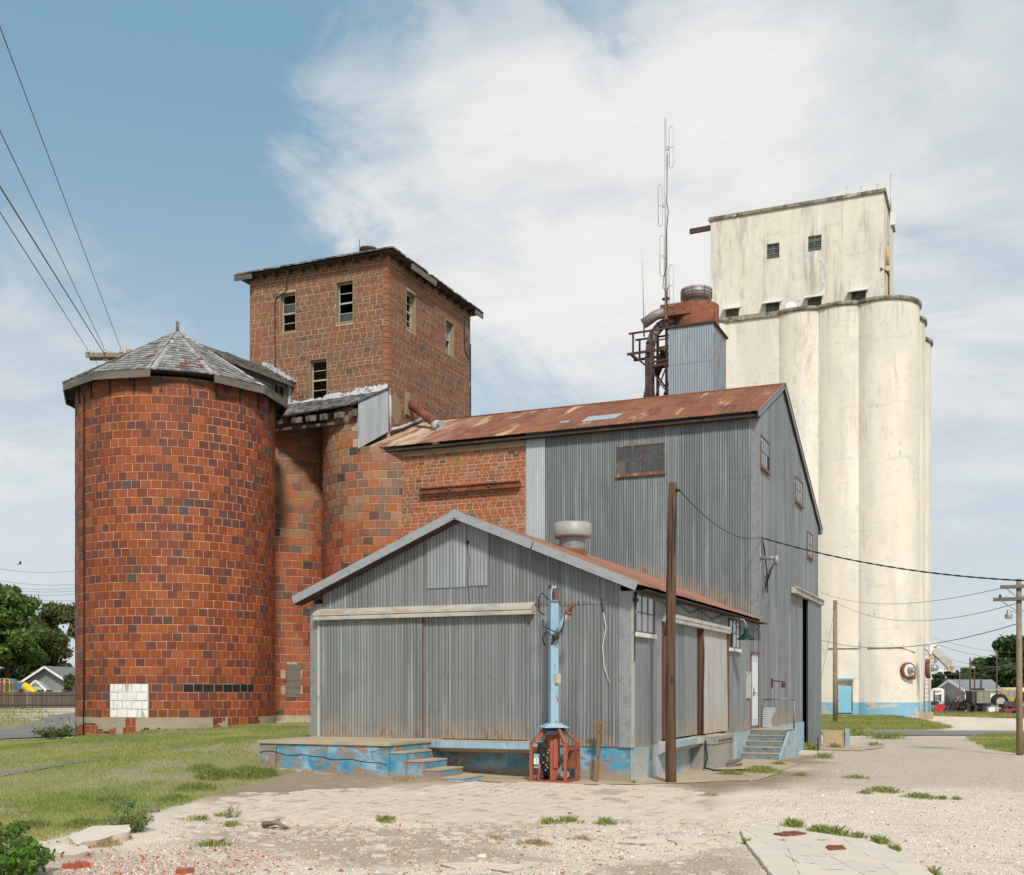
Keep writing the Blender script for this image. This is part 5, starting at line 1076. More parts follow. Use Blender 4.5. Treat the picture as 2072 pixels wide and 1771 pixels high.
# front sliding doors under a long hood
for nm, x0, x1, y, lab in (('sliding_door', -7.34, -4.72, -.085, 'left sliding door, slightly proud'), ('sliding_door', -4.70, -2.28, -.045, 'right sliding door under the hood')):
    d = MB(); d.box(x0 - .02, x1 + .012, y + .012, y + .03, .86, 3.52); d = d.build(nm, 'galv_trim', wh, lab); m = MB(); m.box(x1 - .008, x1 + .008, y - .012, y + .011, .86, 3.52); m.build('edge_strip', 'galv_trim' if x0 > -5 else 'door_edge', d); m = MB(); m.box(x0 - .02, x0 + .015, y, y + .011, .86, 3.52); m.build('edge_strip', 'galv_trim', d)
    corr('door_sheet', d, 'galv', (x0 + .02, y, 0), (1, 0, 0), (0, 0, 1), (0, -1, 0), x1 - x0 - .04, const(.87), const(3.54), rust_h=.5, amp=.0115, sheet_w=.66)
m = MB(); m.box(-7.42, -7.36, -.10, -.04, .86, 3.52); m.build('door_post', 'cream_paint', wh)
hood = MB(); prof = [(-.02, 3.76), (-.22, 3.66), (-.22, 3.60), (-.19, 3.59), (-.22, 3.56), (-.22, 3.50), (-.02, 3.50)]
hood.prism([(-7.46, y, z) for y, z in prof], (5.36, 0, 0)); hood.build('door_hood', 'cream_paint', wh)
# roof of the warehouse
slr = math.hypot(.30 - RX, RZ2 - EZ2); dx_, dz_ = (.30 - RX) / slr, (RZ2 - EZ2) / slr
corr('roof_sheet', wh, 'rust_low', (.30, -.36, EZ2), (0, 1, 0), (-dx_, 0, dz_), (dz_, 0, dx_), 13.32, const(0), const(slr), pitch=.0785, amp=.012, sheet_w=.67)
corr('roof_sheet', wh, 'rust_low', (-7.90, -.36, EZ2), (0, 1, 0), (dx_, 0, dz_), (-dz_, 0, dx_), 13.32, const(0), const(slr), pitch=.1, amp=.012, sheet_w=1.34)
for a, b in (((-7.91, 4.03), (-6.45, 4.635)), ((-6.44, 4.64), (-3.80, 5.735)), ((-3.80, 5.735), (-2.0, 4.99)), ((-1.98, 4.98), (.25, 4.055))):
    m = MB(); d = Vector((b[0] - a[0], 0, b[1] - a[1])); L = d.length; d.normalize(); m.obox((a[0], -.37, a[1] - .02), d, (-d.z, 0, d.x), (0, -1, 0), 0, L - .003, -.15, .03, 0, .02); m.build('verge_trim', 'verge', wh)
m = MB(); m.prism([(-4.02, -.385, 5.55), (-3.62, -.385, 5.55), (-3.62, -.385, 5.70), (-3.82, -.385, 5.87), (-4.02, -.385, 5.70)], (0, .03, 0)) if False else m.prism([(-3.88, -.402, 5.55), (-3.80, -.402, 5.58), (-3.72, -.402, 5.55), (-3.72, -.402, 5.72), (-3.80, -.402, 5.765), (-3.88, -.402, 5.72)], (0, .03, 0)); m.build('verge_cap', 'verge', wh)
for a, b in (((-7.88, 3.86), (-3.80, 5.56)), ((-3.80, 5.56), (.22, 3.88))):
    m = MB(); m.beam((a[0], -.19, a[1]), (b[0], -.19, b[1]), .34, .02); m.build('soffit', 'wood_dark', wh)
m = MB(); m.box(.005, .3, .1, 12.9, 3.93, 3.95); m.build('eave_soffit', 'wood_dark', wh)
# side wall
SB = ((0, 0, 0), (0, 1, 0), (1, 0, 0))
corr('metal_sheet', wh, 'galv', (0.0, .1, 0), (0, 1, 0), (0, 0, 1), (1, 0, 0), 2.1, const(FZ - .03), const(3.95), amp=.009, sheet_w=.66, rust_h=.2)
corr('metal_sheet', wh, 'galv', (0.0, 8.3, 0), (0, 1, 0), (0, 0, 1), (1, 0, 0), 4.6, const(FZ - .03), const(3.95), amp=.008, sheet_w=.66, rust_h=.4)
corr('metal_sheet', wh, 'galv', (0.0, 2.2, 0), (0, 1, 0), (0, 0, 1), (1, 0, 0), 6.1, const(3.45), const(3.95), amp=.009, sheet_w=.66)
m = MB(); m.box(-.3, -.1, 2.1, 8.4, FZ, 3.5); m.build('doorway', 'dark', wh)  # dark panel painting the unlit inside behind the door leaves
for y0, y1, x, tl, lab in ((2.3, 5.28, .015, 0.0, 'near side door leaf'), (5.52, 8.3, .05, .05, 'far side door leaf, bleached and leaning out')):
    d = MB(); d.box(x - .04, x - .015, y0 - .03, y1 + .02, .83, 3.5); d = d.build('sliding_door', 'door_edge', wh, lab)
    for q0, q1 in ((y0 - .03, y0 + .025), (y1 - .01, y1 + .02)): m = MB(); m.box(x - .0149, x + .03 + tl, q0, q1, .83, 3.5); m.build('edge_strip', 'door_edge', d)
    V_ = Vector((-tl * .3, 0, 1)).normalized()
    corr('door_sheet', d, 'galv' if tl == 0 else 'galv_bleached', (x + tl, y0, .83), (0, 1, 0), V_, (1, 0, 0), y1 - y0, const(0), const(2.68), amp=.009, rust_h=.5, sheet_w=.66)
hood = MB(); prof = [(.0, 3.70), (.16, 3.60), (.17, 3.53), (.14, 3.52), (.17, 3.49), (.17, 3.43), (.0, 3.43)]
hood.prism([(x, 2.2, z) for x, z in prof], (0, 6.15, 0)); hood.build('door_hood', 'cream_paint', wh)
window(wh, *SB, .16, 1.52, 3.1, 3.93, 3, 2, 'sash', 'glass_sky', 'white_paint', .05)
window(wh, *SB, 8.75, 10.15, 3.08, 3.9, 3, 2, 'sash', 'glass_sky', 'white_paint', .05, missing=((0, 0),))
window(wh, *SB, 11.08, 11.62, 1.68, 2.46, 1, 2, 'sash_pale', 'glass_white', None, .05)
dr = MB(); dr.box(.0, .03, 11.74, 11.80, .78, 3.0); dr.box(0, .03, 12.72, 12.78, .78, 3.0); dr.box(0, .09, 11.70, 12.82, 3.0, 3.05)
dr = dr.build('door', 'rust', wh); m = MB(); m.box(.005, .05, 11.805, 12.66, .86, 3.0); m.build('door_leaf', 'blue_white', dr)
m = MB()
for a, b in ((1.05, 1.75), (1.85, 2.75)): m.box(.05, .058, 11.90, 12.55, a, b)
m.build('door_panel', 'white_paint', dr); m = MB(); m.beam((.06, 11.93, 1.72), (.06, 11.93, 2.0), .03); m.beam((.07, 11.93, 1.85), (.07, 12.1, 1.85), .025); m.build('door_handle', 'black_paint', dr)
for y0, y1, nm in ((1.9, 4.66, 'ledge'),):
    m = MB(); m.prism([(.004, y0, .50), (.004, y0, .79), (.33, y0, .79), (.33, y0, .66)], (0, y1 - y0, 0)); m.build(nm, 'blue_pale', wh)
m = MB(); m.box(-4.26, -1.86, -.62, -.58, .70, .83); m.prism([(-1.86, -.58, .73), (-1.86, -.58, .82), (-1.74, -.5, .80), (-1.74, -.5, .75)], (0, .4, 0)); m.build('ledge', 'blue_light', wh)
m = MB(); m.prism([(-4.255, -.02, .58), (-4.255, -.02, .828), (-4.255, -.58, .828), (-4.255, -.58, .705)], (2.39, 0, 0)); m.build('ledge_slab', 'concrete', wh)
m = MB(); m.box(-4.26, -1.86, -.60, -.03, .832, .845); m.build('ledge_top', 'concrete', wh)
m = MB(); m.box(-7.6, -7.57, 0, 12.9, FZ, 4.0); m.build('left_wall', 'galv', wh)
m = MB(); pts = [(.04, .5, 3.9), (.05, 2.0, 3.86), (.06, 2.9, 3.78), (.06, 3.6, 3.9), (.06, 4.6, 3.76), (.06, 5.5, 3.9), (.06, 6.8, 3.74), (.06, 8.0, 3.9), (.3, 8.6, 3.86)]
m.tube(pts, .017, 6); m.tube([(.06, 9.4, 3.86), (.1, 10.6, 3.62), (.1, 11.6, 3.6), (.14, 12.5, 3.85)], .014, 5); m.tube([(.06, 5.5, 3.9), (.1, 5.55, 3.6), (.16, 5.45, 2.8), (.12, 5.42, .9)], .014, 5); m.build('sagging_cable', 'cable', wh)
m = MB(); m.tube([(.08, .02, 3.9), (.08, .02, 3.72)], .03, 6); m.tube([(.08, -.06, 3.74), (.08, .1, 3.74)], .045, 8); m.tube([(.06, .03, 3.7), (.06, .03, 2.95), (.06, .03, 2.5)], [.012, .012, .01], 5); m.build('insulator', 'black', wh)
m = MB(); m.tube([(-.62, -.05, 3.78), (-.58, -.06, 3.5)], .012, 5); m.build('string_top', 'black', wh)
m = MB(); m.tube([(-.58, -.06, 3.5), (-.52, -.06, 3.2), (-.60, -.06, 2.8), (-.56, -.06, 2.4), (-.44, -.06, 2.05)], .008, 5); m.build('string', 'white_paint', wh)
m = MB(); m.tube([(-3.65, -.06, 5.1), (-3.60, -.07, 4.7), (-3.63, -.07, 4.2), (-3.6, -.07, 3.8)], .006, 4); m.box(-3.68, -3.62, -.08, -.04, 5.06, 5.12); m.build('wire', 'black', wh)
rv = thing('roof_vent', 'round galvanised vent with a wide cap on the warehouse roof', 'roof vent', (-3.13, 5, 5.3))
m = MB(); m.lathe((-3.13, 5, 5.2), [(.33, 0), (.33, .65)], 24); m.build('stem', 'galv_trim', rv)
m = MB(); m.lathe((-3.13, 5, 5.2), [(.345, .04), (.36, .06), (.36, .26), (.345, .28)], 24); m.build('rust_collar', 'rust', rv)
m = MB(); m.lathe((-3.13, 5, 5.78), [(.30, .0), (.46, .0), (.485, .05), (.485, .34), (.44, .37), (0, .40)], 32); m.build('cap', 'pale_cap', rv)
gl = thing('gooseneck_lamp', 'green enamel gooseneck lamp on the warehouse side wall', 'lamp', (0, 9.6, 3.8))
m = MB(); m.tube([(.02, 9.0, 3.84), (.22, 9.0, 3.88), (.38, 9.0, 3.84), (.44, 9.0, 3.72), (.45, 9.0, 3.6)], .022, 8); m.build('arm', 'galv_trim', gl)
m = MB(); m.lathe((.46, 9.0, 3.30), [(.27, 0), (.25, .03), (.17, .11), (.075, .17), (.07, .3), (.0, .31)], 20); m.build('shade', 'green_enamel', gl)
m = MB(); m.lathe((.46, 9.0, 3.28), [(.0, .04), (.05, .02), (.05, .12)], 10); m.build('bulb', 'white_paint', gl)

# ---- loading dock with steps
dock = thing('loading_dock', 'peeling blue concrete loading dock with steps on its right end', 'dock', (-5.9, -1.2, .2))
m = MB(); m.box(-7.36, -4.28, -2.36, -.04, -.2, .805); m.build('block', 'blue', dock)
m = MB(); m.box(-7.39, -4.25, -2.40, -.02, .807, .865); m.build('deck', 'concrete', dock)
m = MB(); m.box(-7.385, -7.34, -2.395, -.05, .78, .868); m.build('deck_edge', 'cream_paint', dock)
for k in range(4):      # four steps going down towards the right
    x0 = -4.27 + k * .36; z1 = .66 - k * .165
    if z1 < .2: z1 = .18
    m = MB(); m.box(x0, x0 + .36 if k < 3 else x0 + .46, -2.33 + k * .05, -1.25, -.2, z1); st = m.build('step', 'blue' if k < 3 else 'blue_light', dock)
    m = MB(); m.box(x0 + .002, (x0 + .36 if k < 3 else x0 + .46) + .012, -2.345 + k * .05, -1.24, z1 + .002, z1 + .03); m.build('tread', 'concrete', st)
def crack(pts, name, par, N, w=.014):
    m = MB(); 
    for a, b in zip(pts, pts[1:]): m.beam(a, b, w, w * .6, up=N)
    m.build(name, 'dark', par)
cr_ = [(-7.36 + i * .16, -2.362, .60 + .05 * float(vnoise(np.array([i * .7]), np.array([1.3]), 1, 3)) - .0012 * i * i * .4) for i in range(20)]; crack(cr_, 'crack', dock, (0, -1, 0))
crack([(-6.95 + .02 * float(vnoise(np.array([k * .9]), np.array([2.2]), 1, 3)), -2.362, .05 + k * .1) for k in range(8)], 'crack', dock, (0, -1, 0), .012)
sblock = thing('side_dock_block', 'square stained concrete block under the warehouse side door', 'block', (.3, 5.8, 0))
m = MB(); m.prism([(.004, 4.68, -.3), (.55, 4.70, -.3), (.53, 4.72, .60), (.004, 4.70, .60)], (0, .0, .0)) if False else None
m.box(.004, .54, 4.7, 7.0, -.3, .62); m.build('block', 'block_grey', sblock)
m = MB(); m.box(.0045, .565, 4.675, 7.02, .622, .79); m.build('slab', 'block_grey', sblock); m = MB(); m.box(.005, .56, 4.68, 7.015, .792, .80); m.build('slab_top', 'concrete', sblock)
m = MB(); m.box(.568, .575, 5.2, 6.7, .66, .72); m.build('rust_stain', 'rust', sblock)
st = thing('concrete_steps', 'blue grey concrete steps leading up to the pale blue side door', 'steps', (.55, 12, 0))
for k in range(5):
    y0 = 10.45 + k * .325; z1 = .10 + k * .158; x1 = 1.07 - k * .012
    m = MB(); m.box(.004, x1, y0, 13.42 if k == 4 else y0 + .325 + .004 * (k % 2), -.4, z1); s_ = m.build('step', 'step_blue', st)
    m = MB(); m.box(.004, x1 + .005, y0 - .012, 13.43 if k == 4 else y0 + .325, z1 + .002, z1 + .024); m.build('tread', 'concrete', s_)
m = MB(); m.prism([(1.075, 10.45, -.4), (1.075, 10.45, .06), (1.075, 11.75, .70), (1.075, 13.42, .70), (1.075, 13.42, -.4)], (.07, 0, 0)); m.build('side_wall', 'blue_pale', st)
hr = thing('handrail', 'bare pipe handrail at the back of the concrete steps', 'handrail', (.6, 13.3, .75))
for x, t in ((.12, 1), (1.02, 1)): m = MB(); m.tube([(x, 13.3, .74), (x, 13.3, 1.64)], .028, 8); m.build('post', 'duct', hr)
m = MB(); m.tube([(.12, 13.3, 1.64), (1.02, 13.3, 1.65)], .028, 8); m.lathe((.12, 13.3, 1.61), [(0, 0), (.04, 0), (.04, .06), (0, .06)], 8); m.lathe((1.02, 13.3, 1.62), [(0, 0), (.04, 0), (.04, .06), (0, .06)], 8); m.build('rail', 'duct', hr)
sc = MB(); vs = []
k = 60; o_ = [(.10 + .0, 13.12, .77), (.42, 13.22, .77)]
for j in range(k + 1):
    t = j / k; z = .77 + .62 * t; n = .012 * math.sin(t * 2 * math.pi * 11); sc.V += [(.08 + n * .3, 13.18 - n + .1 * t, z), (.40 - .06 * math.sin(t * 5) + n * .3, 13.2 - n + .1 * t, z)]
for j in range(k): sc.F.append([2 * j, 2 * j + 1, 2 * j + 3, 2 * j + 2]); sc.C.append(None); sc.sm.append(True)
solo(sc, 'scrap_sheet', 'galv_pale', 'crumpled piece of corrugated iron propped against the handrail', 'scrap sheet', (.2, 13.2, .77))
m = MB(); m.box(1.05, 1.45, 25.4, 25.8, -.5, .36); m.build; low = thing('low_wall', 'short low concrete wall with a blue end beside the sliding mill door', 'wall', (.6, 25.8, -.4))
m = MB(); m.box(.12, 1.02, 25.6, 25.85, -.6, .30); m.build('wall', 'concrete', low); m = MB(); m.box(1.02, 1.14, 25.5, 25.95, -.6, .36); m.build('end_post', 'blue_light', low)
m = MB(); m.tube([(.62, 20.9, -.5), (.62, 20.9, .18)], .03, 7); solo(m, 'short_post', 'black_paint', 'short dark iron post standing before the sliding mill door', 'post', (.62, 20.9, -.4))
m = MB(); m.tube([(.16, 5.45, .8), (.38, 4.66, .7), (.45, 4.55, .3), (.40, 4.5, .07), (.7, 4.2, .04), (1.2, 4.6, .04), (1.9, 5.2, .02)], .022, 6); solo(m, 'black_hose', 'black', 'black cable running off the side dock block onto the ground', 'cable', (.4, 4.5, 0))
for k, (y, lab) in enumerate(((6.6, 'larger brown plank scrap leaning on the side dock block'), (6.25, 'thin brown plank scrap lying before the side dock block'))):
    m = MB(); m.beam((.60 + .05 * k, y - .45, .04 + .03 * (1 - k)), (.72 + .1 * k, y + .3, .05 + .1 * (1 - k)), .14 - .05 * k, .05); solo(m, 'plank_scrap', 'wood_grey', lab, 'plank', (.65, y, .04), 'plank scraps by the side dock')

# ---- hydraulic sampling lift in its orange cage
lift = thing('hydraulic_lift', 'light blue hydraulic lift post standing in an orange steel cage', 'lift', (-1.38, -.7, .08))
CX0, CX1, CY0, CY1, CZ = -1.75, -1.02, -1.08, -.34, .06
def bar(nm, p, q, w=.058, mat='orange'): m = MB(); m.beam(p, q, w); m.build(nm, mat, lift)
for x in (CX0, CX1):
    for y in (CY0, CY1):
        bar('cage_leg', (x, y, CZ), (x, y, .86)); bar('cage_leg', (x, y, .85), (-1.38 + (x + 1.385) * .32, -.71 + (y + .71) * .32, 1.13))
for y in (CY0, CY1): bar('cage_rail', (CX0, y, CZ + .03), (CX1, y, CZ + .03), .06)
for x in (CX0, CX1): bar('cage_rail', (x, CY0, CZ + .035), (x, CY1, CZ + .035), .055); bar('cage_rail', (x, CY0, .74), (x, CY1, .74), .05)
bar('cage_rail', (-1.59, CY0, CZ + .05), (-1.59, CY0 + .1, .52), .045); bar('cage_rail', (CX0, CY0 + .05, .2), (-1.59, CY0 + .05, .2), .04); bar('cage_rail', (CX1, CY1, .74), (-1.3, CY1, .74), .045)
Q = Matrix.Rotation(R(38), 3, 'Z'); cu, cv = Q @ Vector((1, 0, 0)), Q @ Vector((0, 1, 0)); PC = Vector((-1.42, -.70, 0))
m = MB(); m.obox(PC, cu, cv, (0, 0, 1), -.105, .105, -.105, .105, .08, 1.1); m.obox(PC, cu, cv, (0, 0, 1), -.045, .045, -.145, -.105, .35, .95); m.build('lower_column', 'orange', lift)
m = MB(); a = [PC + cu * x * .15 + cv * y * .15 + Vector((0, 0, 1.17)) for x, y in ((-1, -1), (1, -1), (1, 1), (-1, 1))]; b = [PC + cu * x * .25 + cv * y * .25 + Vector((0, 0, 1.03)) for x, y in ((-1, -1), (1, -1), (1, 1), (-1, 1))]
m.add(a + b, [(0, 1, 2, 3), (4, 5, 1, 0), (5, 6, 2, 1), (6, 7, 3, 2), (7, 4, 0, 3)]); m.build('skirt', 'black_paint', lift)
m = MB(); b = [PC + cu * x * .26 + cv * y * .26 + Vector((0, 0, 1.165)) for x, y in ((-1, -1), (1, -1), (1, 1), (-1, 1))]; a = [PC + cu * x * .11 + cv * y * .11 + Vector((0, 0, 1.25)) for x, y in ((-1, -1), (1, -1), (1, 1), (-1, 1))]
m.add(a + b, [(0, 1, 2, 3), (4, 5, 1, 0), (5, 6, 2, 1), (6, 7, 3, 2), (7, 4, 0, 3)]); m.obox(PC, cu, cv, (0, 0, 1), -.26, .26, -.26, .26, 1.16, 1.168); m.build('base_flange', 'blue_light', lift)
m = MB(); m.obox(PC, cu, cv, (0, 0, 1), -.082, .082, -.082, .082, 1.2, 3.72); m.obox(PC, cu, cv, (0, 0, 1), -.082, -.07, -.082, .082, 3.72, 4.02); m.obox(PC, cu, cv, (0, 0, 1), -.07, .082, .06, .082, 3.72, 4.02); m.build('post', 'blue_light', lift)
m = MB(); m.obox(PC, cu, cv, (0, 0, 1), -.087, -.068, -.087, .087, 3.95, 4.03); m.obox(PC, cu, cv, (0, 0, 1), -.02, .065, -.09, -.01, 3.78, 3.96); m.obox(PC, cu, cv, (0, 0, 1), -.095, .095, -.098, -.07, 3.68, 3.71); m.build('post_top', 'rust', lift)
p0, p1 = PC + Vector((.08, -.12, 2.96)), PC + Vector((.40, -.18, 3.46)); d_ = (p1 - p0).normalized()
m = MB(); m.tube([p0, p1], .062, 12); m.build('cylinder', 'blue_light', lift)
m = MB(); m.tube([p1, p1 + d_ * .17], .028, 8); m.tube([p0 - d_ * .14, p0], .03, 8)
for q in (p1, p0 + d_ * .03): m.tube([q - d_ * .025, q + d_ * .025], .08, 10)
for s_ in (-1, 1): o = Vector((.0, -.075 * s_, 0)) + Vector((.05 * s_, 0, -.03 * s_)); m.tube([p0 + o, p1 + o], .011, 5)
e_ = p1 + d_ * .17
for s_ in (-1, 1): m.tube([e_ + Vector((0, .03 * s_, 0)), e_ + Vector((0, .055 * s_, 0))], .042, 10)
m.build('cylinder_fittings', 'rust', lift)
m = MB(); f_ = PC + Vector((-.09, -.2, 0))
m.tube([f_ + Vector((.06, 0, 3.72)), f_ + Vector((-.06, -.03, 3.86)), f_ + Vector((-.14, -.02, 3.78)), f_ + Vector((-.15, 0, 3.5)), f_ + Vector((-.04, .03, 3.42))], .014, 6)
m.tube([f_ + Vector((-.06, 0, 3.33)), f_ + Vector((-.05, -.04, 3.2)), f_ + Vector((.2, -.06, 3.08)), f_ + Vector((.36, -.05, 3.02)), p1 + Vector((-.06, -.05, -.02))], .013, 6)
m.tube([f_ + Vector((-.02, 0, 2.66 + .15)), f_ + Vector((-.06, -.04, 2.95)), f_ + Vector((.04, -.07, 3.08)), f_ + Vector((.16, -.06, 3.0)), p0 + Vector((-.02, -.07, 0))], .013, 6)
for k in range(3): m.tube([(-1.55 + .02 * k, -1.0, .35), (-1.66 + .02 * k, -1.02, .6), (-1.62 + .02 * k, -1.02, .82), (-1.53 + .015 * k, -1.0, .86), (-1.47 + .01 * k, -1.0, .74), (-1.54, -1.0, .52), (-1.52, -.98, .3)], .017, 6)
for k in range(4): m.tube([(-1.52 + .03 * k, -.98, .55), (-1.50 + .035 * k, -1.0, .4), (-1.50 + .02 * k, -.95, .15)], .012, 5)
m.build('hydraulic_hoses', 'black', lift)
m = MB(); m.obox(PC, cu, cv, (0, 0, 1), .0, .11, -.14, -.084, 2.05, 2.24); m.build('junction_box', 'cream_paint', lift)
m = MB(); m.obox(PC, cu, cv, (0, 0, 1), .015, .095, -.146, -.141, 2.07, 2.22); m.build('box_lid', 'cream_paint', lift)
m = MB(); m.box(-1.68, -1.58, -1.12, -1.08, .44, .56); m.build('switch_box', 'white_paint', lift); m = MB(); m.box(-1.70, -1.6, -1.07, -1.0, .36, .64); m.build('switch_bracket', 'blue_light', lift)
for z in (.48, .53): m = MB(); m.tube([(-1.615, -1.125, z), (-1.615, -1.118, z)], .012, 6); m.build('switch_knob', 'black', lift)
m = MB(); m.tube([(-1.15, -.92, .22), (-1.08, -.98, .24), (-1.02, -1.03, .25)], [.08, .10, .07], 14); m.build('electric_motor', 'grey_metal', lift)
m = MB(); m.tube([(-1.21, -.95, .16), (-1.2, -.94, .3), (-1.12, -.9, .46), (-1.08, -.88, .56)], .035, 8); m.tube([(-1.25, -.8, .5), (-1.18, -.84, .62), (-1.12, -.86, .6)], .03, 8); m.build('bent_pipe', 'duct', lift)
m = MB(); m.box(-1.13, -1.0, -.66, -.46, .34, .72); m.build('oil_tank', 'rust', lift)
m = MB(); m.tube([(-1.5, -.9, .12), (-1.5, -.9, .33)], .06, 10); m.tube([(-1.2, -.6, .14), (-1.2, -.6, .5)], .07, 10); m.build('pump', 'black_paint', lift)
m = MB()
for k in range(9): p = (-1.5 + rng.uniform(-.03, .14), -1.02, .3 + .05 * k); m.lathe(p, [(0, 0), (.018, .004), (.018, .03), (0, .034)], 7)
m.build('brass_fittings', 'grey_metal', lift)
m = MB(); m.box(-1.7, -1.06, -1.02, -.4, CZ + .02, CZ + .06); m.build('cage_floor', 'rust', lift)
bp = thing('barrier_post', 'leaning rusty yellow iron post with two short crossbars', 'post', (-.60, -.42, .05))
m = MB(); m.beam((-.60, -.42, .0), (-.555, -.36, 1.25), .05, .05); m.build('post', 'yellow_rust', bp)
for z, w_ in ((1.27, .15), (1.09, .145)): t = z / 1.25; m = MB(); m.beam((-.60 + .045 * t - w_, -.43 + .06 * t, z), (-.60 + .045 * t + w_, -.43 + .06 * t, z), .045); m.build('crossbar', 'yellow_rust', bp)

# ---- foreground pole and its cable
pole = thing('wooden_pole', 'bare dark brown wooden pole standing before the warehouse side wall', 'pole', (.74, .3, 0))
m = MB(); pts = [(.735 + .035 * t - .03 * math.sin(t * 3.1), .32, -.3 + 6.4 * t) for t in [i / 12 for i in range(13)]]
m.tube(pts, [.115 - .028 * i / 12 + (.006 if i in (4, 8) else 0) for i in range(13)], 16); m.build('shaft', 'wood_pole', pole)
m = MB(); m.tube([(.62, .22, 3.3), (.64, .22, 3.0)], .02, 5); m.build('knot', 'wood_dark', pole); m = MB(); m.tube([(.80, .2, 2.2), (.79, .19, 2.06)], [.02, .008], 6); m.build('knot', 'wood_dark', pole)
m = MB(); m.tube([(.85, .28, 5.95), (.93, .26, 5.93)], .03, 8); m.build('insulator', 'black', pole)
for a_, z0, z1 in ((.2, 3.9, 5.9), (-.5, 1.0, 2.6), (.75, 4.6, 5.6), (-.1, .2, 1.2)):
    m = MB(); m.tube([(.752 + .104 * math.sin(a_) + .004 * k, .32 - .104 * math.cos(a_) + .0028 * k, z0 + (z1 - z0) * k / 5) for k in range(6)], [.002, .007, .008, .007, .006, .002], 4); m.build('crack', 'dark', pole)
def wire(name, a, b, sag, r, mat, label, group=None, k=24):
    a, b = vec(a), vec(b); m = MB(); m.tube([a.lerp(b, i / k) - Vector((0, 0, sag * 4 * (i / k) * (1 - i / k))) for i in range(k + 1)], r, 5)
    return solo(m, name, mat, label, 'wire', tuple(a), group)
wire('thin_cable', (.92, .26, 5.94), (.08, 13.3, 6.66), .38, .011, 'black', 'thin black cable sagging from the bare wooden pole to the mill corner', 'cables at the mill')
a, b = vec((.08, 13.3, 6.62)), vec(S(2200, 1178, 30)); m = MB(); k = 70
for s_ in (0, math.pi): m.tube([a.lerp(b, i / k) + Vector((0, .012 * math.cos(i * 1.3 + s_), .012 * math.sin(i * 1.3 + s_) - .34 * 4 * (i / k) * (1 - i / k))) for i in range(k + 1)], .015, 5)
solo(m, 'service_cable', 'black', 'thick twisted black cable running right from the mill corner', 'cable', tuple(a), 'cables at the mill')
# ------------------------------------------------------------------ white concrete elevator
el = thing('white_elevator', 'huge cream white concrete grain elevator with fluted silos and a tall headhouse', 'grain elevator', (-8, 78, -.1))
ET, EB = 32.5, -.6; FY = 74.0; FR = 2.86; FX = [-2.11, -5.22, -8.33]
def drum(c, nm, a0=0, a1=2 * math.pi):
    m = MB(); m.lathe((c[0], c[1], 0), [(FR, EB), (FR, 8), (FR, 16), (FR, 24), (FR, ET)], 56); m.lathe((c[0], c[1], 0), [(0, ET), (FR, ET)], 56, smooth=False)
    o = m.build(nm, 'concrete_white', el)
    m = MB(); m.lathe((c[0], c[1], 0), [(FR + .002, ET - .02), (FR + .17, ET + .06), (FR + .17, ET + .32), (FR - .3, ET + .36), (.1, ET + .36)], 56); m.build('cap_edge', 'cap', o)
for x in FX: drum((x, FY), 'silo')
for x, y in ((-15.9, FY), (-1.98, 78.8), (-1.86, 85.0), (-5, 88), (-10, 88), (-15.9, 88)): drum((x, y), 'silo')
m = MB(); m.box(-15.4, -9.55, 71.62, 88, EB, ET); o = m.build('flat_wall', 'concrete_white', el); m = MB(); m.box(-15.4, -9.55, 71.45, 72.2, ET - .02, ET + .35); m.build('cap_edge', 'cap', o)
m = MB(); m.box(-15, -2, 75, 88, EB, ET - .1); m.build('core_wall', 'concrete_white', el)
hx0, hx1, hy0, hy1, hz0, hz1 = -16.2, -2.0, 74.3, 83.0, ET, 42.25
HW = [(-11.43, -10.36, 38.22, 39.5), (-8.02, -6.93, 38.34, 39.62), (-14.87, -13.77, 33.4, 34.5), (-11.5, -10.36, 33.3, 34.55), (-8.02, -6.93, 33.3, 34.55), (-4.55, -3.4, 33.3, 34.55)]
HR = [(77.6, 78.6, 38.2, 39.6)]
m = MB()
for a, b, c, d in wall_rects(hx0, hx1, hz0, hz1, HW): m.box(a, b, hy0, hy0 + .35, c, d)
for a, b, c, d in wall_rects(hy0 + .352, hy1, hz0, hz1, HR): m.box(hx1 - .35, hx1, a, b, c, d)
m.box(hx0, hx0 + .3, hy0 + .352, hy1, hz0, hz1); m.box(hx0 + .3, hx1 - .35, hy1 - .3, hy1, hz0, hz1)
m.build('headhouse_wall', 'concrete_white', el)
m = MB(); m.box(hx0 - .16, hx1 + .16, hy0 - .16, hy1 + .16, hz1, hz1 + .26); m.build('headhouse_edge', 'cap', el)
def el_win(O, U, N, q, pal):
    u0, u1, v0, v1 = q; f = MB(); V = (0, 0, 1); w = .05
    for a, b, c, d in ((u0, u0 + w, v0, v1), (u1 - w, u1, v0, v1), (u0 + w, u1 - w, v0, v0 + w), (u0 + w, u1 - w, v1 - w, v1), ((u0 + u1) / 2 - .02, (u0 + u1) / 2 + .02, v0 + w, v1 - w)): f.obox(O, U, V, N, a, b, c, d, -.2, -.1)
    for k in (1, 2): z = v0 + (v1 - v0) * k / 3; f.obox(O, U, V, N, u0 + w, u1 - w, z - .02, z + .02, -.19, -.11)
    fo = f.build('window', 'cap', el); mid = (u0 + u1) / 2
    for i in (0, 1):
        for k in (0, 1, 2):
            m = MB(); m.obox(O, U, V, N, (u0 + w, mid)[i], (mid, u1 - w)[i], v0 + (v1 - v0) * k / 3, v0 + (v1 - v0) * (k + 1) / 3, -.17, -.16); m.build('pane', 'glass_brown' if (i, k) in pal else 'glass_dark', fo)
EF = ((0, hy0, 0), (1, 0, 0), (0, -1, 0))
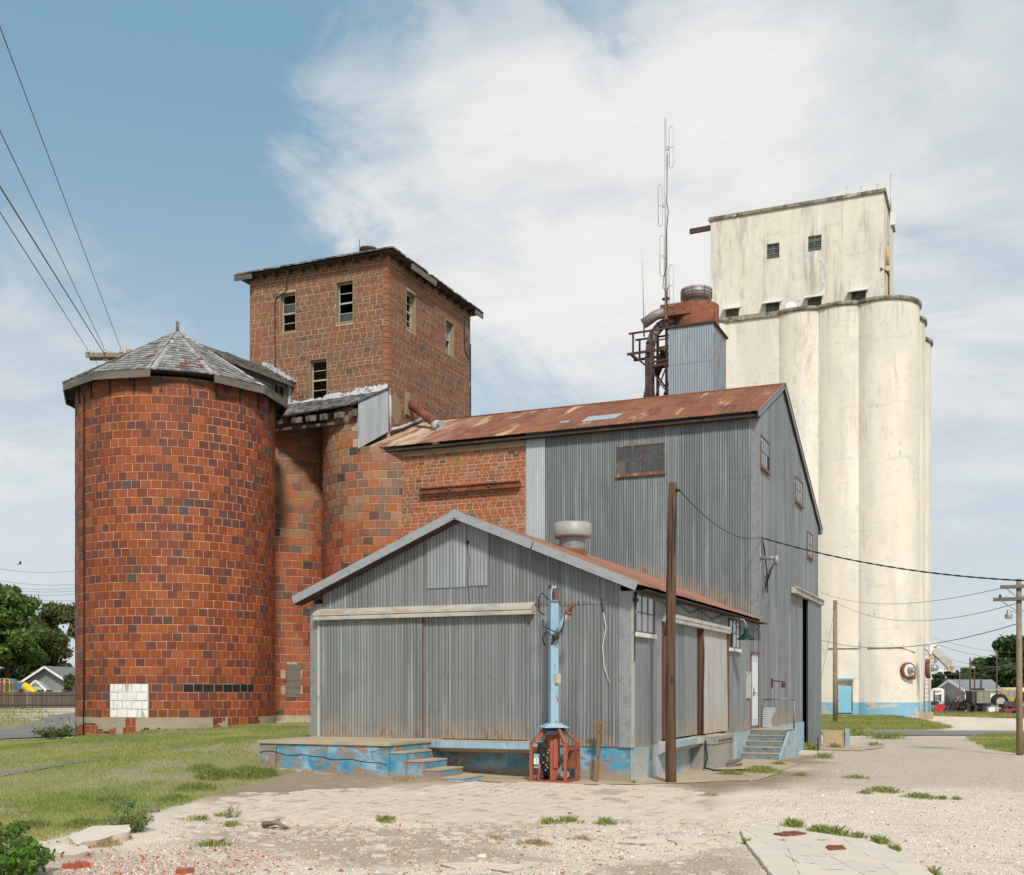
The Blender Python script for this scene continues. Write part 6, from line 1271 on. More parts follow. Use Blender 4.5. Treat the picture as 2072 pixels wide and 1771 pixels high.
for q, pal in zip(HW, (((0, 0), (1, 0)), ((0, 0), (1, 0), (0, 2), (1, 2)), ((0, 1), (1, 1), (0, 2), (1, 2)), ((0, 0), (1, 0)), ((0, 2), (1, 2)), ((0, 0), (0, 1), (0, 2), (1, 2)))): el_win(*EF, q, pal)
el_win((hx1, 0, 0), (0, 1, 0), (1, 0, 0), HR[0], ((0, 0), (0, 1), (1, 2)))
for q in HW[2:]:
    m = MB(); m.prism([(q[0] - .22, hy0, q[3] + .16), (q[0] - .22, hy0 - .55, q[3] - .06), (q[0] - .22, hy0 - .55, q[3] - .18), (q[0] - .22, hy0 - .5, q[3] - .18), (q[0] - .22, hy0, q[3] + .08)], (q[1] - q[0] + .44, 0, 0)); m.build('awning', 'white_paint', el)
m = MB()        # remains of a blue painted ring, and of the name above it
for k in range(64):
    a = R(-118 + k * 3.6); g_ = float(vnoise(np.array([k * .33]), np.array([.5]), 1, 11))
    if -118 + k * 3.6 > 112 or g_ < -.28: continue
    c, r_ = (-8.45, 36.2), 1.86; U_ = (-math.sin(a), 0, math.cos(a)); W_ = (math.cos(a), 0, math.sin(a)); m.obox((c[0] + r_ * math.cos(a), hy0 - .004, c[1] + r_ * math.sin(a)), U_, W_, (0, -1, 0), -.052, .052, -.08 - .05 * g_, .06, 0, .004)
m.build('painted_ring', 'ring_blue', el)
m = MB(); m.beam((-18.1, 74.6, 41.75), (-16.2, 74.6, 41.78), .22, .42); m.build('hoist_beam', 'brown_steel', el)
# blue door and foot band are on the fluted front
a_ = math.atan2(CAM[1] - FY, CAM[0] - FX[1]); 
def on_drum(cx, u, z):
    best = None
    for k in range(-500, 500):
        a = a_ + k * .003; p = (cx + FR * math.cos(a), FY + FR * math.sin(a), z); e_ = abs(view(p)[0] - u)
        if best is None or e_ < best[0]: best = (e_, a)
    a = best[1]; return (cx + FR * math.cos(a), FY + FR * math.sin(a), 0), (-math.sin(a), math.cos(a), 0), (math.cos(a), math.sin(a), 0)
O_, U_, N_ = on_drum(FX[1], 1709, 1)
d = MB(); d.obox(O_, U_, (0, 0, 1), N_, -.62, .62, .14, 2.42, -.3, .06); d.obox(O_, U_, (0, 0, 1), N_, -.75, .68, 2.62, 2.78, -.3, .22); d = d.build('door', 'cap', el)
m = MB(); m.obox(O_, U_, (0, 0, 1), N_, -.5, .5, .16, 2.3, .06, .10); m.build('door_leaf', 'blue_door', d); m = MB(); m.obox(O_, U_, (0, 0, 1), N_, -.75, .68, 2.79, 2.9, -.2, .24); m.obox(O_, U_, (0, 0, 1), N_, -.6, -.42, 1.2, 1.45, .1, .16); m.build('door_hood', 'blue_door', d)
def fan(O_, U_, N_, z, nm='aeration_fan'):
    f = thing(nm, 'round rusty aeration fan on the front silo of the white elevator' if z < 3.6 and U_[0] > .8 or U_[0] < -.8 else 'round rusty aeration fan at the ladder edge of the white elevator', 'fan', (O_[0], O_[1], z), 'aeration fans')
    O, U, N = vec(O_), vec(U_), vec(N_); c = O + Vector((0, 0, z)); m = MB(); m.tube([c + N * .02, c + N * .34], [.62, .62], 20); m.obox(c, U, (0, 0, 1), N, .1, .62, -.72, -.2, .04, .32); m.build('housing', 'rust', f)
    m = MB(); m.tube([c + N * .34, c + N * .37], .50, 20); m.build('face_plate', 'white_paint', f); m = MB(); m.tube([c + N * .37, c + N * .8], [.26, .22], 14); m.tube([c + N * .8, c + N * .9], [.2, .1], 14); m.build('motor', 'grey_metal', f); return f
f1 = fan(*on_drum(FX[0], 1834, 3.5), 3.5); O2, U2, N2 = on_drum(FX[0], 1858, 3.5)
O3 = (S(1872, 1358, 80)[0], S(1872, 1358, 80)[1], 0); f2 = fan(O3, (0, 1, 0), (1, 0, 0), 3.5); f1['label'] = 'round rusty aeration fan on the front silo of the white elevator'; f2['label'] = 'round rusty aeration fan seen edge-on beside the elevator ladder'
LX, LY = S(1880, 1440, 82)[:2]
ld = thing('elevator_ladder', 'thin steel ladder climbing the right edge of the white elevator', 'ladder', (LX, LY, 0))
for s_ in (0, .38): m = MB(); m.tube([(LX - s_ * .9, LY + s_ * .4, .3), (LX - s_ * .9, LY + s_ * .4, 5.2)], .035, 6); m.build('stile', 'grey_metal', ld)
for k in range(16): m = MB(); m.tube([(LX, LY, .5 + k * .31), (LX - .34, LY + .15, .5 + k * .31)], .022, 5); m.build('rung', 'grey_metal', ld)
m = MB(); m.box(LX - .7, LX + .25, LY - .3, LY + .6, -.5, .35); solo(m, 'concrete_footing', 'concrete', 'small concrete footing at the foot of the elevator ladder', 'footing', (LX, LY, -.4))
sp_ = thing('loading_spout', 'white loading spout slanting out from the right side of the elevator', 'spout', S(1884, 1325, 88))
D0 = 88
p0, p1, p2 = vec(S(1886, 1312, D0)), vec(S(1929, 1350, D0)), vec(S(1925, 1357, D0)); m = MB(); m.beam(vec(S(1888, 1314, D0)), vec(S(1928, 1352, D0)), .5, .56); m.build('chute', 'cream_paint', sp_)
m = MB(); m.beam(vec(S(1926.5, 1349, D0)), vec(S(1923, 1359, D0)), .5, .62); m.build('chute_mouth', 'cream_paint', sp_); m = MB(); m.beam(vec(S(1882, 1306, D0)), vec(S(1891, 1318, D0)), .4, .9); m.box(vec(S(1880, 1, D0)).x - .1, vec(S(1880, 1, D0)).x + .1, S(1880, 1, D0)[1], S(1880, 1, D0)[1] + .3, S(1, 1321, D0)[2], S(1, 1299, D0)[2]); m.build('bracket', 'white_paint', sp_)
m = MB(); m.beam(vec(S(1880, 1356.5, D0)), vec(S(1924, 1357, D0)), .12); m.build('strut', 'white_paint', sp_)
m = MB(); m.tube([vec(S(1890, 1312, D0)), vec(S(1894, 1305, D0))], .25, 10); m.beam(vec(S(1886, 1312, D0)), vec(S(1895, 1302, D0)), .3, .1); m.build('motor', 'grey_metal', sp_)
m = MB(); e1 = vec(S(1885, 1320, D0)); m.beam(vec(S(1883, 1317, D0)), vec(S(1883, 1332, D0)), .22); m.beam(vec(S(1883, 1331.5, D0)), vec(S(1892, 1331.5, D0)), .12); m.build('yellow_guard', 'yellow', sp_)
m = MB(); m.beam(vec(S(1882, 1341, D0)), vec(S(1894, 1341, D0)), .1); m.beam(vec(S(1893, 1328, D0)), vec(S(1893, 1341, D0)), .25); m.beam(vec(S(1882, 1348, D0)), vec(S(1891, 1347.5, D0)), .08); m.build('side_bracket', 'grey_metal', sp_)
m = MB()
for k in range(24):
    t = k / 23; u = 1672 + 208 * t; m.V and None
for cx, us in ((FX[1], (1676, 1690, 1710, 1730, 1748)), (FX[0], (1756, 1775, 1800, 1825, 1850))):
    pts = []
    for u in us: o_, _, n_ = on_drum(cx, u, 5.2); pts.append((o_[0] + n_[0] * .06, o_[1] + n_[1] * .06, 5.25 if u < 1840 else 4.9))
    m.tube(pts, .035, 5)
m.build('conduit_run', 'wood_grey', el)
# aerials on the headhouse
def rod(x, y, z0, z1, lab, panel=None):
    t = thing('roof_aerial', lab, 'antenna', (x, y, z0), 'aerials on the headhouse roof'); m = MB(); m.tube([(x, y, z0), (x, y, z1)], .06, 6); m.build('rod', 'pale_metal', t)
    if panel: m = MB(); m.obox((x, y, 0), (1, 0, 0), (0, 0, 1), (0, -1, 0), panel[0], panel[1], panel[2], panel[3], .05, .2); m.build('panel_antenna', 'white_paint', t)
rod(-5.05, 75.5, hz1 + .2, hz1 + 1.6, 'short aerial with a white panel, leftmost on the headhouse roof', (-.5, -.2, hz1 + .25, hz1 + 1.3))
rod(-3.95, 76.0, hz1 + .2, hz1 + 1.55, 'short aerial with a small bracket, second from left on the headhouse roof', (-.45, -.15, hz1 + .4, hz1 + .7))
rod(-2.7, 76.5, hz1 + .2, hz1 + 1.75, 'plain thin aerial, third from left on the headhouse roof')
rod(-1.72, 77.4, hz1 - 1.8, hz1 + 2.7, 'tall aerial with white panels at the right edge of the headhouse roof', (-.05, .4, hz1 - 1.6, hz1 - .5))
dz = S(1555, 625, 96.5); t = thing('satellite_dish', 'small white dish aerial among the lower headhouse windows', 'dish', (-11.3 + 2.0, 72.6, ET + .4))
m = MB(); m.tube([(-9.35, 74.0, ET + .3), (-9.35, 74.0, ET + 1.0)], .05, 6); m.build('stand', 'grey_metal', t); m = MB(); m.tube([(-9.3, 73.75, ET + 1.2), (-9.25, 73.55, ET + 1.25)], [.15, .45], 16); m.build('bowl', 'white_paint', t)
t = thing('wall_aerial', 'yellow tipped aerial bracket on the right face of the headhouse', 'antenna', (-1.7, 75.6, 33.2)); m = MB(); m.tube([(-1.75, 75.6, 33.0), (-1.75, 75.6, 36.3)], .07, 6); m.tube([(-1.75, 75.6, 35.9), (-1.8, 75.0, 36.0), (-2.2, 74.2, 36.05)], .1, 6); m.build('bracket', 'rust', t); m = MB(); m.tube([(-1.78, 75.1, 36.6), (-1.78, 75.1, 37.9)], .14, 8); m.build('tip', 'yellow', t)

# ------------------------------------------------------------------ poles and lines
up = thing('utility_pole', 'tall grey utility pole with double crossarms and a street lamp on the right', 'utility pole', (S(2063, 1490, 39.5)[0], S(2063, 1490, 39.5)[1], -.38))
px_, py_ = S(2063, 1490, 39.5)[:2]; k_ = 39.5 / 2300; zt = 1.9 + (1398 - 1172) * k_
m = MB(); m.tube([(px_, py_, -.7), (px_ - .02, py_, zt)], [.115, .085], 12); m.build('shaft', 'wood_tan', up)
ax = Vector((cr, sr, 0)) * .92 + Vector((-sr, cr, 0)) * -.39; ax.normalize()
def arm(z, l0, l1, tilt, dy):
    o = Vector((px_, py_, z)); m = MB(); n_ = Vector((-ax.y, ax.x, 0)); m.beam(o + ax * l0 + n_ * dy + Vector((0, 0, -tilt)), o + ax * l1 + n_ * dy + Vector((0, 0, tilt)), .075, .105); m.build('crossarm', 'wood_grey', up)
for dy in (-.14, .14): arm(1.9 + (1398 - 1187) * k_, -.62, 1.2, 0, dy); arm(1.9 + (1398 - 1212) * k_, -.85, .9, 0, dy)
o = Vector((px_, py_, 0))
for z, l in ((1.9 + (1398 - 1187) * k_, .42), (1.9 + (1398 - 1214) * k_, .55)):
    for s_ in (-1, 1): m = MB(); m.beam(o + ax * l * s_ + Vector((0, 0, z - .05)), o + Vector((0, 0, z - .45)), .03); m.build('brace', 'grey_metal', up)
for l, z in ((-.62, 1.9 + (1398 - 1210) * k_), (-.4, 1.9 + (1398 - 1213) * k_), (.3, 1.9 + (1398 - 1210) * k_)):
    m = MB(); c = o + ax * l + Vector((0, 0, z)); m.lathe(c, [(0, 0), (.035, 0), (.035, .05), (.06, .06), (.06, .09), (.035, .1), (.035, .14), (0, .15)], 10); m.build('insulator', 'rust' if l < -.6 else 'pale_metal', up)
lm = MB(); c = o + ax * -.35 + Vector((0, 0, 1.9 + (1398 - 1244) * k_)); lm.lathe(c, [(.05, .17), (.06, .06), (.13, .0), (.135, -.02), (0, -.02)], 14); lm.tube([c + Vector((0, 0, .1)), c + ax * .1 + Vector((0, 0, .12)), o + Vector((0, 0, c.z + .06))], .02, 6); lm.build('street_lamp', 'grey_metal', up)
lm = MB(); lm.lathe(c, [(.13, -.025), (.11, -.13), (0, -.135)], 14); lm.build('lamp_bowl', 'cream_paint', up)
p2_ = S(1690, 1457, 74); t = thing('plain_pole', 'plain tan wooden pole on the grass before the white elevator', 'pole', (p2_[0], p2_[1], hz(p2_[0], p2_[1]))); m = MB(); m.tube([(p2_[0], p2_[1], -.6), (p2_[0], p2_[1], S(1690, 1215, 74)[2])], [.16, .13], 10); m.build('shaft', 'wood_tan', t)
far = [(1942, 1361, 1412, 112, .065, 'thin distant pole before the gable of the grey shed'), (1963, 1331, 1414, 105, .085, 'tall dark distant pole left of the old transformer'), (1972, 1347, 1399, 128, .085, 'distant pole with a small lamp behind the tall dark pole'), (1985, 1377, 1400, 108, .11, 'stubby thick pole rising behind the old transformer'), (2017, 1316, 1412, 120, .085, 'distant pole with small crossarms before the right trees')]
for u, v0, v1, dd, r, lab in far:
    p = S(u, v1, dd); t = thing('distant_pole', lab, 'pole', (p[0], p[1], p[2]), 'poles behind the junk yard'); m = MB(); m.tube([(p[0], p[1], p[2] - 1.5), (p[0], p[1], S(u, v0, dd)[2])], [r, r * .8], 8); m.build('shaft', 'wood_pole' if u > 1950 else 'wood_grey', t)
    if u == 2017:
        for v in (1319, 1325): m = MB(); m.beam(S(u - 6, v + .6, dd), S(u + 3, v - .4, dd), .12); m.build('crossarm', 'wood_grey', t)
    if u == 1972: m = MB(); m.beam(S(u, 1349, dd), S(u - 4, 1350, dd), .1); m.lathe(S(u - 3, 1351, dd), [(0, .2), (.25, .1), (.25, -.1), (0, -.2)], 8); m.build('lamp', 'grey_metal', t)
# lines over the right side
LR = [((1690, 1218, 74), (2057, 1221, 39.5), .9, .012, 'wire from the plain pole to the lower crossarm'), ((1655, 1196, 84), (2052, 1184, 39.5), .8, .012, 'wire from behind the mill to the upper crossarm'), ((1600, 1272, 70), (2056, 1263, 39.5), 1.0, .016, 'darker cable passing to the pole below its street lamp'),
      ((1888, 1290, 150), (2160, 1315, 130), 1.0, .02, 'topmost far wire right of the elevator'), ((1888, 1301, 150), (2160, 1323, 130), 1.2, .025, 'thick far wire pair right of the elevator'), ((1888, 1323, 150), (2160, 1330, 130), 1.4, .025, 'level far wire right of the elevator'), ((1888, 1364, 150), (2160, 1310, 130), 1.0, .02, 'rising far wire right of the elevator'), ((1905, 1343, 140), (2060, 1340, 125), .6, .025, 'level dark far wire reaching the distant crossarm pole'), ((1888, 1396 - 22, 150), (2075, 1344, 130), .8, .02, 'lowest rising far wire right of the elevator')]
for a, b, sg, r, lab in LR: wire('overhead_wire', S(*a), S(*b), sg, r, 'cable', lab, 'overhead wires on the right')
wire('guy_wire', (p2_[0], p2_[1], S(1690, 1225, 74)[2]), S(1662, 1370, 66), .1, .012, 'cable', 'thin guy wire slanting left from the plain pole', 'overhead wires on the right')
for k, (v0, v1) in enumerate(((1143, 1152), (1166, 1179), (1178, 1186), (1182, 1192), (1188, 1199), (1192, 1213))):
    wire('overhead_wire', S(-60, v0 - 3, 130), S(180, v1, 150), .7, .022, 'cable', ('topmost far wire above the left trees', 'second far wire above the left trees', 'third far wire above the left trees', 'fourth far wire above the left trees', 'fifth far wire above the left trees', 'lowest far wire above the left trees')[k], 'far wires on the left')
b_ = MB(); c = S(41, 1141, 134); b_.lathe(c, [(0, -.1), (.13, 0), (.1, .25), (.05, .32), (0, .34)], 8); b_.beam((c[0] - .1, c[1], c[2]), (c[0] - .5, c[1], c[2] - .12), .1, .05); solo(b_, 'bird', 'black', 'small dark bird perched on the topmost far left wire', 'bird', c)
# crossarm pole behind the round silo
dp = 46.0; c0 = vec(S(214, 718, dp)); lp = thing('power_pole', 'power pole with insulators showing its crossarm behind the round silo roof', 'utility pole', (S(262, 718, dp)[0], S(262, 718, dp)[1], .3))
pp = vec(S(262, 718, dp)); m = MB(); m.tube([(pp.x, pp.y, -.3), (pp.x, pp.y, pp.z + .2)], [.17, .12], 10); m.build('shaft', 'wood_tan', lp)
for v, du_ in ((719, 0), (725, 8)): m = MB(); m.beam(S(174 + du_, v, dp + du_ * .03), S(352, v, dp + du_ * .03), .13, .17); m.build('crossarm', 'wood_tan', lp)
m = MB(); m.beam(S(210, 727, dp), S(250, 745, dp), .05, .09); m.build('brace', 'wood_tan', lp)
WS = []
for u in (179, 213, 246):
    for du_, dv in ((0, 0), (6.5, 3)):
        c = S(u + du_, 714.5 + dv, dp + .2); m = MB(); m.lathe(c, [(0, -.06), (.03, -.06), (.03, .0), (.10, .02), (.10, .05), (.05, .07), (.085, .10), (.085, .13), (.03, .15), (.05, .2), (0, .21)], 10); m.build('insulator', 'pale_metal', lp)
for (u0, v0), (u1, v1), lab in (((179, 710), (0, 430), 'lowest left wire running up from the power pole'), ((211, 716), (0, 378), 'thicker wire passing behind the crossarm of the power pole'), ((213, 710), (0, 265), 'upper middle wire running up from the power pole'), ((246, 710), (0, 55), 'steepest wire running up from the power pole')):
    e_ = S(u0 + (u1 - u0) * 1.5, v0 + (v1 - v0) * 1.5, 16); wire('overhead_wire', S(u0, v0, dp), e_, .0, .011 if v1 != 378 else .016, 'cable', lab, 'wires from the power pole')
m = MB()
for u in (194, 227, 236): m.tube([S(u, 730, dp), S(u + 14, 760, dp)], .012, 4)
m.build('drop_wire', 'cable', lp)

# ------------------------------------------------------------------ far left: fence, house, playground
fence = thing('board_fence', 'brown upright board fence across the street on the left', 'fence', (S(70, 1432, 118)[0], S(70, 1432, 118)[1], 0))
fa, fb = vec(S(-70, 1432.5, 112)), vec(S(190, 1431, 120)); fd = fb - fa; fl = fd.length; fd.normalize(); fn = Vector((fd.y, -fd.x, 0)).normalized()
pm = []
for k in range(3): m = MB(); m.add([(-.5, -.5, 0), (.5, -.5, 0), (.5, .5, 0), (-.5, .5, 0), (-.5, -.5, .94), (-.2, -.5, 1), (.2, -.5, 1), (.5, -.5, .94), (-.5, .5, .94), (-.2, .5, 1), (.2, .5, 1), (.5, .5, .94)], [(0, 1, 7, 6, 5, 4), (3, 8, 9, 10, 11, 2), (0, 4, 8, 3), (1, 2, 11, 7), (4, 5, 9, 8), (5, 6, 10, 9), (6, 7, 11, 10)]); pm.append(m.mesh('fence_board', 'fence_wood'))
n = int(fl / .155)
for i in range(n):
    p = fa + fd * (i * .155); piece('fence_board', pm[i % 3], fence, (p.x, p.y, fa.z - .1), (rng.uniform(-.02, .02), rng.uniform(-.012, .012), math.atan2(fd.y, fd.x)), (.148, .03, 1.72 + rng.uniform(-.04, .04)))
m = MB(); o_ = fa - fn * .06
for z in (.3, 1.3): m.beam(fa - fn * -.06 + Vector((0, 0, z)), fb - fn * -.06 + Vector((0, 0, z + (fb.z - fa.z) * 0)), .05, .09)
m.build('rail', 'fence_wood', fence)
hs = thing('gabled_house', 'grey green gabled house with a small porch behind the board fence', 'house', S(95, 1432, 150))
DH = 150.0
def hp(u, v, d=DH): return vec(S(u, v, d))
back = Vector((-sr, cr, 0)) * 9
m = MB(); m.prism([hp(52, 1440), hp(140, 1440), hp(140, 1380), hp(95, 1353), hp(52, 1380)], back); m.build('wall', 'house_grey', hs)
for a, b in (((42, 1386), (95.5, 1351)), ((95.5, 1351), (150, 1386))):
    A, B = hp(*a) - back * .1, hp(*b) - back * .1; m = MB(); m.add([A, B, B + back * 1.2, A + back * 1.2, A + Vector((0, 0, .2)), B + Vector((0, 0, .2)), B + back * 1.2 + Vector((0, 0, .2)), A + back * 1.2 + Vector((0, 0, .2))], [(0, 1, 2, 3), (4, 7, 6, 5), (0, 4, 5, 1), (1, 5, 6, 2), (3, 2, 6, 7), (0, 3, 7, 4)]); r_ = m.build('roof', 'house_grey', hs)
    m = MB(); m.beam(A - back * .01 + Vector((0, 0, .06)), B - back * .01 + Vector((0, 0, .06)), .12, .24); m.build('barge_board', 'white_paint', r_)
fwd = -back * .25
m = MB(); m.prism([hp(68, 1396) + fwd, hp(106, 1396) + fwd, hp(87, 1379) + fwd], back * .24); po = m.build('porch_gable', 'house_white', hs)
for a, b in (((66, 1397), (87, 1377.5)), ((87, 1377.5), (108, 1397))): m = MB(); m.beam(hp(*a) + fwd * 1.03, hp(*b) + fwd * 1.03, .3, .22); m.build('porch_trim', 'white_paint', po)
for u in (67, 76, 106): m = MB(); m.beam(hp(u, 1435) + fwd, hp(u, 1397) + fwd, .22); m.build('porch_post', 'white_paint', hs)
for u0, u1, v0, v1 in ((84, 96, 1399, 1420), (111, 133, 1399, 1420)):
    m = MB(); A = hp(u0, v1) - back * .004; m.prism([hp(u0, v1) - back * .02, hp(u1, v1) - back * .02, hp(u1, v0) - back * .02, hp(u0, v0) - back * .02], back * .019); f = m.build('window', 'white_paint', hs); e_ = 1.5
    m = MB(); m.prism([hp(u0 + e_, v1) - back * .026, hp(u1 - e_, v1) - back * .026, hp(u1 - e_, v0 + e_) - back * .026, hp(u0 + e_, v0 + e_) - back * .026], back * .004); m.build('pane', 'dark', f)
def text(s, name, loc, size, rotz, mat, parent, tilt=90, depth=.01):
    cu_ = bpy.data.curves.new(name, 'FONT'); cu_.body = s; cu_.size = size; cu_.extrude = depth; cu_.align_x = 'CENTER'; cu_.materials.append(MAT[mat]); o = bpy.data.objects.new(name, cu_); COL.objects.link(o); dg = bpy.context.evaluated_depsgraph_get(); me = bpy.data.meshes.new_from_object(o.evaluated_get(dg)); bpy.data.objects.remove(o); o = bpy.data.objects.new(name, me); COL.objects.link(o); o['kind'] = 'stuff'
    b = base_of(parent); o.parent = parent; o.location = (loc[0] - b[0], loc[1] - b[1], loc[2] - b[2]); o.rotation_euler = (R(tilt), 0, rotz); return o
c = hp(87.5, 1389.5) + fwd * 1.01; text('LEON', 'house_letters', c, .42, R(YAW), 'black', hs)
pg = thing('playground', 'bright playground frame with a yellow tube slide behind the fence', 'playground', S(35, 1432, 126)); DP = 126
def pb(nm, a, b, w, c): m = MB(); m.col = c; m.beam(S(*a, DP), S(*b, DP), w); m.build(nm, 'plain', pg)
RD, BL, YL, GN, PK = (.5, .06, .04), (.03, .22, .42), (.65, .42, .02), (.35, .5, .12), (.55, .15, .25)
for u, c in ((-10, BL), (0, PK), (9, YL), (20, GN), (26, (.5, .2, .05)), (31, BL), (36, PK), (48, RD)): pb('post', (u, 1430), (u, 1374 if u < 35 else 1380), .15, c)
for a, b, c in (((-20, 1374), (9, 1373.5), (.05, .35, .15)), ((9, 1373.5), (20, 1374.5), (.6, .2, .03)), ((20, 1374.5), (31, 1375), BL), ((-20, 1379.5), (20, 1380), PK), ((20, 1380), (36, 1379), BL), ((34, 1379), (49, 1380.5), YL), ((-20, 1397), (31, 1396), (.12, .09, .06)), ((-20, 1402), (20, 1400), (.6, .2, .03)), ((20, 1400), (32, 1399), GN)): pb('rail', a, b, .11, c)
for k, v in enumerate((1386, 1389.5, 1393)): m = MB(); m.col = (.10, .08, .06); m.beam(S(-20, v, DP), S(31, v, DP), .16); m.build('deck_board', 'plain', pg)
m = MB(); m.col = (.02, .14, .33); m.beam(S(36, 1387.5, DP), S(48, 1388, DP), .4, .75); m.build('tube_panel', 'plain', pg)
m = MB(); m.col = (.70, .46, .015); m.tube([S(47.5, 1387.5, DP), S(55, 1391, DP), S(63, 1397, DP), S(69, 1403, DP), S(70.5, 1410, DP)], .42, 12); m.build('tube_slide', 'plain', pg)

# ------------------------------------------------------------------ far right: shed and junk
sh = thing('grey_shed', 'long grey shed with a pale metal roof behind the junk yard', 'shed', S(1960, 1440, 138)); DS = 138
def sp3(u, v, d=DS): return vec(S(u, v, d))
bk = Vector((-sr, cr, 0))
gl_, gr_, ap = sp3(1892, 1440, 141), sp3(1949, 1440, 135), sp3(1919, 1378, 139)
m = MB(); m.prism([sp3(1892, 1440, 141), sp3(1948, 1440, 135), sp3(1948, 1397, 135), sp3(1920, 1379, 138), sp3(1893, 1397, 141)], bk * .3); m.build('gable_wall', 'shed_block', sh)
m = MB(); m.prism([sp3(1949, 1440, 135), sp3(2026, 1440, 135), sp3(2026, 1397, 135), sp3(1949, 1397, 135)], bk * .3); m.build('front_wall', 'shed_block', sh)
A, B, C, D = sp3(1950, 1398, 134.5), sp3(2028, 1398, 134.5), sp3(2006, 1378, 139), sp3(1919, 1378, 139); m = MB(); m.prism([A, B, C, D], (0, 0, .15)); ro = m.build('roof', 'roof_metal', sh)
for i in range(38): t = i / 37; m = MB(); a_2, b_2 = A.lerp(B, t) + Vector((0, 0, .16)), D.lerp(C, t) + Vector((0, 0, .16)); m.beam(a_2, b_2, .06, .05); m.build('roof_rib', 'roof_metal', ro)
m = MB(); m.prism([sp3(1890, 1398, 141.5), sp3(1919, 1377.5, 139), D + bk * .5, sp3(1890, 1398, 148)], (0, 0, .15)); m.build('roof', 'roof_metal', sh)
for a, b in (((1890, 1398, 141), (1919, 1377.5, 138)), ((1919, 1377.5, 138), (1951, 1398, 134.4))): m = MB(); m.beam(sp3(*a), sp3(*b), .12, .25); m.build('barge_board', 'white_paint', sh)
for u0, u1 in ((1953, 1966), (2002, 2023)): m = MB(); m.prism([sp3(u0, 1440, 134.9), sp3(u1, 1440, 134.9), sp3(u1, 1399.5, 134.9), sp3(u0, 1399.5, 134.9)], bk * .08); m.build('garage_door', 'white_paint', sh)
m = MB(); m.prism([sp3(1909, 1425, 138.4), sp3(1913, 1425, 138), sp3(1913, 1408, 138), sp3(1909, 1408, 138.4)], bk * .2); m.build('side_door', 'wood_grey', sh)
t = MB(); c = vec(S(1893, 1418, 128)); t.box(c.x - .5, c.x + .9, c.y - .5, c.y + .6, c.z - 2, c.z + 1.15); t.lathe((c.x + .2, c.y, c.z + 1.15), [(.75, 0), (.5, .25), (0, .3)], 12); solo(t, 'white_tank', 'white_paint', 'white upright tank beside the grey shed gable', 'tank', tuple(c))
c = vec(S(2042, 1400, 136)); t = MB(); t.box(c.x - 1.1, c.x + 6, c.y, c.y + 6, -.3, c.z); bs = thing('brick_outbuilding', 'low red brick outbuilding with a white roof behind the yellow tractor', 'building', (c.x + 2, c.y + 3, -.2)); t.col = (.22, .06, .04); t.C = [t.col] * len(t.F); t.build('wall', 'plain', bs); t = MB(); t.box(c.x - 1.4, c.x + 6.4, c.y - .4, c.y + 6.4, c.z, c.z + .5); t.build('roof', 'white_paint', bs)
DJ = 100.0
def J(u, v, d=DJ): return vec(S(u, v, d))
tr = thing('old_transformer', 'olive finned transformer standing on a timber rack in the junk yard', 'transformer', J(1984, 1424))
m = MB(); m.prism([J(1967, 1423), J(1974, 1424), J(1974, 1398), J(1967, 1398.5)], bk * 1.4); m.build('tank', 'trans_dark', tr)
m = MB(); m.prism([J(1974, 1423), J(2001, 1422), J(2001, 1398), J(1974, 1398)], bk * 1.2); m.build('body', 'trans_dark', tr)
for k in range(11): u = 1974.6 + k * 2.5; m = MB(); m.prism([J(u, 1423), J(u + 1.5, 1423), J(u + 1.5, 1399.2), J(u, 1399.2)], bk * -.35); m.build('cooling_fin', 'trans', tr)
m = MB(); m.prism([J(1966, 1399), J(2002.5, 1398.5), J(2002.5, 1396.8), J(1966, 1397.2)], bk * 1.5); m.build('lid', 'trans', tr); m = MB(); m.prism([J(1974, 1397), J(1992, 1397), J(1992, 1393), J(1974, 1393)], bk * 1); m.build('top_box', 'black_paint', tr)
rk = thing('timber_rack', 'rough timber rack carrying the old transformer', 'rack', J(1984, 1444))
for u0, v0, u1, v1 in ((1953, 1424, 1978, 1432), (1955, 1428, 1978, 1434), (1976, 1428, 1992, 1430), (1945, 1431, 1966, 1432), (1966, 1426, 2000, 1427), (1968, 1424, 2002, 1424.5)): m = MB(); m.beam(J(u0, v0), J(u1, v1, DJ + 1), .3, .16); m.build('timber', 'wood_dark', rk)
for u in (1960, 1975, 1991): m = MB(); m.beam(J(u, 1446), J(u, 1428), .25); m.build('leg', 'wood_dark', rk)
m = MB(); m.beam(J(1948.5, 1444.5), J(1958.5, 1434), .1); m.build('prop', 'grey_metal', rk)
ga = thing('stock_gate', 'dark tubular stock gate leaning among the junk', 'gate', J(1915, 1444, 97))
for k in range(8):
    t = k / 7; m = MB(); m.beam(J(1899 + 13 * (1 - t), 1443 - 21 * (1 - t), 97), J(1936 + 4 * (1 - t) - 4, 1443 - 21 * (1 - t), 97), .1, .09); m.build('bar', 'black_paint', ga)
for t in (0, .35, .68, 1): m = MB(); m.beam(J(1899 + 37 * t - 3 * t, 1443, 96.8), J(1912 + 25 * t, 1422, 96.8), .1); m.build('upright', 'black_paint', ga)
m = MB()
for v in (1407, 1410, 1413, 1416): m.beam(J(1890, v + 1.5, 108), J(1903, v, 108), .1)
for u, a in ((1890, 1400), (1903, 1405)): m.beam(J(u, 1424, 108), J(u, a, 108), .13)
solo(m, 'corral_panel', 'black_paint', 'dark corral panel beside the elevator right edge', 'panel', tuple(J(1896, 1420, 108)))
rf = thing('red_rack', 'bright red bent steel rack leaning beside the stock gate', 'rack', J(1897, 1443, 96))
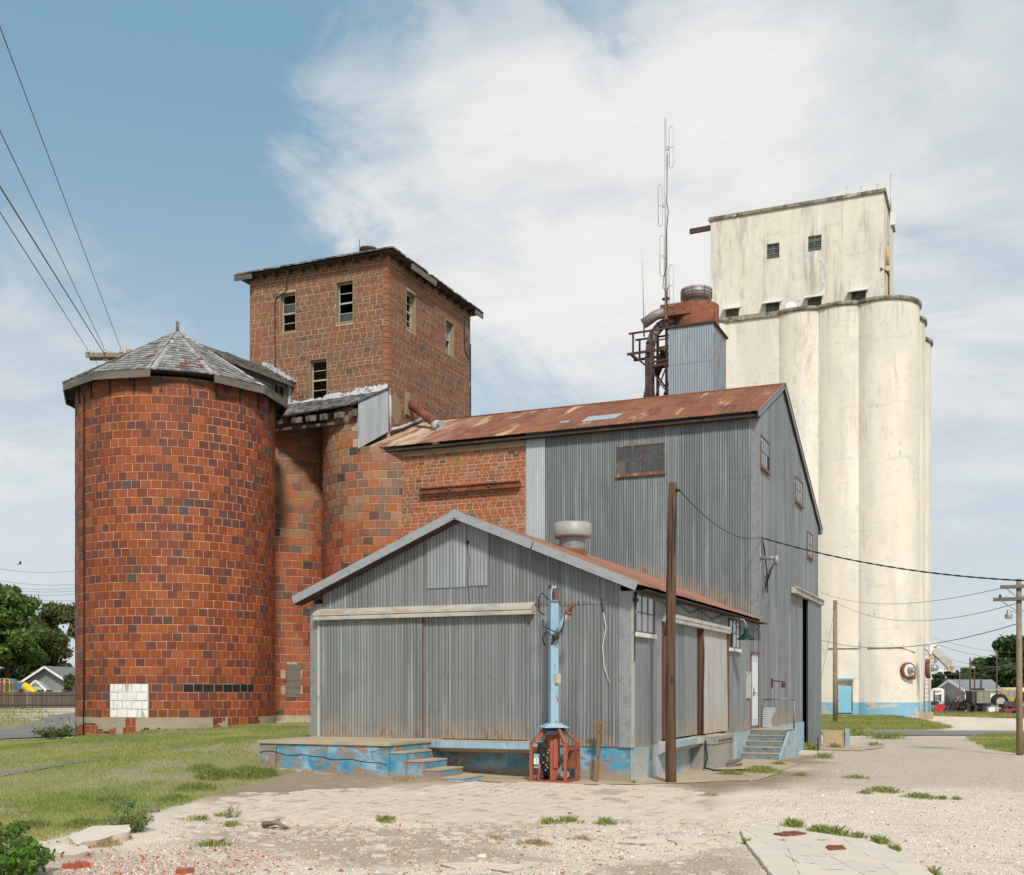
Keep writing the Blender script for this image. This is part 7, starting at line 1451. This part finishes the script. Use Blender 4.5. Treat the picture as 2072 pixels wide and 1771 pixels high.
for a, b in (((1890, 1443), (1896, 1427)), ((1896, 1427), (1911, 1426)), ((1911, 1426), (1903, 1442)), ((1890, 1443), (1901, 1443)), ((1894, 1442), (1899, 1428)), ((1899, 1441), (1905, 1427))): m = MB(); m.col = (.48, .035, .03); m.beam(J(*a, 96), J(*b, 96), .16); m.build('bar', 'plain', rf)
m = MB(); m.prism([J(1901, 1426), J(1912, 1425), J(1910, 1419), J(1900, 1420)], bk * .06); solo(m, 'blue_sheet', 'blue_light', 'light blue metal sheet propped behind the red steel rack', 'sheet', tuple(J(1906, 1426)))
m = MB()
for i in range(26):
    u = rng.uniform(1926, 1966); v = rng.uniform(1411, 1424); m.col = rng.choice([(.30, .10, .12), (.4, .25, .26), (.03, .03, .03), (.09, .05, .04), (.2, .2, .2)]); m.beam(J(u, v, 103 + rng.uniform(-2, 2)), J(u + rng.uniform(-13, 13), v + rng.uniform(-3, 4), 103 + rng.uniform(-2, 2)), rng.uniform(.06, .22), .07)
tag(solo(m, 'scrap_heap', 'plain', 'tangled heap of pinkish tubes and dark scrap in the junk yard', 'scrap heap', tuple(J(1945, 1424, 103))), kind='stuff')
m = MB()
for i in range(60):
    u = rng.uniform(1888, 2070); v = rng.uniform(1424, 1442); m.col = rng.choice([(.03, .03, .028), (.09, .06, .04), (.14, .1, .07), (.2, .19, .17), (.05, .1, .2), (.22, .05, .04), (.02, .02, .02)]); p = J(u, v, 104 + rng.uniform(-3, 5)); a, b, c = rng.uniform(.2, .9), rng.uniform(.2, .6), rng.uniform(.1, .5)
    mt = Matrix.Rotation(rng.uniform(0, 3), 3, 'Z') @ Matrix.Rotation(rng.uniform(-.5, .5), 3, 'X'); m.obox(p, mt @ Vector((1, 0, 0)), mt @ Vector((0, 1, 0)), mt @ Vector((0, 0, 1)), -a, a, -b, b, -c, c)
tag(solo(m, 'junk_litter', 'plain', 'low dark litter of scrap parts along the junk yard', 'scrap', tuple(J(1975, 1442, 104))), kind='stuff')
fr_ = thing('white_fridge', 'battered white fridge standing in the weeds of the junk yard', 'fridge', J(2006, 1447, 98)); m = MB(); m.prism([J(1995, 1446, 98), J(2000, 1447, 98), J(2000, 1432, 98), J(1995, 1431, 98)], bk * .7); m.build('side', 'wood_grey', fr_); m = MB(); m.prism([J(2000.2, 1447, 98), J(2013.5, 1447, 98), J(2013.5, 1431, 98), J(2000.2, 1431.5, 98)], bk * .7); m.build('door', 'white_paint', fr_)
m = MB()
for k in range(9): u = 2014 + k * 1.35; m.prism([J(u, 1439 + .3 * k, 99), J(u + 1.1, 1439 + .3 * k, 99), J(u + 1.1, 1430 + .2 * k, 99), J(u, 1430 + .2 * k, 99)], bk * .08)
solo(m, 'stacked_siding', 'cream_paint', 'stack of pale rusty siding strips right of the white fridge', 'siding', tuple(J(2020, 1440, 99)))
tc = thing('yellow_tractor', 'old yellow tractor with a square cab parked in the junk yard', 'tractor', J(2040, 1432, 104)); DT = 104
def T_(nm, poly, dep, mat, lab=None): m = MB(); m.prism([J(u, v, DT) for u, v in poly], bk * dep); return m.build(nm, mat, tc)
T_('rear_body', [(2022, 1412), (2036, 1411), (2041, 1423), (2030, 1424), (2024, 1420)], 1.4, 'yellow'); T_('cab_base', [(2033, 1424), (2058, 1424), (2058, 1409), (2036, 1409)], 1.6, 'yellow'); T_('cab_roof', [(2028, 1395.5), (2059, 1395.5), (2059, 1393), (2031, 1393)], 2.0, 'yellow')
for a, b in (((2026, 1409), (2030, 1395)), ((2033, 1410), (2034.5, 1395)), ((2044, 1423), (2044.5, 1395)), ((2046.5, 1423), (2046.5, 1395)), ((2058, 1410), (2058, 1395))): m = MB(); m.beam(J(*a, DT), J(*b, DT), .16); m.build('cab_post', 'yellow', tc)
T_('cab_window', [(2027, 1409), (2033, 1409.5), (2034, 1396), (2030.5, 1396)], .08, 'glass_sky'); T_('cab_window', [(2035, 1409), (2043.5, 1409), (2043.5, 1396.5), (2035, 1396.5)], .3, 'glass_sky'); T_('cab_window', [(2047.5, 1408), (2057, 1408), (2057, 1396.5), (2047.5, 1396.5)], .3, 'glass_sky'); T_('bonnet', [(2050, 1424), (2078, 1424), (2078, 1412), (2052, 1410)], 1.3, 'cream_paint')
c = J(2021, 1420, DT); m = MB(); m.tube([c + bk * -.4, c + bk * .2], [.72, .72], 20); wl = m.build('tyre', 'black', tc); m = MB(); m.tube([c + bk * -.44, c + bk * -.4], .4, 14); m.build('rim', 'cream_paint', wl)
c = J(2066, 1422, DT); m = MB(); m.tube([c + bk * -.4, c + bk * .2], [.62, .62], 20); m.build('tyre', 'black', tc)
rb = thing('red_wagon_bed', 'old red ribbed truck bed lying in the grass by the utility pole', 'truck bed', J(2046, 1449, 93))
for k in range(4): v = 1435 + k * 3.4; m = MB(); m.prism([J(2033.5, v + 3.2, 93), J(2058.5 + 14, v + 3.2, 93), J(2058.5 + 14, v, 93), J(2033.5 + (.5 if k < 1 else 0), v, 93)], bk * (1.2 + .06 * (k % 2))); m.build('side_panel', 'red_corr', rb)
c = J(2055, 1446, 92.9); m = MB(); m.tube([c, c + bk * .5], .36, 14); m.build('wheel_arch', 'dark', rb)
rc = thing('red_car', 'red scrapped car body partly behind the right utility pole', 'car', J(2072, 1436, 95)); m = MB(); m.col = (.25, .03, .03); m.prism([J(2064, 1445, 95), J(2090, 1445, 95), J(2090, 1428, 95), J(2080, 1420, 95), J(2070, 1420, 95), J(2065, 1430, 95)], bk * 1.6); m.build('body', 'plain', rc); m = MB(); m.prism([J(2067, 1430, 94.9), J(2079, 1430, 94.9), J(2078, 1422, 94.9), J(2071, 1422, 94.9)], bk * .05); m.build('window', 'glass_sky', rc); m = MB(); c = J(2071, 1445, 95); m.tube([c - bk * .1, c + bk * .2], .35, 14); m.build('wheel', 'black', rc)
# ------------------------------------------------------------------ trees
def leaf_cloud(blobs, n, size, cols, seed):
    """leaf-sized quads spread over the shells of many clumps. blobs: (x, y, z, rx, ry, rz)"""
    g = np.random.default_rng(seed); B = np.array(blobs); vol = (B[:, 3] * B[:, 4] * B[:, 5]) ** (2 / 3); pick_ = g.choice(len(B), n, p=vol / vol.sum()); b = B[pick_]
    d = g.normal(size=(n, 3)); d /= np.linalg.norm(d, axis=1)[:, None]; rr = g.random(n) ** .45
    c = b[:, :3] + d * b[:, 3:] * rr[:, None] + g.normal(size=(n, 3)) * size * .6
    nn_ = d + g.normal(size=(n, 3)) * .7; nn_ /= np.linalg.norm(nn_, axis=1)[:, None]; t = np.cross(nn_, g.normal(size=(n, 3))); t /= np.linalg.norm(t, axis=1)[:, None]; s = np.cross(nn_, t)
    sz = size * g.uniform(.55, 1.25, n)[:, None]
    V = np.stack([c - t * sz, c - s * sz * .5, c + t * sz, c + s * sz * .5], 1).reshape(-1, 3); F = np.arange(4 * n).reshape(n, 4)
    cl = 1.45 * np.array(cols)[g.integers(0, len(cols), n)] * g.uniform(.7, 1.3, (n, 1)) * g.uniform(.8, 1.2, len(B))[pick_][:, None]
    return V, F, cl
def tree(name, label, u, vbase, vtop, depth, halfw, cols, seed, nb=34, n=9000, size=.3, group=None, trunk_v=None, low=.25):
    """crown fills u +- halfw px between vtop and vbase"""
    p = S(u, vbase, depth); k = depth / 2300; H = (vbase - vtop) * k; W = halfw * k; zb = max(-.4, p[2]); z0 = p[2]
    t = thing(name, label, 'tree', (p[0], p[1], min(zb, z0)), group); g = np.random.default_rng(seed); blobs = []
    for i in range(nb):
        f = g.random() ** .8; z = z0 + H * (low + (1 - low) * f); env = math.sin(math.pi * min(1, .14 + .80 * (f * .9 + .06))) ** .55; r = W * env * math.sqrt(g.random()) * .85; a = g.uniform(0, 6.28); q = W * g.uniform(.20, .38)
        blobs.append((p[0] + r * math.cos(a), p[1] + r * math.sin(a), min(z, z0 + H - q * .8), q, q, q * .75))
    V, F, C = leaf_cloud(blobs, n, size, cols, seed); np_mesh('crown', V, F, 'leaf', C, t)
    m = MB(); R0 = max(.18, W * .07); m.tube([(p[0], p[1], min(-.5, z0 - 1)), (p[0] + .1, p[1], z0 + H * .3), (p[0], p[1] + .2, z0 + H * .75)], [R0 * 1.3, R0, R0 * .3], 9)
    for i in range(7): b = blobs[i]; m.tube([(p[0], p[1], z0 + H * (.15 + .05 * i)), ((p[0] + b[0]) / 2, (p[1] + b[1]) / 2, (z0 + H * .35 + b[2]) / 2), b[:3]], [R0 * .6, R0 * .4, R0 * .12], 6)
    m.build('trunk', 'bark', t); return t
GR = [(.065, .12, .022), (.09, .15, .03), (.05, .09, .02), (.12, .17, .042)]; BR = [(.085, .095, .03), (.07, .075, .026), (.11, .11, .045), (.06, .085, .02)]; DK = [(.035, .065, .018), (.05, .085, .024), (.07, .105, .03)]
tree('leafy_tree', 'big dark green leafy tree, leftmost behind the playground', 14, 1425, 1186, 152, 66, GR, 1, 60, 26000, .42, 'trees behind the board fence', low=.05)
tree('leafy_tree', 'brownish feathery tree right of the big green tree behind the house', 112, 1405, 1222, 163, 58, BR, 2, 46, 20000, .32, 'trees behind the board fence', low=.12)
tree('leafy_tree', 'deep green tree filling the gap behind the gabled house', 82, 1400, 1255, 172, 50, DK, 3, 40, 14000, .4, 'trees behind the board fence', low=0.0)
tree('leafy_tree', 'low dark tree behind the playground frame', 14, 1430, 1330, 158, 36, DK, 4, 26, 9000, .36, 'trees behind the board fence', low=0)
tree('leafy_tree', 'small brownish tree overhanging the right roof slope of the gabled house', 141, 1400, 1368, 143, 11, BR, 5, 10, 1800, .24, 'trees behind the board fence', low=0)
tree('leafy_tree', 'large dark tree at the right edge behind the utility pole', 2052, 1402, 1292, 150, 54, DK, 6, 44, 18000, .40, 'trees behind the grey shed', low=.08)
tree('leafy_tree', 'mid green spreading tree behind the right end of the shed roof', 1998, 1400, 1335, 172, 40, GR, 7, 34, 12000, .36, 'trees behind the grey shed', low=.0)
tree('leafy_tree', 'green tree peeping over the middle of the shed roof', 1962, 1400, 1355, 178, 26, GR, 8, 20, 6000, .36, 'trees behind the grey shed', low=0)
tree('leafy_tree', 'sparse dark tree over the peak of the shed gable', 1926, 1398, 1356, 180, 20, DK, 9, 14, 3200, .34, 'trees behind the grey shed', low=0)
tree('leafy_tree', 'small dark tree between the elevator and the shed gable', 1899, 1402, 1366, 185, 15, DK, 10, 14, 4000, .34, 'trees behind the grey shed', low=0)
# a far tree belt closes the horizon behind everything
g = np.random.default_rng(5); bl = []
for i in range(420): a = g.uniform(-1.0, 1.0) + R(YAW) ; d = g.uniform(420, 600); z = g.uniform(1, 5.0); bl.append((CAM[0] - math.sin(a) * d, CAM[1] + math.cos(a) * d, z, g.uniform(6, 14), g.uniform(6, 12), g.uniform(2.5, 4)))
V, F, C = leaf_cloud(bl, 26000, 1.5, DK, 11); tag(np_mesh('far_woods', V, F, 'leaf', C), 'low dark belt of far trees on the horizon', 'trees', kind='stuff')

# ------------------------------------------------------------------ grass, weeds, loose stones
def in_poly_pts(poly, n, seed, margin=0.0, nearbias=True):
    g = np.random.default_rng(seed); P = np.array(poly)[:, :2]; lo, hi = P.min(0), P.max(0); out = []; got = 0
    while got < n:
        q = lo + (hi - lo) * g.random((n * 2, 2)); q = q[sdist(poly, q[:, 0], q[:, 1]) + .25 * fbm(q[:, 0], q[:, 1], .8, 31) > margin]
        if nearbias: d = np.hypot(q[:, 0] - CAM[0], q[:, 1] - CAM[1]); q = q[g.random(len(q)) < np.clip((17.0 / d) ** 1.3, .05, 1)]
        out.append(q); got += len(q)
    return np.concatenate(out)[:n]
def ground_z(q): return np.concatenate([hgt(a[:, 0], a[:, 1]) for a in np.array_split(q, max(1, len(q) // 4000))]) + .02 * fbm(q[:, 0], q[:, 1], 1.2, 8)
def blades(q, z, h, w, cols, seed, lean=.5):
    g = np.random.default_rng(seed); n = len(q); a = g.uniform(0, 6.28, n); hh = h * g.uniform(.5, 1.4, n); lx, ly = np.cos(a), np.sin(a); ln = g.uniform(.1, lean, n) * hh; wv = w * g.uniform(.7, 1.3, n)
    base = np.stack([q[:, 0], q[:, 1], z - .01], 1); side = np.stack([-ly * wv, lx * wv, 0 * a], 1); mid = base + np.stack([lx * ln * .35, ly * ln * .35, hh * .6], 1); tip = base + np.stack([lx * ln, ly * ln, hh], 1)
    V = np.stack([base - side, base + side, mid + side * .7, tip, mid - side * .7], 1).reshape(-1, 3); F = np.arange(5 * n).reshape(n, 5); return V, F
def lawn(name, poly, n, h, w, label, seed, near=True, tint=1.0, yellow=1.0, bare=-.42):
    q = in_poly_pts(poly, n, seed, .0, near); nn_ = fbm(q[:, 0], q[:, 1], .7, 9); q = q[(nn_ > bare) | (np.random.default_rng(seed).random(len(q)) < .25)]; z = ground_z(q)
    dry = np.clip(.5 + .9 * fbm(q[:, 0], q[:, 1], .28, 13) * yellow + .25 * fbm(q[:, 0], q[:, 1], 1.6, 15), 0, 1)[:, None]; g = np.random.default_rng(seed + 1)
    C = (np.array([.43, .39, .15]) * dry + np.array([.21, .265, .068]) * (1 - dry)) * g.uniform(.7, 1.3, (len(q), 1)) * tint * 1.28
    hv = h * (1.25 - .6 * dry[:, 0]); V, F = blades(q, z, hv, w, None, seed + 2); o = np_mesh(name, V, F, 'grass', C); return tag(o, label, 'grass', kind='stuff')
lawn('lawn_grass', LAWN, 190000, .055, .006, 'short yellow green grass covering the slope before the round silo', 41)
lawn('verge_grass', GRASS_R1, 26000, .16, .022, 'green grass strip before the white elevator', 43, False, .85, .6)
lawn('verge_grass', GRASS_R2, 16000, .12, .012, 'grass patch round the foot of the right utility pole', 44, False, .95)
lawn('verge_grass', GRASS_L2, 14000, .22, .05, 'grass beyond the street on the left', 45, False, .8)
JW = gp((1885, 1446), (2075, 1449), (2120, 1455), (1990, 1453), (1890, 1449))
lawn('junk_weeds', JW, 6000, .26, .02, 'weeds growing along the foot of the junk yard', 46, False, .8)
def tufts(specs, label, name='grass_tufts', seed=60, h=.16, w=.006, cols=((.24, .28, .07), (.18, .25, .05), (.33, .32, .12)), per=220, kind='stuff'):
    Vs, Fs, Cs = [], [], []; o = 0; g = np.random.default_rng(seed)
    for (u, v, ru, rv, k) in specs:
        n = max(12, int(per * k)); cx = G(u, v); a_ = G(u + ru, v); b_ = G(u, v - rv if v - rv > 1401 else v - 1); rx = math.hypot(a_[0] - cx[0], a_[1] - cx[1]); ry = min(rx * 1.4, math.hypot(b_[0] - cx[0], b_[1] - cx[1]))
        d = g.normal(size=(n, 2)) * .5; q = np.stack([cx[0] + d[:, 0] * rx * cr - d[:, 1] * ry * sr, cx[1] + d[:, 0] * rx * sr + d[:, 1] * ry * cr], 1); z = ground_z(q)
        V, F = blades(q, z, h * (.6 + .5 * k) * np.exp(-(d ** 2).sum(1) * .7), w, None, int(g.integers(1e6)), 1.0); Vs.append(V); Fs.append(F + o); o += len(V); Cs.append(np.array(cols)[g.integers(0, len(cols), n)] * 1.25 * g.uniform(.7, 1.3, (n, 1)))
    return tag(np_mesh(name, np.concatenate(Vs), np.concatenate(Fs), 'grass', np.concatenate(Cs)), label, 'grass', kind=kind)
tufts([(1605, 1672, 22, 5, 1.2), (1690, 1690, 26, 6, 1.4), (1660, 1684, 20, 6, 1.1), (1780, 1707, 22, 5, 1), (1812, 1722, 12, 6, .6), (1510, 1708, 8, 4, .5), (1890, 1770, 16, 6, .6), (1735, 1695, 20, 4, .6)], 'green grass tufts along the edges of the hatch slab', seed=61, h=.095, w=.004)
tufts([(1790, 1603, 36, 6, 1.3), (1750, 1606, 12, 4, .6), (1862, 1614, 30, 5, 1), (1905, 1617, 14, 3, .5), (1935, 1618, 10, 2, .4), (1730, 1575, 30, 6, .8), (1620, 1570, 20, 5, .7), (1540, 1563, 40, 8, 2.2), (1480, 1568, 30, 6, 1.4), (1576, 1547, 16, 4, .9)], 'scattered grass tufts over the gravel right of the warehouse', seed=62, h=.085, per=300)
tufts([(1640, 1517, 18, 5, 1.2), (1690, 1514, 16, 4, .6), (1720, 1488, 50, 6, 2.2), (1790, 1495, 34, 4, 1.2), (1820, 1490, 20, 3, .6), (1770, 1509, 20, 3, .4), (1668, 1534, 20, 4, .4)], 'weedy grass near the ramp of the sliding mill door', seed=63, h=.22, per=300)
tufts([(1150, 1665, 26, 4, .9), (1226, 1668, 22, 4, .9), (1110, 1666, 30, 3, .7), (900, 1572, 26, 4, .8), (860, 1568, 18, 3, .5), (1282, 1585, 4, 6, .3), (780, 1663, 22, 4, .8), (470, 1673, 26, 4, .6), (430, 1712, 40, 4, .7), (400, 1660, 30, 4, .5), (445, 1655, 10, 12, .5)], 'small green tufts on the paving and the front yard', seed=64, h=.1)
tufts([(430, 1573, 30, 12, 3.0), (500, 1570, 40, 10, 3.2), (545, 1568, 18, 10, 2.0), (410, 1560, 30, 10, 2.2), (350, 1620, 30, 8, 1.5), (225, 1625, 40, 10, 2.2), (395, 1597, 50, 8, 1.8), (240, 1665, 40, 8, 1.6), (160, 1672, 40, 8, 1.4), (60, 1675, 50, 8, 1.4)], 'taller bright green grass along the lower edge of the lawn', seed=65, h=.075, per=520, cols=((.17, .23, .055), (.22, .26, .07), (.27, .28, .09)))
ST = ((.40, .31, .14), (.33, .25, .11), (.46, .38, .2))
tufts([(545, 1556, 22, 8, 1.4), (580, 1562, 20, 6, .8), (620, 1564, 30, 4, .6), (700, 1566, 40, 4, .6), (760, 1570, 30, 4, .6), (820, 1578, 40, 4, .7)], 'dry straw at the foot of the loading dock', 'dry_straw', 66, .085, .003, ST)
tufts([(1120, 1576, 20, 6, 1.6), (1140, 1572, 20, 6, 1.4), (1160, 1570, 14, 8, 1.2), (1095, 1578, 14, 4, .8)], 'matted dry straw inside and beside the orange lift cage', 'dry_straw', 67, .09, .003, ST)
tufts([(1080, 1710, 40, 5, 1.2), (1175, 1700, 22, 4, .7), (1280, 1703, 20, 4, .6), (1440, 1610, 18, 5, .6), (1405, 1598, 10, 4, .4), (215, 1712, 36, 8, 1.2), (240, 1700, 26, 6, .8), (1010, 1697, 30, 3, .5)], 'wisps of dry straw on the bare dirt of the yard', 'dry_straw', 68, .07, .004, ST)
# bushes with leaves
def bush(name, label, u, v, r, h, n, size, cols, seed, stems=18, fine=False):
    c = G(u, v); t = thing(name, label, 'weed', c); g = np.random.default_rng(seed); m = MB(); bl = []
    for i in range(stems):
        a, rr = g.uniform(0, 6.28), r * math.sqrt(g.random()); hh = h * g.uniform(.6, 1.1) * (1 - .35 * (rr / r) ** 2); e = (c[0] + rr * math.cos(a) * 1.1, c[1] + rr * math.sin(a) * 1.1, c[2] + hh); m.tube([(c[0] + rr * .4 * math.cos(a), c[1] + rr * .4 * math.sin(a), c[2] - .02), e], [.006, .002], 4)
        for f in ((.45, .7, .95) if not fine else (.3, .5, .7, .85, 1.0)): bl.append((c[0] + rr * (.4 + .7 * f) * math.cos(a), c[1] + rr * (.4 + .7 * f) * math.sin(a), c[2] + hh * f, r * .2, r * .2, h * .12))
    m.build('stem', 'green_stem', t); V, F, C = leaf_cloud(bl, n, size, cols, seed + 1); np_mesh('foliage', V, F, 'leaf', C, t); return t
LG = [(.075, .15, .022), (.055, .115, .018), (.10, .185, .035)]
bush('leafy_bush', 'bright green broad leaved weed bush at the lower left corner', 4, 1776, .46, .36, 1500, .042, LG, 71, 40)
bush('leafy_bush', 'smaller dark green weed at the left edge above the corner bush', -6, 1704, .34, .30, 500, .035, [(.06, .12, .02), (.08, .13, .03)], 72, 16)
bush('tall_weed', 'tall feathery weed clump beside the broken concrete slab', 263, 1684, .27, .36, 2200, .018, [(.15, .20, .06), (.20, .24, .09), (.10, .15, .04)], 73, 50, True)
bush('tall_weed', 'low dark weeds at the foot of the round silo beside the street', 118, 1496, .8, .5, 900, .06, [(.06, .10, .025), (.08, .12, .03)], 74, 24)
bush('tall_weed', 'small bluish weed on the lawn edge above the clump', 252, 1637, .2, .12, 300, .02, [(.06, .13, .05), (.08, .15, .05)], 75, 14)
bush('tall_weed', 'dark creeping weed against the blue dock wall', 890, 1570, .42, .12, 700, .018, [(.07, .09, .035), (.10, .11, .05)], 76, 26)
bush('tall_weed', 'thin yellow weed alone on the cracked paving', 465, 1657, .2, .2, 240, .014, [(.22, .24, .07), (.16, .2, .05)], 77, 14, True)
# loose stones and brick rubble
def stones(name, label, polys, n, size, cols, seed, reg=None, nearp=1.6):
    g = np.random.default_rng(seed); P = np.array(polys)[:, :2]; q = in_poly_pts(polys, n, seed, -.1, False); d = np.hypot(q[:, 0] - CAM[0], q[:, 1] - CAM[1]); bare = np.maximum.reduce([sdist(p_, q[:, 0], q[:, 1]) / .6 + .9 * fbm(q[:, 0], q[:, 1], .5, 3) for p_ in (DIRT1, DIRT2, DIRT3, DIRT4, PAVE)]); q = q[(g.random(len(q)) < np.clip((13.0 / d) ** nearp, .03, 1)) & ((bare < 0) | (g.random(len(q)) < .22))]; z = ground_z(q); m = len(q)
    base = np.array([(1, 0, 0), (-.5, .87, 0), (-.5, -.87, 0), (.3, .2, .75), (-.35, 0, .6)]); fc = np.array([(0, 1, 3), (1, 4, 3), (1, 2, 4), (2, 0, 3), (2, 3, 4)])
    s = size * np.minimum(g.lognormal(0, .4, m), 2.2)[:, None, None]; a = g.uniform(0, 6.28, m); V0 = base[None] * g.uniform(.6, 1.3, (m, 5, 3)) * s; ca, sa = np.cos(a)[:, None], np.sin(a)[:, None]
    V = np.stack([V0[..., 0] * ca - V0[..., 1] * sa + q[:, 0:1], V0[..., 0] * sa + V0[..., 1] * ca + q[:, 1:2], V0[..., 2] + z[:, None]], -1).reshape(-1, 3); F = (fc[None] + 5 * np.arange(m)[:, None, None]).reshape(-1, 3)
    C = np.repeat(np.array(cols)[g.integers(0, len(cols), m)] * g.uniform(.75, 1.2, (m, 1)), 5, 0); return tag(np_mesh(name, V, F, 'stone', C), label, 'gravel', kind='stuff')
YARD = gp((380, 1668), (1440, 1664), (1560, 1600), (2072, 1600), (2110, 1790), (60, 1790), (300, 1712))
WH = [(.69, .60, .50), (.64, .55, .45), (.73, .65, .555), (.58, .49, .395), (.50, .42, .34)]
stones('gravel', 'pale crushed limestone gravel strewn over the yard', YARD, 100000, .008, WH, 81)
stones('gravel', 'coarser pale stones among the yard gravel', YARD, 3000, .016, WH, 82)
stones('gravel', 'finer grey gravel over the far part of the yard', GREY, 30000, .011, [(.54, .45, .36), (.44, .365, .29), (.62, .53, .43), (.34, .28, .23)], 83, nearp=.9)
stones('brick_rubble', 'red brick crumbs strewn across the left front of the yard', RED, 900, .014, [(.42, .10, .04), (.35, .08, .035), (.46, .16, .08)], 84)
stones('brick_rubble', 'sparse red brick crumbs across the front yard', gp((480, 1660), (1250, 1660), (1300, 1790), (400, 1790)), 700, .017, [(.42, .10, .04), (.35, .08, .035)], 85)
stones('dark_crumbs', 'dark clods and bark crumbs over the yard', YARD, 2500, .011, [(.16, .12, .085), (.22, .16, .11)], 86)
for k, (u, v, lab) in enumerate(((205, 1703, 'red brick fragment at the upper edge of the rubble, beside the grass'), (172, 1708, 'long red brick fragment left of the large broken slab'), (168, 1755, 'red brick fragment in front of the small broken slabs'), (145, 1758, 'orange red brick fragment nearest the corner bush'), (375, 1768, 'red brick fragment lying alone low on the white gravel'), (1153, 1650, 'red brick bit on the paving below the lift cage'))):
    c = G(u, v); m = MB(); a = rng.uniform(0, 3); U_ = Vector((math.cos(a), math.sin(a), 0)); V_ = Vector((-math.sin(a), math.cos(a), 0)); s_ = .6 if k == 5 else 1; m.obox((c[0], c[1], c[2] + .02), U_, V_, (0, 0, 1), -.085 * s_, .085 * s_, -.045 * s_, .045 * s_, -.03, .035 * s_); m.col = None; solo(m, 'brick_fragment', 'brick_red', lab, 'brick', c, 'brick fragments in the yard')
